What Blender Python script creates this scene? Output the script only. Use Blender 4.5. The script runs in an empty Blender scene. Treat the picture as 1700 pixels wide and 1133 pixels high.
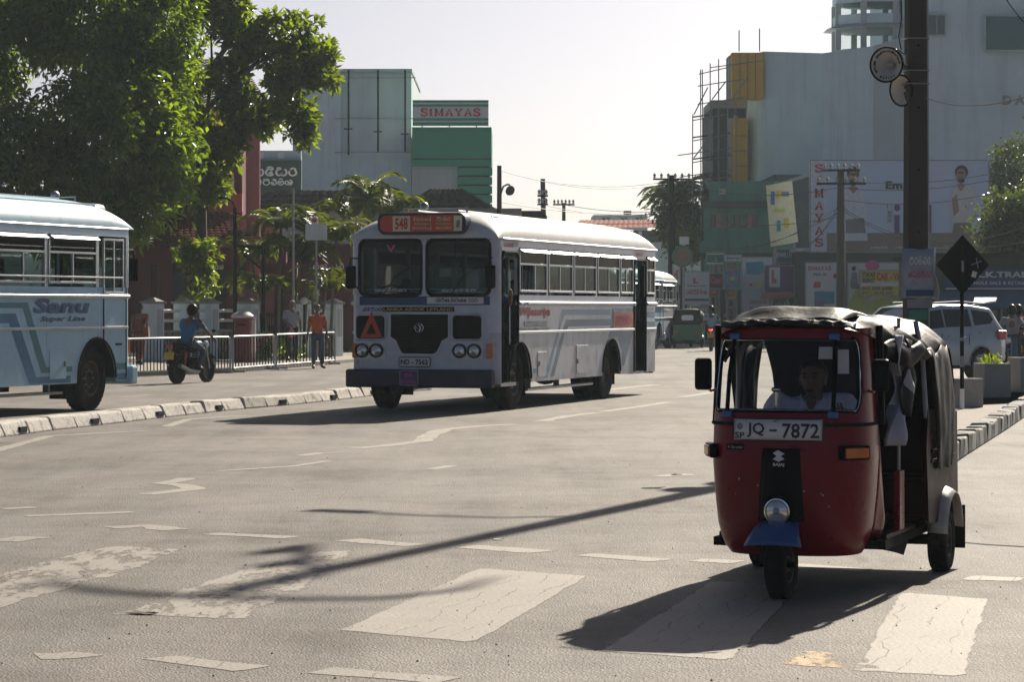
import bpy, bmesh, math, random
import numpy as np
from mathutils import Vector, Matrix, noise as mnoise
random.seed(7)
rng = np.random.default_rng(11)
S = bpy.context.scene
C = S.collection
R_ = math.radians
# ------------------------------------------------------------------ camera, light
FPX, HC, HY = 4600.0, 1.68, 512.0            # focal length in photo pixels, eye height, horizon row
cam = bpy.data.cameras.new('camera'); camo = bpy.data.objects.new('camera', cam); C.objects.link(camo)
cam.sensor_width = 36; cam.lens = FPX/1700*36; cam.sensor_fit = 'HORIZONTAL'
cam.shift_y = -(566.5-HY)/1700
cam.clip_end = 3000; cam.clip_start = .2
camo.location = (0, 0, HC); camo.rotation_euler = (R_(90), 0, 0)
S.camera = camo
SUN_EL, SUN_AZ = R_(30), math.atan2(.36, .933)
W_ = bpy.data.worlds.new('World'); S.world = W_; W_.use_nodes = True
nt = W_.node_tree; nt.nodes.clear()
sky = nt.nodes.new('ShaderNodeTexSky'); sky.sky_type = 'NISHITA'; sky.sun_disc = False
sky.sun_elevation = SUN_EL; sky.sun_rotation = SUN_AZ; sky.air_density = .35; sky.dust_density = 1.7; sky.ozone_density = 1.0
bg = nt.nodes.new('ShaderNodeBackground'); bg.inputs[1].default_value = .05
wo = nt.nodes.new('ShaderNodeOutputWorld')
nt.links.new(sky.outputs[0], bg.inputs[0]); nt.links.new(bg.outputs[0], wo.inputs[0])
sl = bpy.data.lights.new('sun', 'SUN'); sl.energy = 5.0; sl.angle = R_(.6); sl.color = (1, .905, .755)
so = bpy.data.objects.new('sun', sl); C.objects.link(so)
so.rotation_euler = Vector((-math.sin(SUN_AZ)*math.cos(SUN_EL), -math.cos(SUN_AZ)*math.cos(SUN_EL), -math.sin(SUN_EL))).to_track_quat('-Z', 'Y').to_euler()
vs = S.view_settings; vs.view_transform = 'Standard'; vs.look = 'None'; vs.gamma = 1; vs.exposure = 0.58; vs.use_curve_mapping = False
S.cycles.max_bounces = 8; S.cycles.transparent_max_bounces = 16; S.cycles.volume_bounces = 0
S.cycles.caustics_reflective = False; S.cycles.caustics_refractive = False
S.cycles.use_denoising = True

# ------------------------------------------------------------------ helpers
def W(x, y, Y): return Vector(((x-850)/FPX*Y, Y, HC+(HY-y)/FPX*Y))          # photo pixel at a known distance
def G(x, y, z=0.0):                                                        # photo pixel on the ground
    Y = FPX*(HC-z)/(y-HY); return Vector(((x-850)/FPX*Y, Y, z))
def frame(o, u, v):
    u = Vector(u).normalized(); v = Vector(v).normalized(); return Vector(o), u, v, u.cross(v)
class MB:
    def __init__(s): s.v = []; s.f = []; s.m = []
    def add(s, vs, fs, mi=0):
        b = len(s.v); s.v += [tuple(p) for p in vs]
        for f in fs: s.f.append([b+i for i in f]); s.m.append(mi)
        return s
    def box(s, c, d, mi=0, R=None, taper=1.0):
        x, y, z = d[0]/2, d[1]/2, d[2]/2; c = Vector(c); t = taper
        P = [Vector(q) for q in ((-x,-y,-z),(x,-y,-z),(x,y,-z),(-x,y,-z),(-x*t,-y*t,z),(x*t,-y*t,z),(x*t,y*t,z),(-x*t,y*t,z))]
        if R: P = [R @ p for p in P]
        return s.add([c+p for p in P], [(3,2,1,0),(4,5,6,7),(0,1,5,4),(1,2,6,5),(2,3,7,6),(3,0,4,7)], mi)
    def bx(s, x0, x1, y0, y1, z0, z1, mi=0): return s.box(((x0+x1)/2,(y0+y1)/2,(z0+z1)/2), (abs(x1-x0),abs(y1-y0),abs(z1-z0)), mi)
    def cyl(s, a, b, r0, r1=None, n=12, mi=0, caps=True):
        return s.tube([a, b], [r0, r0 if r1 is None else r1], n, mi, caps)
    def tube(s, pts, r, n=6, mi=0, caps=True, closed=False, flat=1.0):
        pts = [Vector(p) for p in pts]; k = len(pts)
        rs = r if isinstance(r, (list, tuple)) else [r]*k
        b = len(s.v); prev = None
        for i, p in enumerate(pts):
            if closed: t = pts[(i+1) % k]-pts[i-1]
            else: t = pts[min(i+1,k-1)]-pts[max(i-1,0)]
            t = t.normalized() if t.length > 1e-9 else Vector((0,0,1))
            if prev is None:
                a = Vector((0,0,1)) if abs(t.z) < .9 else Vector((1,0,0))
                u = t.cross(a).normalized()
            else:
                u = (prev-t*prev.dot(t)); u = u.normalized() if u.length > 1e-6 else t.orthogonal().normalized()
            prev = u; w = t.cross(u)
            for j in range(n):
                a = 2*math.pi*j/n
                s.v.append(tuple(p+u*math.cos(a)*rs[i]+w*math.sin(a)*rs[i]*flat))
        for i in range(k if closed else k-1):
            i2 = (i+1) % k
            for j in range(n):
                j2 = (j+1) % n
                s.f.append([b+i*n+j, b+i*n+j2, b+i2*n+j2, b+i2*n+j]); s.m.append(mi)
        if caps and not closed:
            s.f.append([b+j for j in range(n)][::-1]); s.m.append(mi)
            s.f.append([b+(k-1)*n+j for j in range(n)]); s.m.append(mi)
        return s
    def lathe(s, prof, o, ax, n=24, mi=0, a0=0, a1=2*math.pi):
        # prof: list of (radius, height along axis)
        o = Vector(o); ax = Vector(ax).normalized(); u = ax.orthogonal().normalized(); w = ax.cross(u); b = len(s.v); k = len(prof)
        for j in range(n):
            a = a0+(a1-a0)*j/n
            d = u*math.cos(a)+w*math.sin(a)
            for r, h in prof: s.v.append(tuple(o+ax*h+d*r))
        for j in range(n):
            j2 = (j+1) % n
            for i in range(k-1):
                s.f.append([b+j*k+i, b+j2*k+i, b+j2*k+i+1, b+j*k+i+1]); s.m.append(mi)
        return s
    def prism(s, poly, o, u, v, depth, mi=0):
        # 2-D outline in the plane (o,u,v), from there back by depth along -(u x v)
        o, u, v, n = frame(o, u, v); k = len(poly)
        a = [o+u*p[0]+v*p[1] for p in poly]; c = [p-n*depth for p in a]
        return s.add(a+c, [list(range(k)), list(range(2*k-1, k-1, -1))]+[[(i+1) % k, i, k+i, k+(i+1) % k] for i in range(k)], mi)
    def grid(s, fn, nu, nv, mask=None, mi=0, cu=False):
        b = len(s.v)
        for i in range(nu):
            for j in range(nv): s.v.append(tuple(fn(i/(nu-1), j/(nv-1))))
        for i in range(nu-1):
            for j in range(nv-1):
                if mask and not mask((i+.5)/(nu-1), (j+.5)/(nv-1)): continue
                s.f.append([b+i*nv+j, b+(i+1)*nv+j, b+(i+1)*nv+j+1, b+i*nv+j+1]); s.m.append(mi)
        return s
    def ell(s, c, r, nu=12, nv=8, mi=0, R=None):
        c = Vector(c); b = len(s.v)
        for j in range(nv+1):
            t = math.pi*j/nv
            for i in range(nu):
                a = 2*math.pi*i/nu
                p = Vector((r[0]*math.sin(t)*math.cos(a), r[1]*math.sin(t)*math.sin(a), r[2]*math.cos(t)))
                s.v.append(tuple(c+(R @ p if R else p)))
        for j in range(nv):
            for i in range(nu):
                i2 = (i+1) % nu
                s.f.append([b+j*nu+i, b+(j+1)*nu+i, b+(j+1)*nu+i2, b+j*nu+i2]); s.m.append(mi)
        return s
    def build(s, name, mat, parent=None, smooth=None, bevel=0, solid=0):
        me = bpy.data.meshes.new(name); me.from_pydata(s.v, [], s.f)
        mats = mat if isinstance(mat, (list, tuple)) else [mat]
        for m in mats: me.materials.append(M[m] if isinstance(m, str) else m)
        if len(mats) > 1: me.polygons.foreach_set('material_index', s.m)
        if smooth is not None:
            me.shade_smooth()
            if smooth < 180: me.set_sharp_from_angle(angle=R_(smooth))
        o = bpy.data.objects.new(name, me); C.objects.link(o)
        if parent: o.parent = parent
        if solid:
            d = o.modifiers.new('s', 'SOLIDIFY'); d.thickness = solid; d.offset = -1
        if bevel:
            d = o.modifiers.new('b', 'BEVEL'); d.width = bevel; d.segments = 2; d.limit_method = 'ANGLE'; d.angle_limit = R_(40)
        return o
def tag(o, label, cat, group=None):
    o['label'] = label; o['category'] = cat
    if group: o['group'] = group
    return o
def thing(name, label, cat, loc=(0,0,0), rz=0, group=None):
    o = bpy.data.objects.new(name, None); C.objects.link(o); o.location = loc; o.rotation_euler = (0, 0, rz); o.empty_display_size = .3
    return tag(o, label, cat, group)
def struct(o): o['kind'] = 'structure'; return o
def stuff(o): o['kind'] = 'stuff'; return o
def copy_tree(o, parent=None):
    c = o.copy(); C.objects.link(c); c.parent = parent
    for ch in list(o.children): copy_tree(ch, c)
    return c
def rrect(w, h, r, n=5, cx=0, cy=0):
    P = []
    for qx, qy, a in ((w/2-r, h/2-r, 0), (-w/2+r, h/2-r, 90), (-w/2+r, -h/2+r, 180), (w/2-r, -h/2+r, 270)):
        for i in range(n+1):
            t = R_(a+90*i/n); P.append((cx+qx+r*math.cos(t), cy+qy+r*math.sin(t)))
    return P
def circ(r, n=20, cx=0, cy=0): return [(cx+r*math.cos(2*math.pi*i/n), cy+r*math.sin(2*math.pi*i/n)) for i in range(n)]
def on_plane(poly, o, u, v, d=0):
    o, u, v, n = frame(o, u, v); return [o+u*p[0]+v*p[1]+n*d for p in poly]
def text_mesh(s, bold=0, shear=0, serif=False):
    c = bpy.data.curves.new('t', 'FONT'); c.body = s; c.size = 1; c.offset = bold; c.shear = shear; c.resolution_u = 2; c.align_x = 'LEFT'
    o = bpy.data.objects.new('t', c); C.objects.link(o)
    dg = bpy.context.evaluated_depsgraph_get(); ev = o.evaluated_get(dg)
    me = ev.to_mesh(); vs = [tuple(v.co) for v in me.vertices]; fs = [list(p.vertices) for p in me.polygons]; ev.to_mesh_clear()
    bpy.data.objects.remove(o); bpy.data.curves.remove(c)
    return vs, fs
def text(parent, s, o, u, v, w, h, mat, name='lettering', bold=.02, shear=0, d=.004, slab=0):
    """flat lettering fitted into w x h, lower left corner at o"""
    if slab: vs, fs = slab_text(s)
    else: vs, fs = text_mesh(s, bold, shear)
    if not vs: return None
    x0 = min(p[0] for p in vs); x1 = max(p[0] for p in vs); y0 = min(p[1] for p in vs); y1 = max(p[1] for p in vs)
    sx = w/max(x1-x0, 1e-4); sy = h/max(y1-y0, 1e-4)
    o, u, v, n = frame(o, u, v)
    m = MB(); m.add([o+u*(p[0]-x0)*sx+v*(p[1]-y0)*sy+n*d for p in vs], fs)
    return m.build(name, mat, parent)
def ribbon(pts, w):
    """2-D polyline to a strip of quads"""
    V = []; F = []; k = len(pts)
    for i, p in enumerate(pts):
        a = pts[max(i-1, 0)]; b = pts[min(i+1, k-1)]
        t = Vector((b[0]-a[0], b[1]-a[1])); t = t.normalized() if t.length > 1e-9 else Vector((1, 0))
        V += [(p[0]-t.y*w/2, p[1]+t.x*w/2, 0), (p[0]+t.y*w/2, p[1]-t.x*w/2, 0)]
    for i in range(k-1): F.append([2*i, 2*i+1, 2*i+3, 2*i+2])
    return V, F
SLAB = {'S': (.72, [[(.62,.74),(.58,.9),(.36,1),(.14,.92),(.1,.74),(.2,.6),(.5,.46),(.64,.3),(.6,.12),(.36,0),(.12,.08),(.08,.26)]]),
 'I': (.44, [[(.22,0),(.22,1)],[(.04,.04),(.4,.04)],[(.04,.96),(.4,.96)]]),
 'M': (1.0, [[(.18,0),(.18,1)],[(.18,1),(.5,.1),(.82,1)],[(.82,1),(.82,0)],[(.02,.04),(.34,.04)],[(.66,.04),(.98,.04)],[(.04,.96),(.24,.96)],[(.76,.96),(.96,.96)]]),
 'A': (.86, [[(.14,.0),(.43,1),(.72,0)],[(.24,.32),(.62,.32)],[(0,.04),(.28,.04)],[(.56,.04),(.86,.04)]]),
 'Y': (.84, [[(.12,1),(.42,.45),(.72,1)],[(.42,.45),(.42,0)],[(.24,.04),(.6,.04)],[(0,.96),(.26,.96)],[(.58,.96),(.84,.96)]])}
def slab_text(s):
    x = 0; V = []; F = []
    for ch in s:
        w, L = SLAB[ch]
        for pl in L:
            thick = .2 if len(pl) > 2 or abs(pl[0][0]-pl[1][0]) < .4 and pl[0][1] != pl[1][1] else .09
            v, f = ribbon([(x+p[0], p[1]) for p in pl], thick); b = len(V); V += v; F += [[b+i for i in q] for q in f]
        x += w+.08
    return V, F
# Sinhala letters drawn as pen strokes: unit height, (width, strokes)
def arc(cx, cy, rx, ry, a0, a1, n=9): return [(cx+rx*math.cos(R_(a0+(a1-a0)*i/n)), cy+ry*math.sin(R_(a0+(a1-a0)*i/n))) for i in range(n+1)]
SIN = {'r': (.6, [arc(.3,.35,.27,.33,150,390)+arc(.33,.66,.16,.13,-40,200)]),
 't': (.75, [arc(.38,.36,.34,.34,120,420)+[(.42,.55)], arc(.36,.42,.12,.12,0,300), arc(.38,.8,.2,.14,20,160)]),
 'm': (.8, [arc(.4,.36,.36,.35,100,440), arc(.25,.76,.13,.13,-60,230), arc(.56,.76,.13,.13,-50,240), [(.32,.66),(.5,.66)]]),
 'd': (.66, [arc(.34,.36,.3,.34,60,330), arc(.34,.74,.2,.18,-80,170), arc(.4,.3,.1,.1,0,350)]),
 'k': (.85, [arc(.24,.38,.2,.3,30,330), arc(.6,.38,.2,.3,-150,150), [(.42,.2),(.42,.7)], arc(.42,.76,.16,.12,0,180)]),
 'v': (.66, [arc(.34,.36,.3,.34,-200,100), arc(.22,.3,.12,.12,0,360), arc(.4,.74,.18,.12,-30,190)]),
 'l': (.85, [arc(.22,.35,.18,.3,0,360), arc(.58,.4,.24,.36,-170,110), arc(.58,.34,.1,.1,0,360)]),
 'h': (.7, [arc(.35,.36,.31,.33,-220,40), [(.08,.6),(.3,.66)], arc(.48,.68,.16,.16,-40,200)]),
 'y': (.85, [arc(.24,.34,.2,.3,90,360), arc(.6,.36,.2,.34,180,440), arc(.24,.74,.12,.1,0,360)]),
 's': (.85, [arc(.24,.36,.2,.3,60,360), arc(.62,.36,.2,.3,-180,120), [(.04,.2),(.82,.2)], arc(.44,.76,.16,.12,0,200)]),
 'n': (.7, [arc(.35,.36,.3,.34,-120,180), arc(.24,.62,.12,.12,0,330)]),
 'A': (.34, [arc(.06,.5,.16,.3,60,-60), [(.16,.2),(.14,.05)]]),
 'E': (.34, [arc(.17,.36,.13,.3,-140,150), arc(.17,.3,.07,.07,0,360)]),
 'i': (0, [arc(-.3,.98,.22,.12,10,190)]), 'u': (0, [arc(-.3,-.12,.16,.1,180,370)]), ' ': (.5, []), ',': (.25, [[(.1,.05),(.05,-.12)]]), '.': (.2, [[(.08,.0),(.12,.02)]])}
def sinhala(parent, s, o, u, v, w, h, mat, pen=.13, d=.004, name='lettering', shear=0):
    x = 0; V = []; F = []
    for ch in s:
        wd, L = SIN[ch]
        for pl in L:
            a, f = ribbon([(x+p[0]+p[1]*shear, p[1]) for p in pl], pen); b = len(V); V += a; F += [[b+i for i in q] for q in f]
        x += wd+(.1 if wd else 0)
    y0 = min(p[1] for p in V); y1 = max(p[1] for p in V); sx = w/x; sy = h/(y1-y0)
    o, u, v, n = frame(o, u, v)
    return MB().add([o+u*p[0]*sx+v*(p[1]-y0)*sy+n*d for p in V], F).build(name, mat, parent)

# ------------------------------------------------------------------ materials
M = {}
def nodes(name):
    m = bpy.data.materials.new(name); m.use_nodes = True; t = m.node_tree; t.nodes.clear(); M[name] = m
    return m, t, lambda k, **kw: mk(t, k, **kw)
def mk(t, k, **kw):
    n = t.nodes.new(k)
    for a, b in kw.items():
        if a.startswith('i_'):
            key = a[2:]; key = int(key) if key.isdigit() else key.replace('_', ' ')
            n.inputs[key].default_value = b
        else: setattr(n, a, b)
    return n
def mat(name, col, rough=.6, metal=0, var=.18, scale=6, bump=0, bscale=60, dirt=None, damt=.35, dscale=2.5, coat=0, spec=.5, stretch=None, emit=0, streak=0):
    """plain surface with tone variation, optional dirt patches, fine relief"""
    m, t, N = nodes(name); L = t.links.new
    out = N('ShaderNodeOutputMaterial'); b = N('ShaderNodeBsdfPrincipled'); L(b.outputs[0], out.inputs[0])
    tc = N('ShaderNodeTexCoord'); src = tc.outputs['Object']
    if stretch:
        mp = N('ShaderNodeMapping'); mp.inputs['Scale'].default_value = stretch; L(src, mp.inputs[0]); src = mp.outputs[0]
    no = N('ShaderNodeTexNoise', i_Scale=scale, i_Detail=5, i_Roughness=.65); L(src, no.inputs['Vector'])
    mr = N('ShaderNodeMapRange', i_1=.25, i_2=.75, i_3=1-var, i_4=1+var); L(no.outputs[0], mr.inputs[0])
    mul = N('ShaderNodeMixRGB', blend_type='MULTIPLY'); mul.inputs[0].default_value = 1; mul.inputs[1].default_value = (*col, 1); L(mr.outputs[0], mul.inputs[2])
    c = mul.outputs[0]
    if dirt:
        n2 = N('ShaderNodeTexNoise', i_Scale=dscale, i_Detail=8, i_Roughness=.7); L(src, n2.inputs['Vector'])
        m2 = N('ShaderNodeMapRange', i_1=.48, i_2=.72, i_3=0, i_4=damt); L(n2.outputs[0], m2.inputs[0])
        mx = N('ShaderNodeMixRGB'); L(m2.outputs[0], mx.inputs[0]); L(c, mx.inputs[1]); mx.inputs[2].default_value = (*dirt, 1); c = mx.outputs[0]
    if streak:
        mp = N('ShaderNodeMapping'); mp.inputs['Scale'].default_value = (1, 1, .06); L(tc.outputs['Object'], mp.inputs[0])
        n3 = N('ShaderNodeTexNoise', i_Scale=1.6, i_Detail=6, i_Roughness=.7); L(mp.outputs[0], n3.inputs['Vector'])
        m3 = N('ShaderNodeMapRange', i_1=.5, i_2=.75, i_3=1, i_4=1-streak); L(n3.outputs[0], m3.inputs[0])
        mx = N('ShaderNodeMixRGB', blend_type='MULTIPLY'); mx.inputs[0].default_value = 1; L(c, mx.inputs[1]); L(m3.outputs[0], mx.inputs[2]); c = mx.outputs[0]
    L(c, b.inputs['Base Color'])
    b.inputs['Metallic'].default_value = metal; b.inputs['Specular IOR Level'].default_value = spec; b.inputs['Coat Weight'].default_value = coat
    r = N('ShaderNodeMapRange', i_1=.2, i_2=.8, i_3=max(rough-.1, .03), i_4=min(rough+.12, 1)); L(no.outputs[0], r.inputs[0]); L(r.outputs[0], b.inputs['Roughness'])
    if bump:
        n4 = N('ShaderNodeTexNoise', i_Scale=bscale, i_Detail=4, i_Roughness=.6); L(src, n4.inputs['Vector'])
        bp = N('ShaderNodeBump', i_Strength=bump, i_Distance=.02); L(n4.outputs[0], bp.inputs['Height']); L(bp.outputs[0], b.inputs['Normal'])
    if emit: b.inputs['Emission Color'].default_value = (*col, 1); b.inputs['Emission Strength'].default_value = emit
    return m
def glass(name, tint=(.5,.55,.55), refl=1.0, dust=.06, rough=.03):
    """thin pane: tinted see-through, mirror by angle, a film of dust"""
    m, t, N = nodes(name); L = t.links.new
    out = N('ShaderNodeOutputMaterial'); tr = N('ShaderNodeBsdfTransparent', i_Color=(*tint, 1)); gl = N('ShaderNodeBsdfGlossy', i_Roughness=rough)
    ge = N('ShaderNodeNewGeometry'); dt = N('ShaderNodeVectorMath', operation='DOT_PRODUCT'); L(ge.outputs['Normal'], dt.inputs[0]); L(ge.outputs['Incoming'], dt.inputs[1])
    ab = N('ShaderNodeMath', operation='ABSOLUTE'); L(dt.outputs['Value'], ab.inputs[0]); om = N('ShaderNodeMath', operation='SUBTRACT', i_0=1.0); L(ab.outputs[0], om.inputs[1])
    pw = N('ShaderNodeMath', operation='POWER', i_1=5.0); L(om.outputs[0], pw.inputs[0]); mu = N('ShaderNodeMath', operation='MULTIPLY_ADD', i_1=.95*refl, i_2=.04*refl); L(pw.outputs[0], mu.inputs[0])
    m1 = N('ShaderNodeMixShader'); L(mu.outputs[0], m1.inputs[0]); L(tr.outputs[0], m1.inputs[1]); L(gl.outputs[0], m1.inputs[2])
    tc = N('ShaderNodeTexCoord'); no = N('ShaderNodeTexNoise', i_Scale=4, i_Detail=6); L(tc.outputs['Object'], no.inputs['Vector'])
    mr = N('ShaderNodeMapRange', i_1=.3, i_2=.75, i_3=dust*.3, i_4=dust*1.8); L(no.outputs[0], mr.inputs[0])
    df = N('ShaderNodeBsdfDiffuse', i_Color=(.55,.52,.47,1)); m2 = N('ShaderNodeMixShader')
    L(mr.outputs[0], m2.inputs[0]); L(m1.outputs[0], m2.inputs[1]); L(df.outputs[0], m2.inputs[2]); L(m2.outputs[0], out.inputs[0])
    return m
def leafmat(name, c1, c2, trans=.55, gloss=.9):
    m, t, N = nodes(name); L = t.links.new
    out = N('ShaderNodeOutputMaterial'); b = N('ShaderNodeBsdfPrincipled', i_Roughness=.34); b.inputs['Specular IOR Level'].default_value = gloss
    tr = N('ShaderNodeBsdfTranslucent'); ms = N('ShaderNodeMixShader'); ms.inputs[0].default_value = trans
    oi = N('ShaderNodeTexCoord'); no = N('ShaderNodeTexNoise', i_Scale=1.3, i_Detail=4); L(oi.outputs['Object'], no.inputs['Vector'])
    at = N('ShaderNodeAttribute', attribute_name='tone')
    ad = N('ShaderNodeMath', operation='MULTIPLY_ADD', i_1=.5); L(no.outputs[0], ad.inputs[0]); 
    m5 = N('ShaderNodeMath', operation='MULTIPLY', i_1=.6); L(at.outputs['Fac'], m5.inputs[0]); L(m5.outputs[0], ad.inputs[2])
    cr = N('ShaderNodeMixRGB'); L(ad.outputs[0], cr.inputs[0]); cr.inputs[1].default_value = (*c1, 1); cr.inputs[2].default_value = (*c2, 1)
    L(cr.outputs[0], b.inputs['Base Color'])
    hs = N('ShaderNodeMixRGB', blend_type='MULTIPLY'); hs.inputs[0].default_value = 1; L(cr.outputs[0], hs.inputs[1]); hs.inputs[2].default_value = (5.2, 4.3, .6, 1); L(hs.outputs[0], tr.inputs[0])
    L(b.outputs[0], ms.inputs[1]); L(tr.outputs[0], ms.inputs[2]); L(ms.outputs[0], out.inputs[0])
    return m
mat('black_paint', (.0045,.0045,.006), .35, var=.25, spec=.07)
mat('black_rubber', (.011,.011,.012), .85, var=.3, bump=.2, dirt=(.05,.045,.035), damt=.35, dscale=5, spec=.12)
mat('tyre', (.016,.015,.015), .9, spec=.15, var=.3, bump=.3, dirt=(.1,.09,.07), damt=.6, dscale=7)
mat('rim', (.10,.085,.08), .7, .2, var=.4, dirt=(.12,.08,.05), damt=.6)
mat('alloy', (.55,.56,.57), .35, .8)
mat('chrome', (.75,.75,.74), .15, 1, var=.05)
mat('steel', (.33,.34,.35), .45, .7, dirt=(.15,.1,.07), damt=.3)
mat('alu', (.58,.6,.62), .4, .55, var=.12)
mat('navy', (.016,.018,.05), .5, var=.2, dirt=(.1,.09,.08))
mat('white_paint', (.62,.66,.74), .4, var=.08, dirt=(.34,.31,.27), damt=.45, coat=.15, streak=.15, bump=.06, bscale=3)
mat('white_lower', (.56,.585,.64), .45, var=.1, dirt=(.22,.18,.14), damt=.7, dscale=3, coat=.1, streak=.25, bump=.06, bscale=3)
mat('roof_white', (.72,.71,.69), .45, var=.08, dirt=(.5,.45,.4), damt=.4)
mat('pale_blue', (.42,.68,.86), .4, var=.07, dirt=(.3,.3,.29), damt=.3, coat=.2)
mat('pale_blue_roof', (.40,.58,.68), .45, var=.1, dirt=(.32,.3,.27), damt=.35)
mat('teal_stripe', (.06,.24,.28), .4)
mat('blue_stripe', (.06,.22,.38), .4)
mat('dark_blue', (.03,.07,.17), .4)
mat('grey_blue', (.08,.16,.25), .45)
mat('interior', (.16,.17,.18), .7)
mat('lining', (.07,.07,.075), .8)
mat('seat_fabric', (.05,.06,.09), .8)
mat('orange_lens', (.65,.16,.02), .2, coat=.5)
mat('red_lens', (.6,.02,.03), .2, coat=.5)
mat('tail_glow', (.9,.05,.02), .3, emit=1.5)
mat('lamp_glass', (.7,.72,.72), .08, .6, var=.05, coat=1)
mat('sign_red', (.58,.06,.03), .45)
mat('sign_orange', (.62,.075,.03), .45)
mat('cream', (.78,.70,.42), .5)
mat('yellow', (.72,.52,.05), .5)
mat('white_print', (.75,.75,.73), .5, var=.04)
mat('black_print', (.015,.015,.018), .5)
mat('red_print', (.6,.025,.035), .5)
mat('blue_print', (.05,.16,.38), .5)
mat('purple_print', (.14,.04,.2), .5)
mat('gold', (.5,.36,.1), .4, .5)
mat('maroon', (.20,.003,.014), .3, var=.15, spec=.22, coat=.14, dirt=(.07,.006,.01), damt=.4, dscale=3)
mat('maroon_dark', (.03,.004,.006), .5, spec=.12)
mat('tuk_blue', (.03,.09,.26), .4, coat=.4)
mat('canvas', (.010,.010,.012), .5, var=.3, bump=.35, bscale=9, dirt=(.03,.028,.024), damt=.3, spec=.12)
mat('grey_sheet', (.36,.36,.42), .6, bump=.2, bscale=12)
mat('dull_white', (.55,.53,.5), .5, dirt=(.25,.2,.16), damt=.5)
mat('concrete', (.36,.35,.33), .85, var=.2, bump=.3, dirt=(.15,.14,.12), damt=.55, dscale=3)
mat('concrete_pole', (.075,.066,.06), .9, var=.25, bump=.4, dirt=(.06,.05,.045), damt=.6, dscale=3, streak=.4)
mat('kerb_white', (.62,.58,.53), .85, var=.25, bump=.7, bscale=18, dirt=(.06,.055,.05), damt=.95, dscale=6)
mat('kerb_black', (.07,.07,.07), .8, var=.2, bump=.4, dirt=(.3,.28,.25), damt=.6, dscale=3)
mat('paving', (.36,.32,.28), .9, var=.2, bump=.3, dirt=(.2,.18,.15), damt=.5)
mat('stone', (.30,.27,.23), .9, var=.35, scale=3, bump=.4)
mat('mortar', (.2,.19,.17), .95)
mat('grey_wall', (.70,.82,.86), .9, var=.05, scale=1.2, dirt=(.56,.64,.67), damt=.6, dscale=.2, streak=.24, bump=.08)
mat('grey_wall_b', (.53,.61,.64), .9, var=.06, scale=1.2, dirt=(.26,.33,.36), damt=.4, dscale=.3, streak=.12)
mat('white_wall', (.55,.57,.57), .9, var=.06, scale=1, streak=.3, dirt=(.4,.4,.38), damt=.4, dscale=.5)
mat('green_clad', (.015,.33,.19), .5, var=.06, scale=.6, streak=.15)
mat('green_wall', (.06,.26,.20), .75, var=.12, scale=1, streak=.4, dirt=(.05,.08,.07), damt=.5, dscale=.6)
mat('green_dark', (.02,.06,.045), .8, streak=.3)
mat('yellow_panel', (.85,.46,.05), .6, var=.08, scale=.8, streak=.2)
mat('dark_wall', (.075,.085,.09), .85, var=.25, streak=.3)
mat('dark_glass', (.008,.011,.013), .12, var=.1, spec=.25)
mat('teal_glass', (.03,.12,.13), .2, var=.1)
mat('red_wall', (.14,.022,.032), .8, var=.12, scale=1.5, streak=.3, dirt=(.12,.03,.03), damt=.4)
mat('pink_wall', (.48,.16,.17), .8, var=.1, scale=1.5, streak=.25)
mat('tile', (.17,.075,.055), .9, spec=0, var=.35, scale=2, dirt=(.07,.06,.05), damt=.6, dscale=1.5)
mat('dark_tile', (.03,.024,.023), .95, var=.3, dirt=(.07,.05,.045), damt=.4, dscale=.8, spec=0)
mat('pink_tin', (.5,.29,.25), .7, spec=0, var=.1, streak=.2)
mat('bark', (.07,.055,.045), .95, var=.35, bump=.6, bscale=14)
mat('palm_bark', (.13,.14,.09), .85, var=.3, bump=.4)
mat('wire', (.02,.02,.02), .6)
mat('skin', (.20,.10,.06), .5, var=.08)
mat('hair', (.012,.01,.009), .6, var=.2)
mat('grey_hair', (.45,.44,.42), .7)
mat('poster', (.34,.38,.42), .7, var=.3, scale=12, dirt=(.1,.16,.25), damt=.7, dscale=6)
mat('paper', (.6,.6,.58), .7, var=.1)
mat('billboard', (.62,.74,.92), .55, var=.05, scale=.6)
mat('taupe', (.28,.21,.18), .6, var=.08)
mat('sign_board', (.6,.67,.7), .6, var=.1, scale=2)
mat('blue_sign', (.04,.07,.2), .5)
mat('blue_awning', (.06,.12,.24), .6, streak=.2)
mat('silver', (.34,.39,.43), .32, .4, var=.05, coat=.6)
mat('horn_white', (.6,.58,.52), .45, var=.12, dirt=(.3,.22,.12), damt=.45)
mat('post_red', (.15,.012,.014), .5)
mat('wood', (.1,.05,.03), .7)
def shirt(name, c): return mat(name, c, .85, var=.12, scale=9, bump=.25, bscale=14)
for n_, c_ in (('orange_shirt',(.62,.12,.03)),('blue_shirt',(.02,.16,.30)),('grey_shirt',(.36,.35,.40)),('white_shirt',(.84,.80,.88)),('jeans',(.06,.085,.13)),('dark_trousers',(.03,.035,.05)),
               ('pale_shirt',(.40,.50,.58)),('royal_shirt',(.03,.05,.25)),('rust_dress',(.2,.06,.04)),('pink_shirt',(.5,.08,.2)),('brown_leather',(.18,.07,.035)),('pink_plastic',(.8,.2,.3))): shirt(n_, c_)
glass('clear_glass', (.82,.87,.86), 1.0, .03)
glass('bus_glass', (.5,.58,.57), .24, .02)
glass('tint_glass', (.08,.10,.10), .22, .015)
glass('tuk_glass', (.95,.96,.96), .7, .012)
leafmat('leaf_dark', (.012,.034,.009), (.08,.135,.016))
leafmat('leaf_almond', (.014,.04,.012), (.085,.125,.02))
leafmat('leaf_palm', (.025,.055,.014), (.075,.095,.016), .5, .4)
leafmat('leaf_far', (.02,.045,.025), (.05,.08,.035), .25)
leafmat('grass_green', (.035,.075,.015), (.09,.13,.03))
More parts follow.
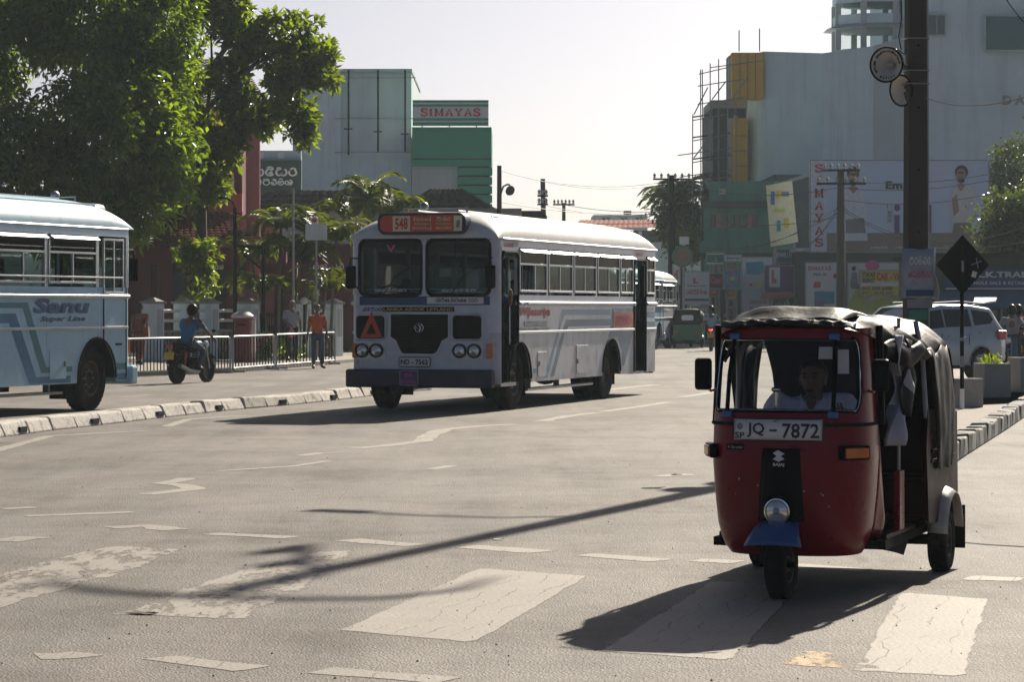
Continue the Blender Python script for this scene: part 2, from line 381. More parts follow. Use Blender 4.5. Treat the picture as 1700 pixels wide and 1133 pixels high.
def asphalt():
    m, t, N = nodes('asphalt'); L = t.links.new
    out = N('ShaderNodeOutputMaterial'); b = N('ShaderNodeBsdfPrincipled'); L(b.outputs[0], out.inputs[0])
    tc = N('ShaderNodeTexCoord'); P = tc.outputs['Object']
    def no(sc, det=5, ro=.6, vec=P): n = N('ShaderNodeTexNoise', i_Scale=sc, i_Detail=det, i_Roughness=ro); L(vec, n.inputs['Vector']); return n.outputs[0]
    def rg(x, a, c, d, e): r = N('ShaderNodeMapRange', i_1=a, i_2=c, i_3=d, i_4=e); L(x, r.inputs[0]); return r.outputs[0]
    def mulf(x, y): r = N('ShaderNodeMath', operation='MULTIPLY'); L(x, r.inputs[0]); L(y, r.inputs[1]); return r.outputs[0]
    big = rg(no(.2, 7, .72), .3, .7, .62, 1.28); mid = rg(no(1.7, 6, .7), .3, .72, .82, 1.13)
    mp = N('ShaderNodeMapping'); mp.inputs['Rotation'].default_value = (0, 0, R_(18)); mp.inputs['Scale'].default_value = (1.3, .12, 1); L(P, mp.inputs[0])
    trk = rg(no(1.0, 5, .6, mp.outputs[0]), .35, .7, 1.12, .72)
    vo = N('ShaderNodeTexVoronoi', i_Scale=75); L(P, vo.inputs['Vector'])
    agg = N('ShaderNodeMapRange', i_1=0, i_2=1, i_3=.68, i_4=1.32); L(vo.outputs['Color'], agg.inputs[0])
    f = mulf(mulf(big, mid), mulf(trk, agg.outputs[0]))
    mx = N('ShaderNodeMixRGB', blend_type='MULTIPLY'); mx.inputs[0].default_value = 1; mx.inputs[1].default_value = (.150, .129, .109, 1); L(f, mx.inputs[2])
    oil = rg(no(.6, 9, .78), .54, .72, 0, .75)
    m2 = N('ShaderNodeMixRGB'); L(oil, m2.inputs[0]); L(mx.outputs[0], m2.inputs[1]); m2.inputs[2].default_value = (.055, .05, .047, 1)
    # hairline cracks
    nv = N('ShaderNodeTexNoise', i_Scale=1.2, i_Detail=4); L(P, nv.inputs['Vector'])
    av = N('ShaderNodeVectorMath', operation='MULTIPLY_ADD'); L(nv.outputs['Color'], av.inputs[0]); av.inputs[1].default_value = (.9, .9, 0); L(P, av.inputs[2])
    vc = N('ShaderNodeTexVoronoi', feature='DISTANCE_TO_EDGE', i_Scale=.33); L(av.outputs[0], vc.inputs['Vector'])
    ck = rg(vc.outputs[0], 0, .012, 1, 0); cm = mulf(ck, rg(no(.35, 3), .55, .65, 0, .5))
    m3 = N('ShaderNodeMixRGB'); L(cm, m3.inputs[0]); L(m2.outputs[0], m3.inputs[1]); m3.inputs[2].default_value = (.04, .037, .035, 1)
    L(m3.outputs[0], b.inputs['Base Color']); b.inputs['Roughness'].default_value = .78; b.inputs['Specular IOR Level'].default_value = .6
    L(rg(mulf(no(.33, 8, .74), rg(no(1.4, 6, .7, mp.outputs[0]), .3, .7, .8, 1.2)), .38, .64, .95, .3), b.inputs['Specular IOR Level'])
    bn = N('ShaderNodeMath', operation='ADD'); L(vo.outputs['Distance'], bn.inputs[0]); L(no(5, 5), bn.inputs[1])
    bp = N('ShaderNodeBump', i_Strength=.42, i_Distance=.02); L(bn.outputs[0], bp.inputs['Height']); L(bp.outputs[0], b.inputs['Normal'])
def paintmat(name, B_, C_, col=(.305,.272,.236)):
    """road paint worn through to the asphalt: cover = edge weight + noise"""
    m, t, N = nodes(name); L = t.links.new
    out = N('ShaderNodeOutputMaterial'); b = N('ShaderNodeBsdfPrincipled', i_Roughness=.75); b.inputs['Specular IOR Level'].default_value = .6; tr = N('ShaderNodeBsdfTransparent'); ms = N('ShaderNodeMixShader')
    tc = N('ShaderNodeTexCoord'); P = tc.outputs['Object']
    mp = N('ShaderNodeMapping'); mp.inputs['Rotation'].default_value = (0, 0, R_(11)); mp.inputs['Scale'].default_value = (2.6, .8, 1); L(P, mp.inputs[0])
    n1 = N('ShaderNodeTexNoise', i_Scale=2.2, i_Detail=12, i_Roughness=.74); L(mp.outputs[0], n1.inputs['Vector'])
    at = N('ShaderNodeAttribute', attribute_name='cover')
    ma = N('ShaderNodeMath', operation='MULTIPLY_ADD', i_1=B_); L(n1.outputs[0], ma.inputs[0]); L(at.outputs['Fac'], ma.inputs[2])
    r1 = N('ShaderNodeMapRange', i_1=C_, i_2=C_+.22, i_3=0, i_4=1); L(ma.outputs[0], r1.inputs[0])
    nd = N('ShaderNodeTexNoise', i_Scale=1.6, i_Detail=5); L(P, nd.inputs['Vector'])
    mp2 = N('ShaderNodeMapping'); mp2.inputs['Rotation'].default_value = (0, 0, R_(12)); L(P, mp2.inputs[0]); sx_ = N('ShaderNodeSeparateXYZ'); L(mp2.outputs[0], sx_.inputs[0])
    k1 = N('ShaderNodeMath', operation='MULTIPLY_ADD', i_1=6.0); L(sx_.outputs[0], k1.inputs[0]); k0 = N('ShaderNodeMath', operation='MULTIPLY', i_1=1.7); L(nd.outputs[0], k0.inputs[0]); L(k0.outputs[0], k1.inputs[2])
    k2 = N('ShaderNodeMath', operation='FRACT'); L(k1.outputs[0], k2.inputs[0]); k3 = N('ShaderNodeMath', operation='SUBTRACT', i_1=.5); L(k2.outputs[0], k3.inputs[0]); k4 = N('ShaderNodeMath', operation='ABSOLUTE'); L(k3.outputs[0], k4.inputs[0])
    kn = N('ShaderNodeTexNoise', i_Scale=2.6, i_Detail=3); L(P, kn.inputs['Vector']); kw = N('ShaderNodeMapRange', i_1=.42, i_2=.62, i_3=0, i_4=.03); L(kn.outputs[0], kw.inputs[0])
    k5 = N('ShaderNodeMath', operation='GREATER_THAN'); L(k4.outputs[0], k5.inputs[0]); L(kw.outputs[0], k5.inputs[1])
    ck = N('ShaderNodeMapRange', i_1=0, i_2=1, i_3=.6, i_4=1); L(k5.outputs[0], ck.inputs[0])
    mu = N('ShaderNodeMath', operation='MULTIPLY'); L(r1.outputs[0], mu.inputs[0]); L(ck.outputs[0], mu.inputs[1])
    n2 = N('ShaderNodeTexNoise', i_Scale=40, i_Detail=4); L(P, n2.inputs['Vector']); r2 = N('ShaderNodeMapRange', i_1=.3, i_2=.7, i_3=.82, i_4=1.1); L(n2.outputs[0], r2.inputs[0])
    n3 = N('ShaderNodeTexNoise', i_Scale=.9, i_Detail=6, i_Roughness=.7); L(P, n3.inputs['Vector']); r3 = N('ShaderNodeMapRange', i_1=.3, i_2=.7, i_3=.8, i_4=1.1); L(n3.outputs[0], r3.inputs[0])
    mm = N('ShaderNodeMath', operation='MULTIPLY'); L(r2.outputs[0], mm.inputs[0]); L(r3.outputs[0], mm.inputs[1])
    m2 = N('ShaderNodeMixRGB', blend_type='MULTIPLY'); m2.inputs[0].default_value = 1; m2.inputs[1].default_value = (*col, 1); L(mm.outputs[0], m2.inputs[2]); L(m2.outputs[0], b.inputs['Base Color'])
    bp = N('ShaderNodeBump', i_Strength=.4, i_Distance=.01); L(n2.outputs[0], bp.inputs['Height']); L(bp.outputs[0], b.inputs['Normal'])
    L(mu.outputs[0], ms.inputs[0]); L(tr.outputs[0], ms.inputs[1]); L(b.outputs[0], ms.inputs[2]); L(ms.outputs[0], out.inputs[0])
asphalt(); paintmat('road_paint', .7, .62); paintmat('worn_paint', 2.4, 2.0); paintmat('line_paint', 1.3, 1.0); paintmat('yellow_worn', 2.2, 1.95, (.45,.29,.13))
# ------------------------------------------------------------------ ground and markings
def sheet(name, pts, matn, z=0.0, parent=None):
    return MB().add([(p[0], p[1], z) for p in pts], [list(range(len(pts)))]).build(name, matn, parent)
struct(sheet('road', [(-700,-60),(700,-60),(700,1500),(-700,1500)], 'asphalt', 0))
def covered(V, F, cov, name, matn):
    o = MB().add(V, F).build(name, matn); a = o.data.attributes.new('cover', 'FLOAT', 'POINT'); a.data.foreach_set('value', cov); return struct(o)
def rs(P, n):
    L = [0]
    for a, b in zip(P, P[1:]): L.append(L[-1]+(b-a).length)
    out = []
    for k in range(n+1):
        d = L[-1]*k/n; i = max(q for q in range(len(P)-1) if L[q] <= d+1e-9); out.append(P[i].lerp(P[i+1], (d-L[i])/max(L[i+1]-L[i], 1e-9)))
    return out
def marking(left, right, matn, z=.002, jit=.012, name='crosswalk_stripe', soft=.04):
    A = [G(*p) for p in left]; Bq = [G(*p) for p in right]; n = 24; A = rs(A, n); Bq = rs(Bq, n); V = []; cov = []; F = []
    for i, (a, b) in enumerate(zip(A, Bq)):
        w = (b-a).length; e = min(.3, soft/w)
        for k, f in enumerate((-e, e, .35, .65, 1-e, 1+e)):
            q = a.lerp(b, f); V.append((q.x+random.uniform(-jit, jit)*(k in (0,1,4,5)), q.y+random.uniform(-jit, jit), z)); cov.append(0. if i in (0, n) or k in (0, 5) else 1.)
    for i in range(n):
        for k in range(5): F.append([6*i+k, 6*i+k+1, 6*i+k+7, 6*i+k+6])
    return covered(V, F, cov, name, matn)
marking([(1420,1117),(1500,983)], [(1597,1127),(1637,994)], 'road_paint')
marking([(998,1085),(1187,964)], [(1210,1100),(1325,974)], 'road_paint')
marking([(563,1050),(800,943)], [(780,1070),(850,1030),(975,956)], 'road_paint')
marking([(176,1025),(290,980),(400,942),(530,914)], [(400,1036),(520,975),(600,912)], 'worn_paint', soft=.08)
marking([(-160,1015),(0,952),(110,920),(195,905)], [(-140,1060),(0,1013),(100,985),(200,958),(325,909)], 'worn_paint', soft=.08)
marking([(1270,1104),(1320,1080)], [(1430,1114),(1405,1086)], 'yellow_worn', name='old_yellow_marking', soft=.1)
def line(px, w, matn='worn_paint', z=.0024, name='road_line'):
    P = [G(*p) for p in px]; pts = []
    for a, b in zip(P, P[1:]):
        n = max(1, int((b-a).length/.25))
        for k in range(n): pts.append(a.lerp(b, k/n))
    pts.append(P[-1]); pts.insert(1, pts[0].lerp(pts[1], .12)); pts.insert(-1, pts[-1].lerp(pts[-2], .12)); V = []; F = []; cov = []; n = len(pts)
    for i, p in enumerate(pts):
        t = (pts[min(i+1, n-1)]-pts[max(i-1, 0)]).normalized(); q = Vector((-t.y, t.x, 0))*w*.75*random.uniform(.8, 1.15); p = p+Vector((random.uniform(-.012,.012), random.uniform(-.02,.02), 0))
        for k, c in ((-1, 0.), (-.45, 1.), (.45, 1.), (1, 0.)): V.append((p.x+q.x*k, p.y+q.y*k, z)); cov.append(0. if i in (0, n-1) else c)
    for i in range(n-1):
        for k in range(3): F.append([4*i+k, 4*i+k+1, 4*i+k+5, 4*i+k+4])
    return covered(V, F, cov, name, matn)
for px in ([(265,1093),(340,1104),(428,1112)], [(525,1114),(640,1122),(752,1131)], [(345,887),(420,890),(488,894)], [(962,922),(1030,926),(1102,932)], [(1310,938),(1380,944),(1440,948)]): line(px, .19, 'road_paint')
for px in ([(178,877),(240,874),(296,881)], [(575,897),(620,901),(697,907)], [(770,908),(840,913),(905,918)], [(60,1092),(110,1090),(146,1085)], [(0,900),(45,893),(80,895)], [(1150,931),(1230,935)], [(1600,960),(1700,964)]): line(px, .24, 'line_paint')
for px, w in (([(-60,765),(0,747),(40,736),(80,725),(160,720),(245,716)], .13), ([(275,709),(312,697),(380,692),(460,690)], .13), ([(38,858),(120,855),(222,851)], .12), ([(0,846),(60,843)], .12),
              ([(240,822),(285,817),(322,812),(305,806),(270,803),(296,799),(312,794)], .16), ([(360,783),(420,779),(485,775),(545,766)], .1), ([(497,758),(530,753),(575,752)], .12),
              ([(585,745),(640,741),(700,733),(716,722),(735,714),(800,708),(858,705)], .2), ([(898,700),(945,691),(990,686)], .18), ([(1000,684),(1060,676),(1110,668)], .16), ([(1130,660),(1165,655),(1190,650)], .16), ([(1010,648),(1050,643),(1090,639)], .2),
              ([(200,660),(250,656)], .14), ([(420,642),(460,640)], .14), ([(715,780),(752,774)], .12), ([(1090,792),(1150,788)], .16), ([(1450,672),(1490,668)], .16)): line(px, w*1.25, 'line_paint')
line([(1588,901),(1640,905),(1720,910)], .03, 'black_rubber', .003, 'crack_seam')
# litter
def litter(name, label, px, size, matn, cat):
    p = G(*px); o = MB(); n = 7
    pts = [(math.cos(6.283*i/n)*size*random.uniform(.7,1.1), math.sin(6.283*i/n)*size*.45*random.uniform(.6,1.1)) for i in range(n)]
    m = MB(); V = [(a, b, .006+random.uniform(0,.012)) for a, b in pts]+[(0,0,.012)]
    m.add(V, [[i, (i+1) % n, n] for i in range(n)]); ob = m.build(name, matn, solid=.003); ob.location = p; tag(ob, label, cat); return ob
litter('dry_leaf', 'curled brown dry leaf lying on a worn zebra stripe', (238,1021), .1, 'wood', 'leaf')
litter('paper_scrap', 'small white paper scrap on the asphalt beside the pole shadow', (828,898), .05, 'paper', 'litter')
litter('twig_scrap', 'black bent scrap lying in the shadow of the loudspeakers', (1082,812), .12, 'black_rubber', 'litter')
litter('plastic_scrap', 'pale plastic scrap lying on the road near the tuk tuk', (1124,790), .08, 'paper', 'litter')
litter('yellow_leaf', 'fallen yellow leaf on the painted median kerb', (586,648), .12, 'yellow', 'leaf').location.z = .2
# pebbles
pv = MB()
for i in range(260):
    p = G(random.uniform(-20,1720), random.uniform(640,1140)); s = random.uniform(.003,.008)
    pv.add([(p.x-s,p.y-s,0),(p.x+s,p.y-s*.7,0),(p.x+s*.8,p.y+s,0),(p.x-s*.7,p.y+s,0),(p.x,p.y,s*1.3)], [(0,1,4),(1,2,4),(2,3,4),(3,0,4)])
stuff(pv.build('grit', 'concrete'))
# median of painted kerb stones
def resample(P, step):
    out = [P[0].copy()]; acc = 0
    for a, b in zip(P, P[1:]):
        L = (b-a).length; d = step-acc
        while d <= L: out.append(a.lerp(b, d/L)); d += step
        acc = (acc+L) % step
    return out
def kerb(name, px, step, side, h, mats, depth=.3, slope=.08, every=0):
    P = resample([G(*p) for p in px], step); root = None
    for i, (a, b) in enumerate(zip(P, P[1:])):
        t = (b-a).normalized(); n = Vector((-t.y, t.x, 0))*side; g = .012; a2 = a+t*g; b2 = b-t*g
        j = lambda s=.018: Vector((random.uniform(-s,s), random.uniform(-s,s), random.uniform(-s,s*.5)))
        up = Vector((0,0,h*random.uniform(.88,1.06)))
        V = [a2, b2, b2+n*depth, a2+n*depth, a2+n*slope+up+j(), b2+n*slope+up+j(), b2+n*depth+up+j(), a2+n*depth+up+j()]
        yield i, MB().add(V, [(3,2,1,0),(4,5,6,7),(0,1,5,4),(1,2,6,5),(2,3,7,6),(3,0,4,7)]) , mats[i % len(mats)]
mpx = [(-160,750),(-60,735),(0,727),(100,714),(207,702),(291,692),(390,681),(484,673),(560,665),(625,657),(690,650),(740,646)]
mt = [G(*p) for p in mpx]
mtop = MB()
V = []
for i, p in enumerate(mt):
    t = (mt[min(i+1,len(mt)-1)]-mt[max(i-1,0)]).normalized(); n = Vector((-t.y, t.x, 0)); V += [p+n*.25, p+n*.75]
mtop.add([(q.x,q.y,.0) for q in V]+[(q.x,q.y,.14) for q in V], [[2*i,2*i+1,2*i+3,2*i+2] for i in range(0)]+[[len(V)+2*i, len(V)+2*i+2, len(V)+2*i+3, len(V)+2*i+1] for i in range(len(mt)-1)]+[[2*i+1, 2*i+3, len(V)+2*i+3, len(V)+2*i+1] for i in range(len(mt)-1)])
med = struct(mtop.build('median', 'paving'))
for i, m, k in kerb('k', mpx, .93, 1, .19, ['kerb_white']):
    o = m.build('kerb_stone', k, med, bevel=.025)
    if i % 3 == 1:
        v = m.v; a = Vector(v[0]); b = Vector(v[1]); t_ = (b-a).normalized(); n_ = Vector((t_.y, -t_.x, 0)); c = a.lerp(b, .75)+n_*.004+Vector((0,0,.02))
        MB().box(c+Vector((0,0,.045))-n_*.035, (.26,.06,.075), R=Matrix.Rotation(math.atan2(t_.y, t_.x), 3, 'Z')).build('drain_slot', 'black_rubber', o)
# right-hand island
ipx = [(1530,775),(1560,757),(1600,734),(1640,711),(1680,686),(1720,660),(1760,642)]
ip = [G(*p) for p in ipx]
isl = MB(); V = [(p.x+.2, p.y+.1, .2) for p in ip]+[(ip[-1].x+14, ip[-1].y+8, .2), (ip[-1].x+14, 62, .2), (9.2, 58, .2), (5.0, 40.0, .2), (4.2, 34.5, .2)]
k = len(V); isl.add(V+[(x,y,0) for x,y,z in V], [list(range(k))]+[[(i+1) % k, i, k+i, k+(i+1) % k] for i in range(k)])
isl = struct(isl.build('traffic_island', 'paving'))
for i, m, k in kerb('k', ipx, .62, -1, .225, ['kerb_white','kerb_black','kerb_white']): m.build('kerb_stone', 'concrete' if i % 2 else 'kerb_black', isl, bevel=.02)
# left pavement
FB = [(60,640),(227,626),(383,619.5),(455,613.5),(556,605)]
fb = [G(*p) for p in FB]
e0 = fb[0]+(fb[0]-fb[1])*6; e1 = fb[-1]+(fb[-1]-fb[-2])*2.2
pv = [e0]+fb+[e1]
V = [(p.x-.05, p.y+.15, .1) for p in pv]+[(e1.x-2, 118, .1), (-40, 118, .1), (-40, e0.y, .1)]
k = len(V); m = MB().add(V+[(x,y,0) for x,y,z in V], [list(range(k))]+[[(i+1) % k, i, k+i, k+(i+1) % k] for i in range(k)]); 
pave = struct(m.build('pavement', 'paving'))

# ------------------------------------------------------------------ leaves and trees
def leaf_mesh(P, N, D, ln, wd, rnd, fold=.25):
    """P bases, D directions, N normals; diamond leaves folded on the midrib"""
    n = len(P); T = np.cross(N, D); T /= np.linalg.norm(T, axis=1)[:, None]+1e-9
    ln = ln*(1+rnd*(rng.random(n)-.5)); wd = wd*(1+rnd*(rng.random(n)-.5))
    V = np.empty((n, 4, 3)); mid = P+D*(ln*.5)[:, None]; up = N*(wd*fold)[:, None]
    V[:, 0] = P; V[:, 1] = mid+T*(wd*.5)[:, None]+up; V[:, 2] = P+D*ln[:, None]-N*(ln*.12)[:, None]; V[:, 3] = mid-T*(wd*.5)[:, None]+up
    b = np.arange(n)[:, None]*4
    F = np.concatenate([b+np.array([0,1,2]), b+np.array([0,2,3])], 1).reshape(-1, 3)
    return V.reshape(-1, 3), F
def np_mesh(name, V, F, matn, parent, tone=None):
    me = bpy.data.meshes.new(name); nv, nf = len(V), len(F); k = F.shape[1]
    me.vertices.add(nv); me.vertices.foreach_set('co', V.astype(np.float32).ravel())
    me.loops.add(nf*k); me.loops.foreach_set('vertex_index', F.astype(np.int32).ravel())
    me.polygons.add(nf); me.polygons.foreach_set('loop_start', np.arange(0, nf*k, k, dtype=np.int32))
    me.update(calc_edges=True); me.materials.append(M[matn])
    if tone is not None:
        a = me.attributes.new('tone', 'FLOAT', 'POINT'); a.data.foreach_set('value', tone.astype(np.float32))
    o = bpy.data.objects.new(name, me); C.objects.link(o); o.parent = parent
    return o
def unit(a): return a/(np.linalg.norm(a, axis=1)[:, None]+1e-9)
def foliage(name, blobs, ncl, per, ln, wd, matn, parent, spread=.3, shell=.55, gap=-.12, droop=.3, whorl=False):
    vol = np.array([b[1][0]*b[1][1]*b[1][2] for b in blobs])**.75; pick = rng.choice(len(blobs), ncl, p=vol/vol.sum())
    c = np.array([b[0] for b in blobs])[pick]; r = np.array([b[1] for b in blobs])[pick]
    d = unit(rng.normal(size=(ncl, 3))); fr = shell+(1.04-shell)*rng.random(ncl)**.7; fr *= np.where(rng.random(ncl) < .25, rng.random(ncl), 1)
    cc = c+d*r*fr[:, None]
    keep = np.array([mnoise.noise(Vector(p)*.9) > gap for p in cc]); cc = cc[keep]; d = d[keep]
    k = len(cc); P = np.repeat(cc, per, 0); O = np.repeat(d, per, 0); tone = np.repeat(rng.random(k), per)*.6+rng.random(k*per)*.4
    off = rng.normal(size=P.shape)*spread; 
    if whorl:
        D = unit(unit(rng.normal(size=P.shape))*1.0+O*.35+np.array([0,0,.1])); P = P+D*.03+off*.25
        N = unit(np.cross(D, np.cross(np.array([0,0,1.]), D)+1e-6)+rng.normal(size=P.shape)*.35)
    else:
        P = P+off; D = unit(O*.6+rng.normal(size=P.shape)*.6+np.array([0,0,-droop])); N = unit(rng.normal(size=P.shape)*.6+np.array([0,0,1.])+O*.3)
    V, F = leaf_mesh(P, N, D, ln, wd, .6)
    return np_mesh(name, V, F, matn, parent, np.repeat(tone, 4))
def wob(a, b, n, s):
    a = Vector(a); b = Vector(b); out = []
    for i in range(n+1):
        q = a.lerp(b, i/n); f = math.sin(math.pi*i/n)*s
        out.append(q+Vector((random.uniform(-f,f), random.uniform(-f,f), random.uniform(-f,f)*.5)))
    return out
def lim(m, a, b, r0, r1, s=.15, n=5): m.tube(wob(a, b, n, s), [r0+(r1-r0)*i/n for i in range(n+1)], 7)
def px_blob(x0, x1, y0, y1, Y, dy, base): 
    a = W((x0+x1)/2, (y0+y1)/2, Y); return ((a.x-base.x, a.y-base.y, a.z-base.z), ((x1-x0)/2/FPX*Y, dy, (y1-y0)/2/FPX*Y))
# big dark tree over the left bus
b0 = Vector((-13.2, 82, .1))
t = thing('broadleaf_tree', 'huge dark glossy tree spreading over the pale blue bus', 'tree', b0)
bl = [px_blob(150,335,60,230,82,1.6,b0), px_blob(-160,60,-60,180,82,2.4,b0), px_blob(20,250,-90,130,82,2.4,b0), px_blob(190,330,-40,120,83,1.6,b0), px_blob(-140,110,150,400,80,2.0,b0), px_blob(60,300,110,330,80,2.0,b0), px_blob(180,335,180,340,81,1.3,b0), px_blob(20,235,280,430,80,1.5,b0), px_blob(170,290,300,400,80,1.0,b0), px_blob(-260,-60,0,330,82,2,b0)]
foliage('crown', bl, 6600, 14, .27, .11, 'leaf_dark', t, .17, .4, -.17, .35)
m = MB(); lim(m, (0,0,0), (.2,.2,4), .38, .28)
for c, r in bl: lim(m, (.2,.2,3.6+random.random()), c, .16, .03, .4)
m.build('trunk', 'bark', t, 60)
# almond tree with paddle leaves
b1 = W(337, 512, 90); b1.z = .1
t = thing('almond_tree', 'tall almond tree with paddle leaves and tiered branches by the red building', 'tree', b1)
bl = [px_blob(330,450,0,110,90,1.3,b1), px_blob(400,560,20,120,90,1.2,b1), px_blob(440,570,60,170,89,.9,b1), px_blob(300,420,90,210,90,1.1,b1), px_blob(385,480,130,230,90,.8,b1), px_blob(470,560,145,205,89,.6,b1), px_blob(290,400,190,330,90,.9,b1), px_blob(475,540,180,250,89,.45,b1), px_blob(300,375,270,350,89.5,.6,b1), px_blob(280,430,-70,60,90,1.2,b1), px_blob(455,520,100,190,89,.7,b1), px_blob(340,412,170,300,89.5,.7,b1), px_blob(300,400,120,240,89.5,.8,b1)]
foliage('crown', bl, 1500, 11, .32, .17, 'leaf_almond', t, .2, .4, -.2, .2, True)
bs = [px_blob(285,365,395,450,89,.4,b1), px_blob(310,360,440,470,89,.25,b1), px_blob(298,345,478,505,88.7,.25,b1), px_blob(345,360,455,500,88.8,.15,b1)]
foliage('trunk_shoots', bs, 75, 9, .28, .14, 'leaf_almond', t, .15, .3, -.6, .2, True)
def L1(x, y, Y=90): return W(x, y, Y)-b1
m = MB(); m.tube([L1(337,600),L1(336,500),L1(334,420),L1(333,330),L1(330,260),L1(325,180),L1(322,120)], [.26,.22,.2,.19,.17,.13,.1], 9)
for q in ([(332,330),(300,250),(285,180)], [(330,260),(345,180),(352,110),(350,50)], [(333,290),(380,240),(430,190),(470,170)], [(345,180),(400,120),(470,80),(540,70)], [(430,190),(490,190),(530,185)], [(352,110),(390,60),(420,30)], [(325,180),(300,110),(310,30)]):
    P = [L1(*p, 90-.2*i) for i, p in enumerate(q)]; m.tube(P, [.1-.075*i/(len(P)-1) for i in range(len(P))], 6)
m.build('trunk', 'bark', t, 60)
def far_tree(name, label, x, Y, blobs, ncl, per, ln, wd, matn, dy=1.5, group=None):
    b = W(x, 512, Y); b.z = 0
    t = thing(name, label, 'tree', b, 0, group); B = [px_blob(*q, Y, dy, b) for q in blobs]
    foliage('crown', B, ncl, per, ln, wd, matn, t, .3, .5, -.15, .3)
    m = MB(); top = Vector(B[0][0]); lim(m, (0,0,0), top*.6, .25, .16)
    for c, r in B: lim(m, top*.55, c, .12, .03, .3)
    m.build('trunk', 'bark', t, 60); return t
far_tree('broadleaf_tree', 'dark green tree rising behind the billboard and blue shop', 1690, 132, [(1640,1760,235,340),(1660,1780,280,420),(1640,1720,300,350)], 900, 12, .32, .14, 'leaf_far', 2)
far_tree('broadleaf_tree', 'green tree with rounded crown leaning over the blue shop sign', 1700, 108, [(1622,1700,335,400),(1660,1760,325,450),(1640,1720,370,430)], 800, 12, .28, .13, 'leaf_far', 1.4)
far_tree('broadleaf_tree', 'bushy green tree below the palm beside the green corner building', 1135, 150, [(1085,1165,310,372),(1100,1180,350,402),(1120,1175,380,420)], 600, 12, .34, .15, 'leaf_far', 1.5)
far_tree('street_shrub', 'yellow green shrub beside the round street sign', 1135, 146, [(1115,1160,385,425)], 150, 12, .25, .1, 'grass_green', .8)
def frond(parent, base, az, el, ln, droop, leaf, matn, n=26, name='frond'):
    h = Vector((math.cos(az), math.sin(az), 0)); pts = []
    for i in range(n+1):
        s = i/n; a = el-droop*s*s
        pts.append(pts[-1]+(h*math.cos(a)+Vector((0,0,1))*math.sin(a))*ln/n if pts else Vector(base))
    P = []; D = []; side = Vector((-h.y, h.x, 0))
    for i in range(2, n+1):
        t = (pts[i]-pts[i-1]).normalized(); up = side.cross(t)*-1
        for sg in (-1, 1):
            for j in range(2):
                P.append(pts[i-1].lerp(pts[i], j*.5)); D.append((side*sg*.8+t*.65+up*(.15)-Vector((0,0,.35))+Vector((random.uniform(-.1,.1),)*3)).normalized())
    P = np.array(P); D = np.array(D); N = unit(np.cross(np.tile(np.array(h), (len(P), 1)), D)+np.array([0,0,.3])+rng.normal(size=P.shape)*.15)
    V, F = leaf_mesh(P, N, D, leaf, leaf*.09, .3, .1); 
    m = MB().tube(pts, [.018-.014*i/n for i in range(n+1)], 4); o = len(V)
    V = np.concatenate([V, np.array(m.v)]); F2 = []
    for f in m.f:
        if len(f) == 4: F2 += [[f[0],f[1],f[2]],[f[0],f[2],f[3]]]
    F = np.concatenate([F, np.array(F2)+o]); return np_mesh(name, V, F, matn, parent, rng.random(len(V))*.9)
def palm(name, label, base, stems, fl, leaf, matn='leaf_palm', nf=9, group=None, trunk_r=.05, cat='palm'):
    t = thing(name, label, cat, base, 0, group)
    for dx, dy, h, lx, ly in stems:
        a = Vector((dx, dy, 0)); b = Vector((dx+lx, dy+ly, h))
        m = MB(); m.tube([a, a.lerp(b,.5)+Vector((lx*-.1,0,0)), b], [trunk_r, trunk_r*.9, trunk_r*.8], 7); m.build('stem', 'palm_bark', t, 60)
        a0 = random.uniform(0, 6)
        for i in range(nf): frond(t, b, a0+i*2.4, random.uniform(.55,1.35), fl*random.uniform(.8,1.1), random.uniform(1.4,2.3), leaf, matn)
    return t
k = 88/FPX
palm('areca_palm', 'clump of feathery yellow green palms by the gate pillar', Vector(((455-850)*k, 88, .1)), [(-.4,0,3.2,-.3,0),(.1,.3,4.1,.1,0),(.5,-.1,3.0,.35,0),(.9,.2,3.9,.3,0),(-.1,-.4,2.0,-.3,-.2)], 1.5, .42, nf=8)
palm('areca_palm', 'feathery palm clump leaning over the white direction sign', Vector(((530-850)*k, 88.5, .1)), [(-.2,0,3.3,-.1,0),(.3,.1,3.7,.2,0),(0,-.3,2.1,.2,-.2)], 1.4, .4, nf=8)
palm('areca_palm', 'taller palm with arching yellow fronds behind the white bus', Vector(((612-850)*96/FPX, 96, .1)), [(0,0,5.4,0,0),(.3,.2,4.8,.5,0),(-.3,.1,4.7,-.4,0)], 1.5, .42, nf=9)
palm('coconut_palm', 'coconut palm above the roofs at the end of the street', Vector(((1122-850)*155/FPX, 155, 0)), [(0,0,7.6,.2,0)], 2.6, .8, 'leaf_far', 16, None, .14)
# hills far away
m = MB(); m.grid(lambda u, v: (-160+320*u, 620+120*v, (16+9*mnoise.noise(Vector((u*7, v*3, 2)))+5*mnoise.noise(Vector((u*23, v*9, 5)))) * math.sin(math.pi*min(1, v*.9+.1))), 90, 12)
struct(m.build('hill', 'leaf_far', None, 60))

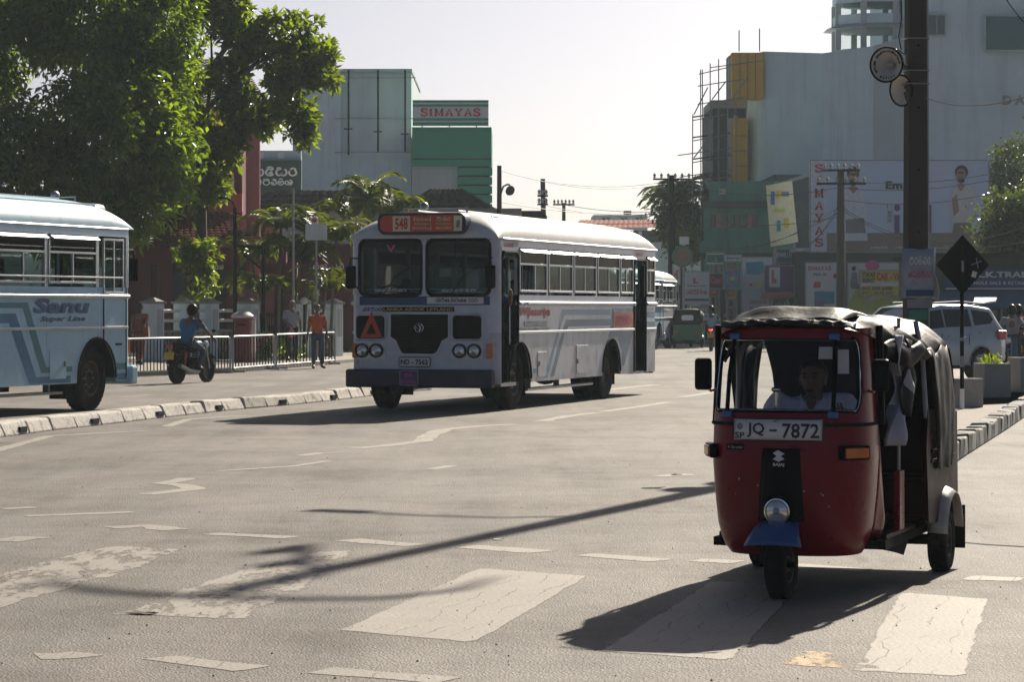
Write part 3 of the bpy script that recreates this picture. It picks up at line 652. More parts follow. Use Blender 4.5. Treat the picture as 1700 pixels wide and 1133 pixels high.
# ------------------------------------------------------------------ left: railings, boundary wall, post box
def barrier(a, b, h, label, n):
    t = thing('crowd_barrier', label, 'barrier', a, math.atan2((b-a).y, (b-a).x), 'steel barriers along the pavement edge'); L = (b-a).length
    m = MB(); r = .12
    m.tube([(.03,0,.0),(.03,0,h-r),(.03+r*.3,0,h-r*.3),(.03+r,0,h),(L-.03-r,0,h),(L-.03-r*.3,0,h-r*.3),(L-.03,0,h-r),(L-.03,0,0)], .028, 8); m.build('frame', 'steel', t, 60)
    m = MB().cyl((.03,0,.12),(L-.03,0,.12), .022, n=8); m.build('bottom_rail', 'steel', t, 60)
    for x in (.35, L-.35): MB().box((x,0,.03),(.08,.5,.05)).build('foot', 'steel', t)
    bm = MB().cyl((0,0,.12),(0,0,h), .016, n=6); p = bm.build('bar', 'black_paint', t); p.location.x = L/n
    for i in range(2, n):
        q = p.copy(); C.objects.link(q); q.location.x = L*i/n; q.parent = t
    return t
bp = [G(175,628.5), G(383,619.5), G(386,619.3), G(455,613.5), G(458,613.3), G(556,605)]
barrier(bp[0], bp[1], .93, 'long steel barrier beside the motorbike rider in blue', 38)
barrier(bp[2], bp[3], .94, 'steel barrier in front of the red post box', 14)
barrier(bp[4], bp[5], .95, 'steel barrier with the man in orange standing before it', 18)
# boundary wall: pillars, white rails, stone plinth
def wl(x): return 83+(x-237)/(565-237)*9
pill = [(237,271),(290,320),(333,362),(393,430),(492,519),(540,568)]
for i, (x0, x1) in enumerate(pill):
    Y = wl(x0); c = W((x0+x1)/2, 512, Y); w = (x1-x0)/FPX*Y*.8
    t = thing('gate_pillar', ['grey wall pillar with peaked cap beside the woman with brown bag','grey wall pillar just behind the helmeted rider','grey wall pillar in front of the almond trunk','wide grey gate pillar behind the red post box','grey gate pillar behind the man holding a pink bag','grey wall pillar beyond the man in orange'][i], 'pillar', (c.x, Y, .1), R_(-24), 'grey pillars of the boundary wall')
    MB().box((0,0,.86),(w,.5,1.72)).build('shaft', 'grey_wall', t, bevel=.02)
    MB().box((0,0,1.75),(w+.1,.6,.07)).box((0,0,1.84),(w+.02,.5,.12), taper=.2).build('cap', 'concrete', t)
    MB().box((w/2+.003,0,1.1),(.02,.3,.9)).build('recess_panel', 'white_wall', t)
spans = [(0,1),(1,2),(2,3),(4,5)]
for i, (a, b) in enumerate(spans):
    A = W((pill[a][0]+pill[a][1])/2, 512, wl(pill[a][0])); B = W((pill[b][0]+pill[b][1])/2, 512, wl(pill[b][0])); A.z = B.z = .1
    d = (B-A); L = d.length; t = thing('stone_wall', ['low rubble stone wall with white rails beside the brown handbag','low rubble stone wall with white rails behind the rider','low rubble stone wall with white rails left of the post box','low rubble stone wall with white rails beyond the gate'][i], 'wall', A, math.atan2(d.y, d.x), 'rubble plinths between pillars')
    MB().box((L/2,.02,.42),(L,.34,.84)).build('core', 'mortar', t); MB().box((L/2,0,.87),(L,.44,.07)).build('coping', 'concrete', t)
    st = []
    for s in range(3):
        mm = MB(); n = 7; q = [(.15*math.cos(6.28*j/n)*random.uniform(.8,1.1), .1*math.sin(6.28*j/n)*random.uniform(.8,1.1)) for j in range(n)]
        mm.prism(q, (0,-.04,0), (1,0,0), (0,0,1), .05); st.append(mm)
    me = [s.build('stone', 'stone', t) for s in st]; first = [True]*3
    for r in range(4):
        for c in range(int(L/.31)):
            kk = (r*5+c*3) % 3; o = me[kk]
            if not first[kk]: o = o.copy(); C.objects.link(o); o.parent = t
            first[kk] = False; o.location = (.16+c*.31+(r % 2)*.14, -.15, .12+r*.205); o.rotation_euler.y = random.uniform(-.3,.3)
    for z in (1.2, 1.5): MB().cyl((0,0,z),(L,0,z), .05, n=8).build('rail', 'white_print', t, 60)
# iron gate between the pillars
A = W(432,512,90); B = W(490,512,91.5); A.z = B.z = .1; d = B-A; L = d.length
t = thing('iron_gate', 'dark iron gate between grey pillars under the palms', 'gate', A, math.atan2(d.y, d.x))
m = MB(); [m.cyl((0,0,z),(L,0,z), .03, n=6) for z in (.15,.75,1.35)]; [m.cyl((x,0,0),(x,0,1.4), .035, n=6) for x in (0,L/2,L)]; m.build('gate_frame', 'black_paint', t)
p = MB().cyl((0,0,.1),(0,0,1.45), .015, n=6).build('bar', 'black_paint', t); p.location.x = .12
for i in range(2, int(L/.12)):
    q = p.copy(); C.objects.link(q); q.parent = t; q.location.x = i*.12
def flower_bed(x, Y, w, h, label, pink):
    b = W(x, 512, Y); b.z = .1; t = thing('flowering_shrub', label, 'shrub', b)
    foliage('foliage', [((0,0,h*.5),(w,.4,h*.5))], 90, 10, .12, .05, 'grass_green', t, .1, .3, -.8, .1); MB().tube([(0,0,0),(.05,0,h*.6)], .02).build('stem', 'bark', t)
    if pink:
        m = MB(); [m.ell((random.uniform(-w,w)*.8, -.4+random.uniform(-.1,.1), random.uniform(.3,h)), (.06,.06,.05), 6, 4) for i in range(14)]; m.build('blossom', 'pink_plastic', t)
flower_bed(442, 84, .5, .8, 'small shrub dotted with pink flowers by the gate', True); flower_bed(478, 86, .4, .45, 'low yellow green shrub behind the barrier', False)
# post box
c = W(403,512,80.5); t = thing('post_box', 'red pillar post box with pale domed cap behind the barriers', 'post box', (c.x, c.y, .1))
MB().lathe([(0,0),(.3,0),(.3,.12),(.26,.14),(.26,1.22),(.29,1.24),(.29,1.3),(0,1.3)], (0,0,0), (0,0,1), 20).build('body', 'post_red', t, 40)
MB().lathe([(.33,1.3),(.34,1.36),(.2,1.46),(0,1.5)], (0,0,0), (0,0,1), 20).build('cap', 'dull_white', t, 40)
MB().box((0,-.265,1.1),(.26,.02,.05)).build('slot', 'black_paint', t)
c = W(421,512,81); o = MB().box((0,0,.65),(.11,.11,1.3)).box((0,0,1.31),(.15,.15,.05)).build('marker_post', 'white_print'); o.location = (c.x, c.y, .1); tag(o, 'slim white marker post next to the red post box', 'post')
# thin posts, pipe frame, sign, garden lamp
def post(name, label, x, ytop, Y, r, matn='steel', cat='pole', z0=.1, group=None):
    c = W(x, ytop, Y); t = thing(name, label, cat, (c.x, Y, z0), 0, group); MB().cyl((0,0,0),(0,0,c.z-z0), r, r*.8, 10).build('shaft', matn, t, 60); return t, c.z-z0
t, h = post('lamp_post', 'dark tall pipe with curved arm in front of the tiled porch', 390, 345, 86, .07, 'black_paint')
MB().tube([(0,0,h),(-.05,0,h+.18),(-.25,0,h+.3),(-.5,0,h+.3)], .035).build('arm', 'black_paint', t, 60)
t, h = post('pipe_frame', 'dark square pipe frame standing before the red porch', 437, 412, 86, .07, 'black_paint', 'frame')
MB().cyl((0,0,h),(-.86,0,h+.08), .05, n=8).cyl((0,0,h-.7),(-.6,0,h-.2), .035, n=8).build('brace', 'black_paint', t, 60)
t, h = post('thin_pole', 'slender grey pole among the palms beside the white haired man', 487, 312, 86.5, .045, 'steel')
t, h = post('direction_sign', 'blank pale rectangular sign on a post in the palms', 525, 372, 85, .035, 'steel', 'sign')
MB().box((0,-.05,h-.25),(.66,.04,.5)).build('board', 'sign_board', t); MB().ell((-.05,-.05,h+.1),(.13,.04,.13)).build('round_badge', 'white_print', t, 60); MB().ell((-.05,-.09,h+.1),(.07,.02,.07)).build('badge_mark', 'red_print', t, 60)
t, h = post('garden_lamp', 'white globe lamp on a short post by the gate pillar', 505, 505, 87, .04, 'black_paint', 'lamp'); MB().ell((0,0,h+.1),(.115,.115,.12),14,10).build('globe', 'white_print', t, 60)
t, h = post('t_post', 'dark post with a pale flat head behind the boundary wall', 520, 470, 92, .06, 'black_paint', 'post'); MB().box((0,0,h),(.5,.2,.04)).build('head', 'dull_white', t)

# ------------------------------------------------------------------ buildings
class B:
    """a building: parts given by photo rectangles at a known distance"""
    def __init__(s, name, label, x, Y, cat='building', group=None, z=0):
        s.Y = Y; c = W(x, 512, Y); s.loc = Vector((c.x, Y, z)); s.t = thing(name, label, cat, s.loc, 0, group)
    def box(s, name, x0, x1, y0, y1, matn, d=8, Y=None, parent=None, bevel=0, proud=0):
        Y = (Y or s.Y); a = W(x0, y1, Y)-s.loc; b = W(x1, y0, Y)-s.loc; a.z = max(a.z, -.05)
        return MB().bx(a.x, b.x, a.y-proud, a.y+d, a.z, b.z).build(name, matn, parent or s.t, bevel=bevel)
    def win(s, x0, x1, y0, y1, Y=None, fm='white_wall', gm='dark_glass', nx=1, ny=1, fr=.08):
        Y = Y or s.Y; a = W(x0, y1, Y)-s.loc; b = W(x1, y0, Y)-s.loc; y = a.y
        m = MB(); w = b.x-a.x; h = b.z-a.z
        m.bx(a.x-fr, a.x, y-.1, y+.02, a.z-fr, b.z+fr).bx(b.x, b.x+fr, y-.1, y+.02, a.z-fr, b.z+fr).bx(a.x, b.x, y-.1, y+.02, b.z, b.z+fr).bx(a.x-.05, b.x+.05, y-.14, y+.02, a.z-fr, a.z)
        for i in range(1, nx): xx = a.x+w*i/nx; m.bx(xx-.025, xx+.025, y-.07, y+.02, a.z, b.z)
        for i in range(1, ny): zz = a.z+h*i/ny; m.bx(a.x, b.x, y-.065, y+.02, zz-.025, zz+.025)
        f = m.build('window', fm, s.t)
        for i in range(nx):
            for j in range(ny): MB().bx(a.x+w*i/nx+.03, a.x+w*(i+1)/nx-.03, y-.03, y+.01, a.z+h*j/ny+.03, a.z+h*(j+1)/ny-.03).build('pane', gm, f)
    def text(s, st, x0, x1, y0, y1, matn, Y=None, parent=None, d=.03, **k):
        Y = Y or s.Y; a = W(x0, y1, Y)-s.loc; b = W(x1, y0, Y)-s.loc
        return text(parent or s.t, st, (a.x, a.y-d, a.z), (1,0,0), (0,0,1), b.x-a.x, b.z-a.z, matn, **k)
    def sin(s, st, x0, x1, y0, y1, matn, Y=None, parent=None, d=.03, **k):
        Y = Y or s.Y; a = W(x0, y1, Y)-s.loc; b = W(x1, y0, Y)-s.loc
        return sinhala(parent or s.t, st, (a.x, a.y-d, a.z), (1,0,0), (0,0,1), b.x-a.x, b.z-a.z, matn, **k)
    def quad(s, name, pts, matn, d=.3):
        P = [W(*p)-s.loc for p in pts]; k = len(P); n = (P[1]-P[0]).cross(P[-1]-P[0]).normalized(); n = n if n.y > 0 else -n
        return MB().add(P+[p+n*d for p in P], [list(range(k)), list(range(2*k-1,k-1,-1))]+[[(i+1) % k, i, k+i, k+(i+1) % k] for i in range(k)]).build(name, matn, s.t)
def tiled(name, A, Bq, Cq, D, loc, parent, matn, course=.33, wave=.25):
    """sloping tile roof: eave A-B, ridge D-C; stepped courses of half-round tiles"""
    A, Bq, Cq, D = [Vector(p)-loc for p in (A, Bq, Cq, D)]; n = (Bq-A).cross(D-A).normalized(); n = n if n.z > 0 else -n
    L = (Bq-A).length; H = (D-A).length; nc = max(2, int(H/course)); nw = max(2, int(L/wave)); m = MB()
    for c in range(nc):
        def f(u, v, c=c):
            t = (c+v*1.12)/nc; e = A.lerp(D, t).lerp(Bq.lerp(Cq, t), u)
            return e+n*(.05*(1-v)+.045*abs(math.sin(u*nw*math.pi)))
        m.grid(f, nw*4+1, 2)
    return stuff(m.build(name, matn, parent, None, solid=.02))
# red post office
po = B('post_office', 'dark red two storey building with tiled porch roof and pink columns', 380, 100, 'building', z=.1)
po.box('lower_wall', 205, 640, 405, 640, 'red_wall', 8, 101.5)
po.box('porch_beam', 228, 475, 412, 438, 'red_wall', .5, 98)
for x in (232, 268, 377, 476): po.box('porch_pier', x, x+17, 436, 640, 'red_wall', .5, 98.1)
po.box('porch_door', 285, 372, 452, 640, 'dark_wall', .2, 101.3); po.box('notice_wall', 388, 455, 455, 540, 'pink_wall', .15, 101.3); po.box('side_door', 470, 500, 470, 640, 'wood', .2, 101.3); po.box('fascia_sign', 510, 600, 432, 452, 'red_wall', .2, 100.5)
po.sin('tl rv', 520, 572, 436, 448, 'white_print', 100.5); po.sin('trvl', 340, 372, 438, 448, 'white_print', 98)
tiled('porch_roof', W(228,412,96.5), W(398,412,96.5), W(372,352,101), W(262,352,101), po.loc, po.t, 'tile'); tiled('porch_roof', W(398,412,96.5), W(482,404,101), W(440,372,104), W(372,352,101), po.loc, po.t, 'tile')
po.box('upper_wall', 255, 402, 180, 420, 'red_wall', 6, 103); po.box('balcony_wall', 345, 402, 322, 352, 'pink_wall', .4, 100.8)
for x0, x1, y0 in ((262,285,235),(308,322,235),(408,432,195)):
    a = W((x0+x1)/2, 600, 99.5)-po.loc; b = W(0, y0, 99.5)-po.loc; MB().cyl((a.x,a.y,0),(a.x,a.y,b.z), (x1-x0)/2/FPX*99.5, n=18).build('column', 'pink_wall' if x0 > 400 else 'red_wall', po.t, 60)
po.win(292, 306, 300, 350, 102.9, 'wood'); po.win(360, 385, 290, 335, 102.9, 'white_print', nx=2); po.win(300, 340, 250, 290, 102.9, 'wood', nx=2)
po.box('upper_slab', 235, 440, 176, 196, 'pink_wall', 6, 98.6)
tiled('upper_roof', W(230,178,98), W(448,178,98), W(400,100,104), W(280,100,104), po.loc, po.t, 'tile')
# green lettered building
gb = B('shop_building', 'low building with dark green fascia and white block letters', 440, 132)
gb.box('wall', 335, 502, 320, 600, 'dark_wall', 8); gb.box('parapet', 335, 500, 250, 268, 'grey_wall_b', .4, 132.2); gb.box('fascia', 330, 500, 266, 322, 'green_dark', .5, 131.8)
gb.sin('vydyr', 402, 495, 276, 293, 'white_print', 131.8, pen=.16); gb.sin('Amvtl', 430, 487, 296, 308, 'white_print', 131.8, pen=.16)
for x in (395, 428, 461): gb.box('vent_block', x, x+10, 253, 264, 'white_print', .1, 132.1)
# grey tower block + green shop tower
g1 = B('office_block', 'tall plain grey block with three dark steel uprights on its side', 590, 150)
g1.box('wall', 486, 683, 118, 600, 'grey_wall', 14); g1.box('wall_return', 486, 566, 115, 600, 'grey_wall', 13, 149.6); g1.box('parapet', 484, 684, 114, 119, 'grey_wall_b', 14.2, 149.5); g1.box('roof_hut', 508, 550, 107, 116, 'dark_tile', 3, 153)
for x in (579, 628, 673): g1.box('steel_upright', x-2, x+1, 116, 257 if x < 600 else 252, 'black_paint', .15, 149.4); g1.box('bracket', x-8, x+6, 213+(x-579)*.09, 215+(x-579)*.09, 'black_paint', .1, 149.3)
for y in (128, 196, 252): g1.box('steel_rail', 556, 690, y, y+1.4, 'steel', .08, 149.5)
g2 = B('shop_tower', 'green clad shop tower with ribbed corner and red lettered sign', 745, 146)
g2.box('cladding', 684, 816, 211, 276, 'green_clad', 8); g2.box('white_wall', 684, 760, 275.5, 600, 'white_wall', 8, 146.3); g2.box('core', 759, 813, 275, 600, 'dark_wall', 8, 146.4)
for i in range(6): g2.box('rib', 759, 817, 279+i*15, 291+i*15, 'green_clad', 1, 146)
g2.box('shadow_gap', 685, 816, 263, 265, 'dark_wall', .1, 145.95)
sg = B('rooftop_sign', 'white and green rooftop sign reading SIMAYAS in red', 748, 145.5, 'sign')
sg.loc.z = 0; sg.box('board', 685, 811, 166, 208, 'white_print', .5)
for y0, y1 in ((166,170),(173,177),(196,200),(203,208)): sg.box('green_band', 685, 811, y0, y1, 'green_clad', .3, 145.46)
sg.text('SIMAYAS', 698, 798, 179, 194, 'red_print', d=.06, slab=1); [sg.box('leg', x, x+2, 207, 212, 'steel', .1, 145.8) for x in (700, 745, 790)]
# dark roofs in the middle
for i, (x0, x1, y0, y1, Y, lab) in enumerate(((395,700,318,352,122,'long dark tiled roof house in front of the grey block'),(660,832,316,352,118,'dark hipped roof house behind the white bus roof'))):
    h = B('tiled_house', lab, (x0+x1)/2, Y); h.box('wall', x0+8, x1-8, y1-2, 600, 'white_wall', 7)
    tiled('roof', W(x0,y1,Y-.6), W(x1,y1,Y-.6), W(x1-60,y0,Y+1.3), W(x0+50,y0,Y+1.3), h.loc, h.t, 'dark_tile', .6, .5)
h = B('flat_house', 'low pale flat roofed house under the street lamp', 780, 112); h.box('wall', 700, 864, 352, 600, 'white_wall', 6); h.box('parapet', 696, 866, 346, 353, 'concrete', 6.4, 111.8); h.win(720, 750, 362, 385)
h = B('flat_house', 'dark low house with sloping eave beyond the street lamp', 885, 124); h.box('wall', 864, 908, 358, 600, 'dark_wall', 6); h.quad('roof', [(862,350,123),(900,350,123),(916,378,123),(862,372,123)], 'dark_tile', 5); h.box('window_band', 868, 890, 366, 376, 'grey_wall', .2, 123.8)
h = B('tin_roof_house', 'house with long pink corrugated tin roof at the street end', 1035, 190)
h.box('wall', 965, 1110, 383, 600, 'dark_wall', 8); [h.box('pier', x, x+6, 384, 600, 'grey_wall_b', .4, 189.6) for x in (972, 1010, 1060)]
tiled('roof', W(950,381,188), W(1112,379,188), W(1106,366,196), W(962,367,196), h.loc, h.t, 'pink_tin', 9, .35); h.box('cabinet', 1090, 1102, 363, 380, 'black_paint', .5, 187.5)
h = B('far_block', 'pale flat block on the hill behind the tin roof', 1035, 330); h.box('wall', 985, 1075, 357, 600, 'grey_wall', 10); [h.win(x, x+12, 361, 368, 330, nx=2) for x in (1000, 1030, 1055)]; h.box('water_tank', 1036, 1048, 350, 358, 'black_paint', 2, 332)
h = B('street_house', 'dim two storey shop house beside the far buses', 1095, 175); h.box('wall', 1060, 1180, 402, 640, 'grey_wall_b', 8); h.win(1066, 1078, 410, 440, nx=2); h.win(1086, 1100, 455, 500, nx=1)
# big grey building on the right
gr = B('department_store', 'huge blank grey building with corner tower and scaffolded end', 1450, 150)
def wallpoly(name, pts, ytop, matn, back=168):
    P = [W(x, 512, Y) for x, Y in pts]; k = len(P); V = []
    for (x, Y), yt in zip(pts, ytop): q = W(x, yt, Y)-gr.loc; V += [(q.x, q.y, 0), (q.x, q.y, q.z)]
    b = len(V); V += [(q[0], q[1]+14, q[2]) for q in V]; F = [[2*i, 2*i+2, 2*i+3, 2*i+1] for i in range(k-1)]+[[2*i+1, 2*i+3, b+2*i+3, b+2*i+1] for i in range(k-1)]+[[0, 1, b+1, b], [2*k-2, b+2*k-2, b+2*k-1, 2*k-1]]
    return MB().add(V, F).build(name, matn, gr.t)
wallpoly('wall', [(1241,153),(1267,150.5),(1366,147)], [92,85,88], 'grey_wall'); wallpoly('wall', [(1366.2,147),(1450,148.5)], [88,76], 'grey_wall'); wallpoly('wall', [(1450.2,148.5),(1500,149.5)], [76,60], 'grey_wall_b'); wallpoly('wall', [(1500.2,149.5),(1780,151)], [-40,-40], 'grey_wall')  # facet shading is put into the colour: the third wall gets a darker grey
gr.box('yellow_panel', 1215, 1267, 87, 164, 'yellow_panel', 1.2, 150.2); gr.box('yellow_panel', 1218, 1240, 196, 302, 'yellow_panel', 1, 152)
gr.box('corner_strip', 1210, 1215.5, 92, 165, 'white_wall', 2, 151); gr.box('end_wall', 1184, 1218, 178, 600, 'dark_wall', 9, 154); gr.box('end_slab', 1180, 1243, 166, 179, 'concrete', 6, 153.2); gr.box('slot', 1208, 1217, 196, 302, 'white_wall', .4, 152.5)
[gr.box('panel_joint', x, x+.8, 88, 164, 'dark_wall', .05, 150.17) for x in (1228, 1241, 1254)]; [gr.box('panel_joint', 1218, 1240, y, y+.8, 'dark_wall', .05, 151.97) for y in (225, 250, 275)]
gr.win(1541, 1569, 24, 58, 149.6, 'grey_wall_b', 'teal_glass', 2); gr.win(1636, 1760, 26, 83, 150.0, 'grey_wall_b', 'teal_glass', 1)
gr.text('D A', 1664, 1702, 158, 174, 'concrete', 149.9, bold=.05)
def octo(r, n=8, rot=22.5): return [(r*math.cos(R_(rot+360*i/n)), r*math.sin(R_(rot+360*i/n))) for i in range(n)]
tc_ = W(1452, 512, 152)-gr.loc
def oct_prism(name, r, y0, y1, matn, r2=None):
    z0 = W(0, y1, 150).z; z1 = W(0, y0, 150).z; A = octo(r); Bq = octo(r2 or r); k = 8
    return MB().add([(tc_.x+x, tc_.y+y, z0) for x, y in A]+[(tc_.x+x, tc_.y+y, z1) for x, y in Bq], [list(range(7,-1,-1)), list(range(8,16))]+[[i, (i+1) % 8, 8+(i+1) % 8, 8+i] for i in range(8)]).build(name, matn, gr.t)
oct_prism('tower_base', 2.35, 80, 130, 'grey_wall'); oct_prism('tower_glazing', 2.25, 44, 80, 'clear_glass'); oct_prism('tower_ledge', 2.95, 38, 45, 'white_wall', 2.3); oct_prism('tower_parapet', 2.4, 22, 38, 'grey_wall'); oct_prism('upper_glazing', 2.1, 2, 22, 'clear_glass'); oct_prism('tower_roof', 2.4, -30, 2, 'grey_wall'); oct_prism('tower_floor', 2.0, 78, 81, 'concrete')
for i in range(8):
    a = octo(2.28)[i]; z0 = W(0,80,150).z; z1 = W(0,2,150).z; MB().box((tc_.x+a[0], tc_.y+a[1], (z0+z1)/2),(.3,.3,z1-z0)).build('tower_mullion', 'white_wall', gr.t)
sc = B('scaffold', 'bamboo and pipe scaffolding around the unfinished grey building end', 1185, 148.5, 'scaffold')
def pipe(a, b, r=.05, nm='pole'): 
    MB().cyl(W(*a)-sc.loc, W(*b)-sc.loc, r, n=5).build(nm, 'steel', sc.t)
for x, y0, Y in ((1150,190,148.5),(1163,115,148.3),(1166,115,150),(1179,105,148.3),(1193,98,148.3),(1208,96,148.3),(1222,170,148.6),(1150,190,150),(1193,100,150)): pipe((x,y0,Y),(x+random.uniform(-2,2),600,Y),.032)
for y, x0, x1 in ((115,1160,1212),(135,1158,1235),(165,1158,1238),(192,1150,1215),(226,1150,1215),(250,1125,1215),(262,1150,1215),(286,1128,1215),(296,1150,1215),(104,1180,1268)): pipe((x0,y+8,148.3),(x1,y-4,148.2),.028, 'ledger'); 
for y in (192,226,262,296): MB().add([W(*p)-sc.loc for p in ((1150,y+1,148.4),(1212,y-7,148.4),(1212,y-7,150),(1150,y+1,150))], [(0,1,2,3)]).build('plank', 'wood', sc.t, solid=.08)
for a, b in (((1152,190),(1175,145)),((1182,165),(1205,135)),((1215,165),(1240,130)),((1152,262),(1178,228)),((1227,85),(1227,50)),((1261,85),(1261,47))): pipe((*a,148.2),(*b,148.2),.035,'brace')
# green corner building
kg = B('corner_building', 'green three storey corner building with gold letters on its parapet', 1230, 134)
def kY(x): f = (1285-x)/110; return 1/((1-f)/134+f/144)
def kq(name, x0, x1, y0, y1, matn, off=0, d=.4): return kg.quad(name, [(x0,y1,kY(x0)+off),(x1,y1,kY(x1)+off),(x1,y0,kY(x1)+off),(x0,y0,kY(x0)+off)], matn, d)
kq('wall', 1165, 1284, 330, 640, 'green_dark', .5, 6); kq('parapet', 1177, 1286, 301, 336, 'green_wall', 0, 1); kq('upper_wall', 1168, 1284, 345, 412, 'green_wall', .3, 1); kq('canopy', 1163, 1286, 334, 344, 'dark_wall', -.5, 1.5); kq('balcony', 1160, 1286, 400, 420, 'green_wall', -.6, 1); kq('mid_floor', 1168, 1284, 430, 470, 'green_wall', .35, .5); kq('lower_canopy', 1162, 1288, 462, 472, 'dark_wall', -.9, 1.5)
for x in (1180,1190,1200,1212,1222,1232,1242,1250): kq('window', x, x+7, 356, 378, 'black_paint' if x not in (1190,1242) else 'pink_wall', .22, .1)
for x in (1186, 1206, 1228, 1252): kq('window', x, x+12, 436, 458, 'black_paint', .28, .1)
a = W(1194, 323, kY(1194))-kg.loc; u = (W(1286,323,kY(1286))-W(1194,323,kY(1194))).normalized(); text(kg.t, 'K G T BUILDING', a-Vector((0,.05,0)), u, (0,0,1), 1.0, .3, 'cream', bold=.03)
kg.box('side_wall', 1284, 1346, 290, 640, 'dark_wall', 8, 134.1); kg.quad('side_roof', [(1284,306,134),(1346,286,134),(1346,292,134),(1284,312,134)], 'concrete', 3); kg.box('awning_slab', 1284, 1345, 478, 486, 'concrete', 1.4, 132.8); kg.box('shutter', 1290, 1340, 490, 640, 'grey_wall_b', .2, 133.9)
kg.box('shopfront', 1168, 1284, 480, 640, 'dark_wall', .3, 133.2)
# blue fronted shop on the right
sh = B('tyre_shop', 'low shop with blue fascia sign and blue awning', 1640, 98)
sh.box('wall', 1545, 1790, 425, 640, 'dark_wall', 8); sh.box('fascia', 1570, 1790, 447, 482, 'blue_sign', .3, 97.7); sh.text('J.K.K.TRADERS', 1604, 1745, 451, 464, 'white_print', 97.7, bold=.04); sh.text('WHOLE SALE & RETAIL MARKET', 1606, 1740, 467, 473, 'white_print', 97.7); sh.box('trim', 1570, 1790, 478.5, 480.5, 'white_print', .02, 97.67)
sh.quad('awning', [(1552,509,95.8),(1790,509,95.8),(1790,484,97.5),(1552,484,97.5)], 'blue_awning', .08); sh.box('roof', 1540, 1795, 420, 427, 'dark_tile', 9, 97.2)
for x in (1662, 1690, 1725): sh.box('awning_post', x, x+2, 505, 640, 'steel', .1, 96)
sh.box('door_poster', 1674, 1698, 512, 545, 'paper', .05, 97.9); sh.box('display', 1600, 1655, 515, 600, 'poster', .1, 97.9)
sh.quad('lean_to_roof', [(1615,506,92),(1652,500,92),(1655,494,93.5),(1618,494,93.5)], 'sign_board', .05)
# wall under the billboard
lw = B('hoarding_wall', 'long dark wall carrying the billboard above the painted adverts', 1450, 129)
lw.box('wall', 1325, 1660, 416, 640, 'dark_wall', 6); lw.box('cornice', 1322, 1662, 412, 418, 'grey_wall_b', 6.4, 128.7)
# ------------------------------------------------------------------ signs
def sign(name, label, x0, x1, y0, y1, Y, matn, items=(), legs=True, d=.15, cat='sign', frame_m='steel', group=None, ground=0):
    s = B(name, label, (x0+x1)/2, Y, cat, group, ground); bo = s.box('board', x0, x1, y0, y1, matn, d)
    a = W(x0, y1, Y)-s.loc; b = W(x1, y0, Y)-s.loc; r = .05
    MB().bx(a.x-r, a.x, a.y-.03, a.y+d, a.z-r, b.z+r).bx(b.x, b.x+r, a.y-.03, a.y+d, a.z-r, b.z+r).bx(a.x, b.x, a.y-.03, a.y+d, b.z, b.z+r).bx(a.x, b.x, a.y-.03, a.y+d, a.z-r, a.z).build('edge_frame', frame_m, s.t)
    if legs:
        for x in (a.x+(b.x-a.x)*.2, a.x+(b.x-a.x)*.8): MB().cyl((x, a.y+d+.06, 0), (x, a.y+d+.06, b.z), .05, n=6).build('leg', 'steel', s.t)
    for it in items:
        kd, st, p0, p1, q0, q1, mm = it[:7]
        if kd == 't': s.text(st, p0, p1, q0, q1, mm, **(it[7] if len(it) > 7 else {}))
        elif kd == 's': s.sin(st, p0, p1, q0, q1, mm, **(it[7] if len(it) > 7 else {}))
        elif kd == 'r': s.box(st, p0, p1, q0, q1, mm, .02, Y-.02*(it[7] if len(it) > 7 else 1))
        elif kd == 'e':
            c = W((p0+p1)/2, (q0+q1)/2, Y)-s.loc; MB().prism([(x*(p1-p0)/2/FPX*Y, y*(q1-q0)/2/FPX*Y) for x, y in circ(1, 18)], (c.x, c.y-.03-.01*(it[7] if len(it) > 7 else 0), c.z), (1,0,0), (0,0,1), .02).build(st, mm, s.t)
        elif kd == 'p':
            Q = [W(*q, Y)-s.loc for q in p0]; MB().add([(q.x, q.y-.025-.01*(p1 or 0), q.z) for q in Q], [list(range(len(Q)))]).build(st, mm, s.t)
    return s
mat('skin_print', (.42,.26,.2), .6); mat('grey_print', (.22,.24,.27), .6); mat('pink_print', (.75,.12,.35), .6); mat('lime_print', (.55,.62,.1), .6); mat('teal_print', (.05,.3,.42), .6); mat('pale_print', (.72,.77,.85), .6); mat('khaki_print', (.25,.2,.15), .6)
sb = sign('billboard', 'large pale blue billboard with red upright SIMAYAS letters and two men', 1346, 1641, 267, 418, 127.5, 'billboard', legs=False, d=.3, cat='billboard', items=[
 ('r','brown_band',1373,1641,387,418,'taupe'), ('r','letter_column',1346,1372,267,418,'pale_print')])
for i, ch in enumerate('SIMAYAS'): sb.text(ch, 1352+4*(ch == 'I'), 1367-4*(ch == 'I'), 272+i*20.6, 287+i*20.6, 'red_print', d=.08, slab=1)
sb.text('Em', 1470, 1498, 301, 314, 'black_print', d=.05, bold=.04); sb.text('Trend', 1472, 1480, 340, 370, 'grey_print', d=.05)
for x in (1444, 1486, 1545): sb.text('o emeraldlk', x, x+30, 408, 413, 'white_print', d=.06)
def printed(kind, pts, mm, k=0):
    Q = [W(*q, 127.5)-sb.loc for q in pts]; MB().add([(q.x, q.y-.03-.012*k, q.z) for q in Q], [list(range(len(Q)))]).build(kind, mm, sb.t)
def oval(x, y, a, b): return [(x+a*math.cos(6.283*i/16), y+b*math.sin(6.283*i/16)) for i in range(16)][::-1]
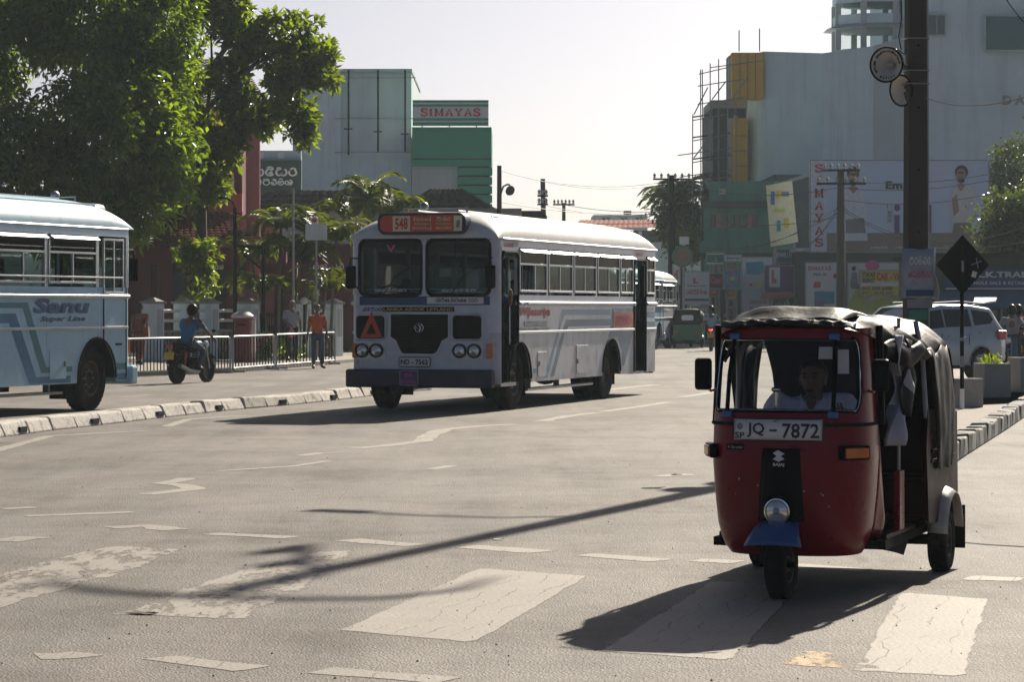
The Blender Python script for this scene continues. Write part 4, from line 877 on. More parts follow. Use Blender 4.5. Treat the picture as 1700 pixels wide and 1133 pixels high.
printed('printed_shirt', [(1388,400),(1390,340),(1400,312),(1430,312),(1440,345),(1440,400)][::-1], 'pale_print'); printed('printed_hair', oval(1416,288,10,12), 'black_print', 1); printed('printed_face', oval(1416,295,8,13), 'skin_print', 2); printed('printed_beard', oval(1416,303,6,6), 'black_print', 3); printed('printed_brow', oval(1416,290,7,1.2), 'black_print', 4); printed('printed_collar', [(1408,312),(1416,322),(1425,312),(1416,309)][::-1], 'skin_print', 4); printed('printed_fold', [(1396,385),(1398,340),(1402,335),(1404,385)][::-1], 'billboard', 4); printed('printed_trousers', [(1400,387),(1403,365),(1434,362),(1437,387)][::-1], 'grey_print', 3)
printed('printed_shirt', [(1575,340),(1582,314),(1594,306),(1612,308),(1622,335),(1612,372),(1582,372)][::-1], 'white_print'); printed('printed_hair', oval(1596,286,11,12), 'black_print', 1); printed('printed_face', oval(1595,291,8,12), 'skin_print', 2); printed('printed_beard', oval(1595,299,6,5), 'black_print', 3); printed('printed_brow', oval(1595,287,6.5,1.2), 'black_print', 4); printed('printed_collar', [(1588,307),(1595,318),(1603,307),(1595,304)][::-1], 'skin_print', 4); printed('printed_fold', [(1604,370),(1610,330),(1614,330),(1610,370)][::-1], 'pale_print', 4); printed('printed_trousers', [(1580,388),(1584,370),(1610,370),(1613,388)][::-1], 'khaki_print', 3); printed('printed_arm', [(1583,360),(1580,330),(1588,322),(1592,350)][::-1], 'skin_print', 3)
printed('printed_bar', [(1485,387),(1485,357),(1493,357),(1493,387)], 'purple_print', 2); printed('printed_dot', oval(1489,345,5,6), 'purple_print', 2); printed('printed_bar', [(1541,387),(1541,340),(1546,340),(1546,387)], 'purple_print', 2)
for x in (1380, 1470, 1560, 1630): MB().cyl(W(x,418,128)-sb.loc, W(x,268,128)-sb.loc, .06, n=6).build('back_post', 'steel', sb.t)
lb = B('leaning_billboard', 'tilted cream poster board leaning beside the green corner building', 1298, 131.5, 'billboard'); lb.quad('board', [(1280,410,131.5),(1325,402,131.5),(1315,300,131.5),(1272,308,131.5)], 'cream', .2)
for x0, y0, x1, y1, mm in ((1280,318,1286,340,'blue_print'),(1290,316,1296,330,'yellow'),(1286,346,1304,352,'lime_print'),(1290,366,1296,384,'teal_print'),(1302,362,1310,378,'yellow'),(1298,318,1310,326,'grey_print')): lb.box('print', x0, x1, y0, y1, mm, .02, 131.45)
[lb.box('prop', x, x+3, 405, 640, 'steel', .2, 131.8) for x in (1286, 1318)]
sign('advert_board', 'white advert board with SIMAYAS heading and furniture pictures under the billboard', 1338, 1397, 437, 560, 126.5, 'white_print', items=[('t','SIMAYAS',1341,1380,442,449,'red_print',dict(slab=1)),('s','mdrl tv',1350,1372,453,458,'black_print'),('p','printed_mower',[(1350,478),(1352,468),(1362,468),(1362,478)],0,0,0,'red_print'),('r','printed_sofa',1352,1385,484,505,'teal_print'),('r','print_band',1338,1397,508,520,'lime_print'),('r','printed_stove',1352,1368,500,516,'grey_print',2),('r','printed_fan',1384,1395,455,462,'red_print')], ground=0)
sign('advert_board', 'white advert board with a jumping figure beside the yellow taxi sign', 1408, 1492, 437, 560, 126.4, 'white_print', items=[('e','printed_head',1414,1421,442,450,'black_print'),('p','printed_body',[(1411,475),(1414,452),(1422,452),(1424,470),(1430,480),(1414,480)],0,0,0,'grey_print'),('p','print_wave',[(1408,505),(1420,480),(1440,500),(1492,490),(1492,520),(1408,520)],0,0,0,'lime_print'),('e','printed_splash',1436,1460,432,450,'pink_print')])
sign('taxi_sign', 'yellow taxi rent sign with red and black lettering', 1429, 1492, 450, 490, 125.5, 'yellow', items=[('t','TAXI',1431,1453,452,460,'black_print',dict(bold=.04,shear=.2)),('t','RENT',1431,1453,462,470,'black_print',dict(bold=.04,shear=.2)),('t','CAR - VAN',1455,1503,453,466,'red_print',dict(bold=.05)),('r','print_band',1429,1492,469,475,'white_print'),('t','041 300 6000',1431,1482,476,482,'black_print',dict(bold=.04)),('t','077 - 32 72 542',1431,1482,484,489,'black_print')])
sign('shop_sign', 'tall pale shop signboard with blue top and smiling lemon print', 1232, 1282, 428, 570, 131, 'sign_board', items=[('p','blue_panel',[(1240,455),(1238,436),(1266,434),(1272,452),(1258,456)],0,0,0,'teal_print'),('e','printed_lemon',1252,1266,462,480,'cream'),('e','printed_berry',1244,1249,470,476,'pink_print'),('t','SIMAYAS',1244,1272,498,505,'red_print',dict(slab=1)),('s','mr tv dl',1244,1272,509,516,'red_print'),('t','Home Centre',1244,1272,522,528,'grey_print')])
sign('shop_sign', 'pale arched street board with red Sinhala lettering', 1136, 1177, 452, 505, 128, 'sign_board', items=[('t','L',1151,1159,462,471,'red_print',dict(bold=.06)),('s','rvmdtl',1139,1174,480,489,'red_print'),('t','hardware & paint',1141,1172,473,477,'purple_print'),('r','print_band',1136,1177,496,500,'purple_print')])
sign('shop_sign', 'blue square sign with pink ring hung on the shopfront', 1202, 1229, 450, 479, 130, 'teal_print', legs=True, items=[('e','pink_ring',1205,1226,453,475,'pink_print'),('e','ring_centre',1207,1224,455,473,'teal_print',1),('e','print_spot',1211,1220,459,466,'lime_print',2)])
sign('shop_sign', 'purple shopfront box with a white panel and red letter', 1270, 1318, 442, 490, 130.2, 'purple_print', items=[('r','white_panel',1277,1295,444,477,'white_print'),('t','L',1281,1289,448,470,'red_print',dict(bold=.08)),('p','pink_awning',[(1262,496),(1266,486),(1312,484),(1322,494)],2,0,0,'pink_wall')])
sign('shop_sign', 'dark red shop sign with pink lettering', 1176, 1200, 455, 478, 131.5, 'red_wall', items=[('t','Oski',1180,1199,459,472,'pink_print',dict(bold=.05))])
sign('shop_sign', 'small green sign with two pale panels', 1174, 1201, 420, 438, 131.5, 'green_wall', items=[('r','print_band',1174,1201,421,423,'cream'),('r','print_band',1174,1201,436,438,'cream'),('t','L',1188,1191,426,434,'cream')])
sign('shop_sign', 'tiny orange and white sign at shop doorway', 1178, 1192, 482, 492, 131, 'sign_orange', items=[('t','OPEL',1180,1190,484,487,'white_print')])
sign('shop_sign', 'faded teal advert panel above the purple shop box', 1286, 1322, 414, 436, 132, 'teal_glass', items=[('t','JEWELLERS',1288,1320,420,430,'pale_print')], legs=True)
for lab, x0, x1, y0, y1, Y, mn, tx, tm in (('narrow red and white banner hanging by the round sign', 1118, 1128, 440, 472, 126, 'white_print', 'HS', 'red_print'), ('long white fascia board over the shuttered green shop', 1184, 1230, 424, 434, 132.2, 'white_print', 'Agro Stores', 'black_print'), ('small yellow shop notice below the blue ring sign', 1206, 1222, 484, 496, 130.6, 'yellow', 'SALE', 'red_print'), ('teal shop panel beside the tall pale signboard', 1284, 1320, 496, 520, 131.4, 'teal_print', 'Mobile', 'white_print'), ('white phone shop board above the street rider', 1150, 1174, 510, 528, 129, 'white_print', 'Dialnet', 'red_print')):
    sign('shop_sign', lab, x0, x1, y0, y1, Y, mn, items=[('t', tx, x0+2, x1-2, y0+(y1-y0)*.25, y0+(y1-y0)*.75, tm)])
cs = B('round_sign', 'round green and gold sign on a street pole', 1133, 124, 'sign'); c = W(1133,426,124)-cs.loc
MB().prism(circ(.48, 28), (c.x,c.y,c.z), (1,0,0), (0,0,1), .15).build('disc', 'green_wall', cs.t); MB().prism(circ(.4, 28), (c.x,c.y-.03,c.z), (1,0,0), (0,0,1), .02).build('face', 'khaki_print', cs.t); MB().prism(circ(.12, 12), (c.x,c.y-.06,c.z+.02), (1,0,0), (0,0,1), .02).build('emblem', 'taupe', cs.t)
cs.box('top_box', 1128, 1144, 393, 406, 'white_print', .15); cs.box('mast', 1133, 1137, 405, 640, 'steel', .1, 124.2)
# ------------------------------------------------------------------ poles and wires
def insul(m, p, s=1): m.lathe([(0,0),(.05*s,.02*s),(.03*s,.06*s),(.06*s,.1*s),(.03*s,.14*s),(0,.18*s)], p, (0,0,1), 8)
def upole(name, label, x, ytop, Y, w, arms=(), matn='concrete_pole', lean=0):
    c = W(x, ytop, Y); t = thing(name, label, 'utility pole', (c.x, Y, 0)); h = c.z
    MB().tube([(lean,0,0),(0,0,h)], [w*.75, w*.5], 8).build('shaft', matn, t, 60)
    for dz, ln in arms:
        MB().box((0,-.1,h-dz),(ln,.08,.09)).build('cross_arm', 'black_paint', t); n = 6 if ln > 1.2 else 3
        for i in range(n): m = MB(); insul(m, (-ln/2+.08+(ln-.16)*i/(n-1), -.1, h-dz+.05), 1.5); m.build('insulator', 'dull_white', t, 50)
    return t, h
upole('utility_pole', 'slim concrete pole with two arms of insulators before the billboard', 1396, 281, 118, .3, ((.05,1.6),(.62,2.1)))
t, h = upole('street_lamp', 'pole with curved arm and round lamp head above the white bus', 829, 275, 106, .17)
MB().tube([(.05,0,h-1.1),(.15,0,h-.8),(.3,0,h-.72),(.42,0,h-.75)], .04).build('lamp_arm', 'steel', t, 60); MB().lathe([(.05,-.12),(.12,-.08),(.2,.02),(.19,.05),(0,.06)], (.4,0,h-.95), (.45,-.75,-.3), 16).build('lamp_head', 'concrete_pole', t, 50)
upole('utility_pole', 'leaning concrete pole with tangled fittings beyond the street lamp', 901, 297, 130, .22, ((.8,.5),(1.2,.5)), lean=.15)
upole('utility_pole', 'short far pole with one long cross arm', 936, 337, 160, .2, ((.1,1.25),))
upole('utility_pole', 'dark pole with one cross arm in front of the coconut palm', 1115, 291, 140, .28, ((.2,1.9),), 'black_paint')
def wire(a, b, sag, r=.012, label='thin dark overhead wire strung between utility poles', grp='overhead wires across the street'):
    a = Vector(a); b = Vector(b); P = [a.lerp(b, i/14)-Vector((0,0,sag*4*(i/14)*(1-i/14))) for i in range(15)]
    o = MB().tube([p-a for p in P], r, 4).build('overhead_wire', 'wire'); o.location = a; tag(o, label, 'wire', grp)
NP = {830: 'street lamp pole', 828: 'street lamp pole', 901: 'leaning pole', 937: 'short far pole', 1116: 'dark pole by the palm', 1119: 'dark pole by the palm', 1400: 'insulator pole', 1398: 'insulator pole', 1392: 'insulator pole', 1390: 'insulator pole', 1112: 'dark pole by the palm', 1105: 'dark pole by the palm', 1118: 'dark pole by the palm', 1760: 'trees over the blue shop', 1330: 'billboard wall', 1340: 'billboard wall'}
def wires(L):
    n = {}
    for a, b, s in L:
        k = (NP[a[0]], NP[b[0]]); n[k] = n.get(k, 0)+1
        wire(W(*a), W(*b), s, .014, '%s wire from the top down, %s to %s' % (['first','second','third','fourth','fifth'][n[k]-1], k[0], k[1]))
wires((((830,283,106),(1112,303,140),.5),((901,300,130),(1112,300,140),.3),((828,335,106),(1105,349,140),.3),((901,340,130),(1112,352,140),.3),((937,340,160),(1118,350,140),.2),((1116,300,140),(1390,312,118),.5),((1119,352,140),(1392,360,118),.5),((1119,400,140),(1392,352,118),.9),((1119,405,140),(1392,345,118),1.0),((1400,300,118),(1760,262,90),.4),((1400,312,118),(1760,272,90),.4),((1400,332,118),(1760,290,90),.5),((1400,345,118),(1760,352,90),1.2),((1400,350,118),(1760,385,90),1.0),((1398,340,118),(1330,420,128),.2),((1392,340,118),(1340,405,128),.3)))
# ------------------------------------------------------------------ people
def skin_mesh(pts, edges, rad, root=0, sub=2):
    me = bpy.data.meshes.new('k'); me.from_pydata([tuple(p) for p in pts], edges, []); o = bpy.data.objects.new('k', me); C.objects.link(o)
    o.modifiers.new('s', 'SKIN'); sv = me.skin_vertices[0].data if me.skin_vertices else None
    if sv is None:
        bm = bmesh.new(); bm.from_mesh(me); bm.verts.layers.skin.verify(); bm.to_mesh(me); bm.free(); sv = me.skin_vertices[0].data
    for i, r in enumerate(rad): sv[i].radius = r if isinstance(r, tuple) else (r, r); sv[i].use_root = (i == root)
    o.modifiers.new('u', 'SUBSURF').levels = sub; o.modifiers['u'].render_levels = sub
    ev = o.evaluated_get(bpy.context.evaluated_depsgraph_get()); m = ev.to_mesh()
    V = [tuple(v.co) for v in m.vertices]; F = [list(p.vertices) for p in m.polygons]; ev.to_mesh_clear(); bpy.data.objects.remove(o); bpy.data.meshes.remove(me)
    return V, F
JB = dict(pel=(0,0,.93), spi=(.01,0,1.1), che=(-.01,0,1.3), nec=(-.01,0,1.46), hea=(.015,0,1.55), sh=(-.01,.175,1.39), el=(-.03,.235,1.12), wr=(.04,.25,.87), hp=(0,.095,.88), kn=(.02,.105,.48), an=(-.03,.105,.09), to=(.12,.125,.035))
def person(label, loc, rz, pose={}, top='grey_shirt', legs='dark_trousers', hair='hair', sleeve=.75, helmet=None, long_hair=False, scale=1.0, dress=False, shoes='black_rubber', group=None, extra=None):
    t = thing('person', label, 'person', loc, rz, group); t.scale = (scale,)*3
    J = {}
    for k, v in JB.items():
        if k in ('sh','el','wr','hp','kn','an','to'): J[k+'L'] = Vector(v); J[k+'R'] = Vector((v[0], -v[1], v[2]))
        else: J[k] = Vector(v)
    for k, v in pose.items(): J[k] = Vector(v)
    ks = list(J); ix = {k: i for i, k in enumerate(ks)}
    RD = dict(pel=(.14,.11), spi=(.125,.1), che=(.145,.115), nec=.056, hea=.06, sh=.065, el=.043, wr=.03, hp=.085, kn=.057, an=.04, to=.032)
    E = [('pel','spi'),('spi','che'),('che','nec'),('nec','hea')]
    for s in 'LR': E += [('che','sh'+s),('sh'+s,'el'+s),('el'+s,'wr'+s),('pel','hp'+s),('hp'+s,'kn'+s),('kn'+s,'an'+s),('an'+s,'to'+s)]
    def rad(k, g=0): r = RD[k[:2] if k[-1] in 'LR' and k[:-1] in RD else k]; return tuple(q+g for q in r) if isinstance(r, tuple) else (r+g, r+g)
    V, F = skin_mesh([J[k] for k in ks], [(ix[a], ix[b]) for a, b in E], [rad(k) for k in ks], ix['pel'])
    m = MB(); m.add(V, F)
    fd = (J['hea']-J['nec']); c = J['hea']+Vector((.02,0,.075))
    hb = len(m.v); m.ell(c, (.098,.073,.12), 16, 12)
    for i in range(hb, len(m.v)):                       # narrow jaw
        p = Vector(m.v[i])-c
        if p.z < 0: m.v[i] = tuple(c+Vector((p.x*(1+p.z*.6), p.y*(1+p.z*2.4), p.z)))
    m.ell(c+Vector((.1,0,-.02)), (.022,.017,.032), 8, 6); m.ell(c+Vector((.088,0,-.068)), (.012,.028,.009), 8, 4, 1)
    for s in (-1, 1):
        m.ell(c+Vector((.0,s*.077,-.01)), (.02,.012,.032), 8, 6); m.ell(c+Vector((.085,s*.03,.012)), (.012,.017,.009), 8, 4, 1); m.ell(c+Vector((.087,s*.032,.034)), (.01,.022,.005), 8, 4, 1)
    for s in 'LR':
        w = J['wr'+s]; d = (w-J['el'+s]).normalized(); q = d.cross(Vector((1,0,0)) if abs(d.x) < .8 else Vector((0,0,1))).normalized(); n = d.cross(q)
        m.tube([w-d*.01, w+d*.04, w+d*.09], [.03,.042,.036], 8, flat=.6)
        for i in range(4):
            b = w+d*.085+q*(.027-.018*i); m.tube([b, b+d*.035+n*.006, b+d*.06+n*.022, b+d*(.07+.008*(i in (1,2)))+n*.04], [.0095,.009,.008,.006], 5)
        b = w+d*.03+q*.035; m.tube([b, b+d*.03+q*.022+n*.01, b+d*.06+q*.026+n*.022], [.012,.01,.007], 5)
    m.build('body', ['skin', 'hair'], t, 180)
    # clothes
    mid = {s: J['sh'+s].lerp(J['el'+s], sleeve) for s in 'LR'}
    P = [J['pel']-Vector((0,0,.06)), J['spi'], J['che'], J['nec']-Vector((0,0,.03)), J['shL'], mid['L'], J['shR'], mid['R']]
    V, F = skin_mesh(P, [(0,1),(1,2),(2,3),(2,4),(4,5),(2,6),(6,7)], [(.165,.135),(.15,.125),(.165,.135),(.07,.07),(.088,.085),(.078,.075),(.088,.085),(.078,.075)], 2)
    MB().add(V, F).build('shirt', top, t, 180)
    if legs == 'skin': pass
    else:
        P = [J['pel']-Vector((0,0,.0))]; Ed = []; Rr = [(.15,.125)]
        for s in 'LR':
            b = len(P); P += [J['hp'+s], J['kn'+s], J['an'+s]+Vector((0,0,.03))]; Ed += [(0,b),(b,b+1),(b+1,b+2)]; Rr += [(.1,.1),(.078,.078),(.066,.066)]
        V, F = skin_mesh(P, Ed, Rr, 0); MB().add(V, F).build('skirt' if dress else 'trousers', legs, t, 180)
    for s in 'LR':
        a = J['an'+s]; b = J['to'+s]; d = (b-a); MB().tube([a+Vector((-.04,0,-.03)), a.lerp(b,.4)-Vector((0,0,.02)), b, b+d*.35], [.045,.047,.045,.025], 8, flat=.8).build('shoe', shoes, t, 60)
    if helmet:
        h = MB(); h.ell(c+Vector((-.005,0,.02)), (.15,.125,.15), 16, 12); h.build('helmet', helmet, t, 180); MB().grid(lambda u, v: c+Vector((.152*math.cos((u-.5)*2.2)*(1-.12*v), .132*math.sin((u-.5)*2.2), -.03+.1*v)), 10, 4).build('visor', 'dark_glass', t, 60)
    else:
        h = MB(); h.grid(lambda u, v: c+Vector((-.012+.106*math.cos(u*6.283)*math.sin(v*1.75)-.02*v, .086*math.sin(u*6.283)*math.sin(v*1.75), .015+.115*math.cos(v*1.75)+(.07 if math.cos(u*6.283) > .3 else 0)*v**3)), 18, 8); h.build('hair', hair, t, 180)
        if long_hair: MB().ell(c+Vector((-.1,0,-.07)), (.05,.06,.1)).build('hair_bun', hair, t, 180)
    if extra: extra(t, J)
    return t
def P_at(x, y, z=0): return G(x, y, z)
p = G(527, 612); hd = math.atan2(-1, .1)
person('man in orange shirt and jeans standing before the barrier', p, R_(-80), dict(wrL=(.06,.27,.86), wrR=(-.02,-.28,.87), toL=(.12,.17,.035), anL=(-.02,.13,.09), knL=(.03,.12,.48)), 'orange_shirt', 'jeans', sleeve=.8, scale=1.02)
def bag(t, J):
    w = J['wrR']; MB().tube([w+Vector((0,0,-.06)), w+Vector((.02,.02,-.1)), w+Vector((.03,.04,-.2)), w+Vector((.03,.05,-.32)), w+Vector((.03,.05,-.36))], [.012,.05,.12,.13,.06], 10, flat=.6).build('plastic_bag', 'pink_plastic', t, 180)
p = W(485, 512, 83); person('white haired man in grey shirt carrying a pink bag behind the barrier', (p.x, 83, .1), R_(-80), dict(elR=(.05,-.24,1.13), wrR=(.24,-.12,1.06), knL=(.1,.1,.49), anL=(.12,.1,.09), toL=(.27,.11,.035), knR=(.0,-.1,.48), anR=(-.15,-.1,.11), toR=(-.01,-.11,.05)), 'grey_shirt', 'dark_trousers', 'grey_hair', .8, scale=1.04)
t = t_p = [o for o in C.objects if o.name.startswith('person') and 'pink bag' in str(o.get('label'))][0]
w = Vector((.3,-.08,.98)); o = MB().tube([w, w+Vector((.02,.02,-.05)), w+Vector((.03,.03,-.14)), w+Vector((.03,.03,-.26)), w+Vector((.03,.03,-.3))], [.012,.05,.11,.125,.06], 12, flat=.7).build('plastic_bag', 'pink_plastic', None, 180)
o.matrix_world = Matrix.Translation((p.x, 83, .1)) @ Matrix.Rotation(R_(-80), 4, 'Z') @ Matrix.Scale(1.04, 4); tag(o, 'pink plastic bag held by the white haired man', 'bag')
p = W(232, 512, 77); person('woman in rust dress walking with a brown shoulder bag', (p.x, 77, .1), R_(75), dict(knL=(.14,.09,.5), anL=(.05,.09,.1), toL=(.2,.1,.04), anR=(-.2,-.09,.14), toR=(-.08,-.09,.05), knR=(-.02,-.09,.48)), 'rust_dress', 'rust_dress', 'hair', .6, long_hair=True, dress=True, scale=.98)
o = MB().box((0,0,0),(.16,.36,.28), taper=.8).tube([(0,-.15,.12),(0,-.05,.5),(0,.1,.5),(0,.16,.12)], .012, 5).build('handbag', 'brown_leather', None, bevel=.03); o.location = (p.x+.22, 76.75, 1.02); tag(o, 'brown leather handbag on the walking woman', 'bag')

# ------------------------------------------------------------------ wheels
def wheel(parent, name, c, r, w, rim_r, rim='rim', bolts=8, ax=(0,1,0), spokes=0, dual=0):
    c = Vector(c); ax = Vector(ax)
    wm = MB(); wm.lathe([(0,w*.12),(rim_r*.3,w*.14),(rim_r*.34,w*.34),(rim_r*.45,w*.3),(rim_r*.6,w*.02),(rim_r*.85,w*.12),(rim_r*.93,w*.42),(rim_r*1.02,w*.46)], c, ax, 24)
    wm.lathe([(rim_r*1.0,-w*.46),(rim_r*.8,-w*.2),(0,-w*.2)], c, ax, 24)
    o = wm.build(name, rim, parent, 40)
    tm = MB(); tm.lathe([(rim_r,-w*.45),(rim_r*1.08,-w*.5),(r*.9,-w*.52),(r*.98,-w*.42),(r,-w*.2),(r,w*.2),(r*.98,w*.42),(r*.9,w*.52),(rim_r*1.08,w*.5),(rim_r,w*.45)], c, ax, 32)
    u = ax.orthogonal().normalized(); v = ax.cross(u)
    for i in range(36):
        a = 2*math.pi*i/36; d = u*math.cos(a)+v*math.sin(a); e = u*-math.sin(a)+v*math.cos(a)
        for s in (-1, 1): 
            q = c+d*r*.995+ax*(w*.24*s); X = [q+e*.35*r*.16+ax*w*.17, q-e*.35*r*.16+ax*w*.17, q-e*.35*r*.16-ax*w*.17, q+e*.35*r*.16-ax*w*.17]; tm.add(X+[x+d*r*.018 for x in X], [(4,5,6,7),(0,1,5,4),(1,2,6,5),(2,3,7,6),(3,0,4,7)])
    tm.build('tyre', 'tyre', o, 40)
    if bolts:
        for s in (1,):
            bm = MB()
            for i in range(bolts): a = 2*math.pi*i/bolts; q = c+(u*math.cos(a)+v*math.sin(a))*rim_r*.5+ax*w*.2; bm.cyl(q, q+ax*w*.14, rim_r*.06, n=6)
            bm.build('wheel_nut', 'steel', o)
    if spokes:
        bm = MB()
        for i in range(spokes): a = 2*math.pi*i/spokes; d = u*math.cos(a)+v*math.sin(a); bm.tube([c+d*rim_r*.15+ax*w*.36, c+d*rim_r*.6+ax*w*.44, c+d*rim_r*.98+ax*w*.42], [rim_r*.12,rim_r*.1,rim_r*.13], 5)
        bm.build('spoke', 'alloy', o, 60)
    return o
# ------------------------------------------------------------------ buses
def bus(label, loc, rz, st, group='old coach buses on the road'):
    t = thing('bus', label, 'bus', loc, rz, group)
    Fx, Rx, W2 = 1.15, -9.05, 1.28; body, low, roofm = st['upper'], st['lower'], st['roof']
    AR = ((0,.62),(-5.7,.62))
    def zb(x):
        z = .44
        for ax, r in AR:
            d = abs(x-ax)
            if d < r: z = max(z, .5+math.sqrt(r*r-d*d)*1.0)
        return z
    def panel(s, x0, x1, z0, z1, mn, nm):
        n = max(2, int((x1-x0)/.06)); m = MB(); y = s*W2; V = []
        for i in range(n+1):
            x = x0+(x1-x0)*i/n; b = max(z0, zb(x)) if z0 < .6 else z0; b = min(max(b, zb(x)), z1-.01); V += [(x,y,b),(x,y,z1),(x,y-s*.025,b),(x,y-s*.025,z1)]
        F = []
        for i in range(n):
            a, c = 4*i, 4*i+4; q = [[a,c,c+1,a+1],[a+2,a+3,c+3,c+2],[a,a+2,c+2,c],[a+1,c+1,c+3,a+3]]; F += q if s < 0 else [f[::-1] for f in q]
        F += [[0,1,3,2],[4*n,4*n+2,4*n+3,4*n+1]]; return m.add(V, F).build(nm, mn, t)
    for s in (1, -1):
        xs = [Fx-q for q in ((1.05,2.73,4.3,5.84,7.44,8.45) if s > 0 else (1.12,2.73,4.3,5.84,7.44,8.45,9.35,10.08))]
        segs = list(zip(xs, xs[1:]))
        if s > 0: segs += [(Fx-9.35, Fx-10.08)]
        else: segs = [(Fx-.13, Fx-1.12)]+segs
        for i, (a, b) in enumerate(segs):
            panel(s, b+.004, a-.004, .44, 1.272, low, 'lower_panel'); panel(s, b+.004, a-.004, 1.28, 1.9, body, 'upper_panel')
            # window
            dr = (s < 0 and i == 0)
            x0, x1, z0, z1 = b+.05, a-.05, 1.95, 2.66; y = s*(W2-.005)
            if dr: x0 += .12; x1 -= .1; z0 = 1.8
            fm = MB(); f = .035
            fm.bx(x0,x0+f,y-.02,y+.02,z0,z1).bx(x1-f,x1,y-.02,y+.02,z0,z1).bx(x0+f,x1-f,y-.02,y+.02,z1-f,z1).bx(x0+f,x1-f,y-.025,y+.025,z0,z0+f)
            zt = 2.4
            if not dr: fm.bx(x0+f,x1-f,y-.018,y+.018,zt,zt+.035)
            xm = (x0+x1)/2+random.uniform(-.1,.1)
            fm.bx(xm-.018,xm+.018,y-.017,y+.017,z0+f,zt if not dr else z1-f)
            w = fm.build('window', 'alu', t, bevel=.004)
            if not dr:
                MB().bx(x0+f,x1-f,y-.004,y+.004,zt+.035,z1-f).build('pane', 'tint_glass', w)
                MB().add([(x0+.03,y,z1+.02),(x1-.03,y,z1+.02),(x1-.03,y+s*.09,z1-.045),(x0+.03,y+s*.09,z1-.045)], [(0,1,2,3)]).build('rain_visor', 'alu', w, solid=.008)
            op = random.random()
            if op < .8: MB().bx(x0+f,xm-.018,y-.006,y+.001,z0+f,(zt if not dr else z1-f)).build('pane', 'bus_glass', w)
            if op > .3: MB().bx(xm+.018,x1-f,y-.001,y+.006,z0+f,(zt if not dr else z1-f)).build('pane', 'bus_glass', w)
        # pillars, header, mouldings
        px = sorted(set([q for sg in segs for q in sg]))
        for q in px:
            if Rx+.05 < q < Fx-.05: MB().bx(q-.045,q+.045,s*(W2-.06),s*(W2-.004),1.9,2.7).build('pillar', 'alu', t)
        MB().bx(Rx+.1, Fx-.13, s*(W2-.06), s*(W2+.0), 2.69, 2.82).build('header_rail', body, t)
        MB().cyl((Rx+.05,s*(W2+.015),2.815),(Fx-.15,s*(W2+.015),2.815), .02, n=6).build('gutter', 'alu', t, 60)
        rng_ = [(Fx-8.45, Fx-1.02), (Rx+.12, Fx-9.35)] if s > 0 else [(Rx+.12, Fx-.15)]
        for a, b in rng_:
            MB().tube([(a,s*(W2+.01),1.76),(b,s*(W2+.01),1.76)], .055, 10, flat=.7).build('belt_moulding', st.get('mould', body), t, 60); MB().bx(a,b,s*(W2-.002),s*(W2+.028),1.255,1.298).build('rub_rail', 'alu', t, bevel=.006)
            MB().bx(a,b,s*(W2+.0),s*(W2+.012),.44,.47).build('skirt_edge', 'alu', t) if False else None
        if s < 0: MB().cyl((Rx+.3,s*(W2+.05),2.05),(Fx-.4,s*(W2+.05),2.05), .015, n=6).build('window_guard', 'alu', t, 60)
        for ax, r in AR:
            MB().tube([(ax+r*math.cos(q), s*(W2+.006), .5+r*math.sin(q)) for q in [math.pi*i/16 for i in range(17)]], .018, 5).build('arch_lip', 'black_rubber', t, 60)
            am = MB(); am.grid(lambda u, v: (ax+(r+.01)*math.cos(u*math.pi), s*(W2-.03-.45*v), .5+(r+.01)*math.sin(u*math.pi)), 13, 2); am.build('wheel_well', 'black_rubber', t)
        # hatches
        for hx, w_, h_ in ((-1.0,.5,.42),(-3.35,.75,.5)): MB().bx(hx-w_,hx,s*(W2+.001),s*(W2+.01),.52,.52+h_).build('hatch', low, t, bevel=.006); MB().bx(hx-.06,hx-.03,s*(W2+.01),s*(W2+.03),.7,.78).build('hatch_latch', 'steel', t)
        MB().bx(-4.9,-.85,s*.95,s*1.15,.28,.32).bx(-2.9,-2.86,s*1.0,s*1.1,.3,.7).bx(-1.2,-1.16,s*1.0,s*1.1,.3,.7).build('side_step', 'steel', t)
    # front and rear corners
    def corner(x, sx, s, z0, z1, mn, nm, r=.16):
        m = MB(); m.grid(lambda u, v: (x-sx*r+sx*r*math.sin(u*math.pi/2), s*(W2-r+r*math.cos(u*math.pi/2)), z0+(z1-z0)*v), 7, 2); return m.build(nm, mn, t, 60, solid=.0)
    for s in (1,-1): corner(Fx,1,s,.44,1.28,low,'front_corner'); corner(Fx,1,s,1.28,1.9,body,'front_corner'); corner(Fx,1,s,1.9,2.85,body,'front_pillar',.13); corner(Rx,-1,s,.44,2.85,low,'rear_corner')
    y1 = W2-.155
    MB().bx(Fx-.03,Fx,-y1,y1,.55,1.895).build('front_panel', body, t); MB().bx(Fx-.03,Fx,-y1-.03,y1+.03,2.8,2.95).build('front_header', body, t)
    MB().bx(Rx,Rx+.03,-y1,y1,.5,1.85).bx(Rx,Rx+.03,-y1,-.9,1.85,2.85).bx(Rx,Rx+.03,.9,y1,1.85,2.85).bx(Rx,Rx+.03,-.9,.9,2.6,2.85).build('rear_panel', low, t); MB().bx(Rx+.01,Rx+.02,-.9,.9,1.85,2.6).build('rear_window', 'bus_glass', t)
    # roof
    def rf(u, v):
        x = Fx+.06-(Fx+.06-Rx+.04)*u; y = -1+2*v; e = abs(u-.5)*2; h = .47*max(0, 1-e**14)**.5; h = max(h, 0)
        return (x, y*(W2+.01), 2.82+h*max(0, 1-abs(y)**3.2)**.5)
    def rmap(u): return .5-.5*math.copysign(abs(math.cos(u*math.pi))**.45, math.cos(u*math.pi))
    MB().grid(lambda u, v: rf(rmap(u), .5-.5*math.copysign(abs(math.cos(v*math.pi))**.75, math.cos(v*math.pi))), 60, 29).build('roof', roofm, t, 60)
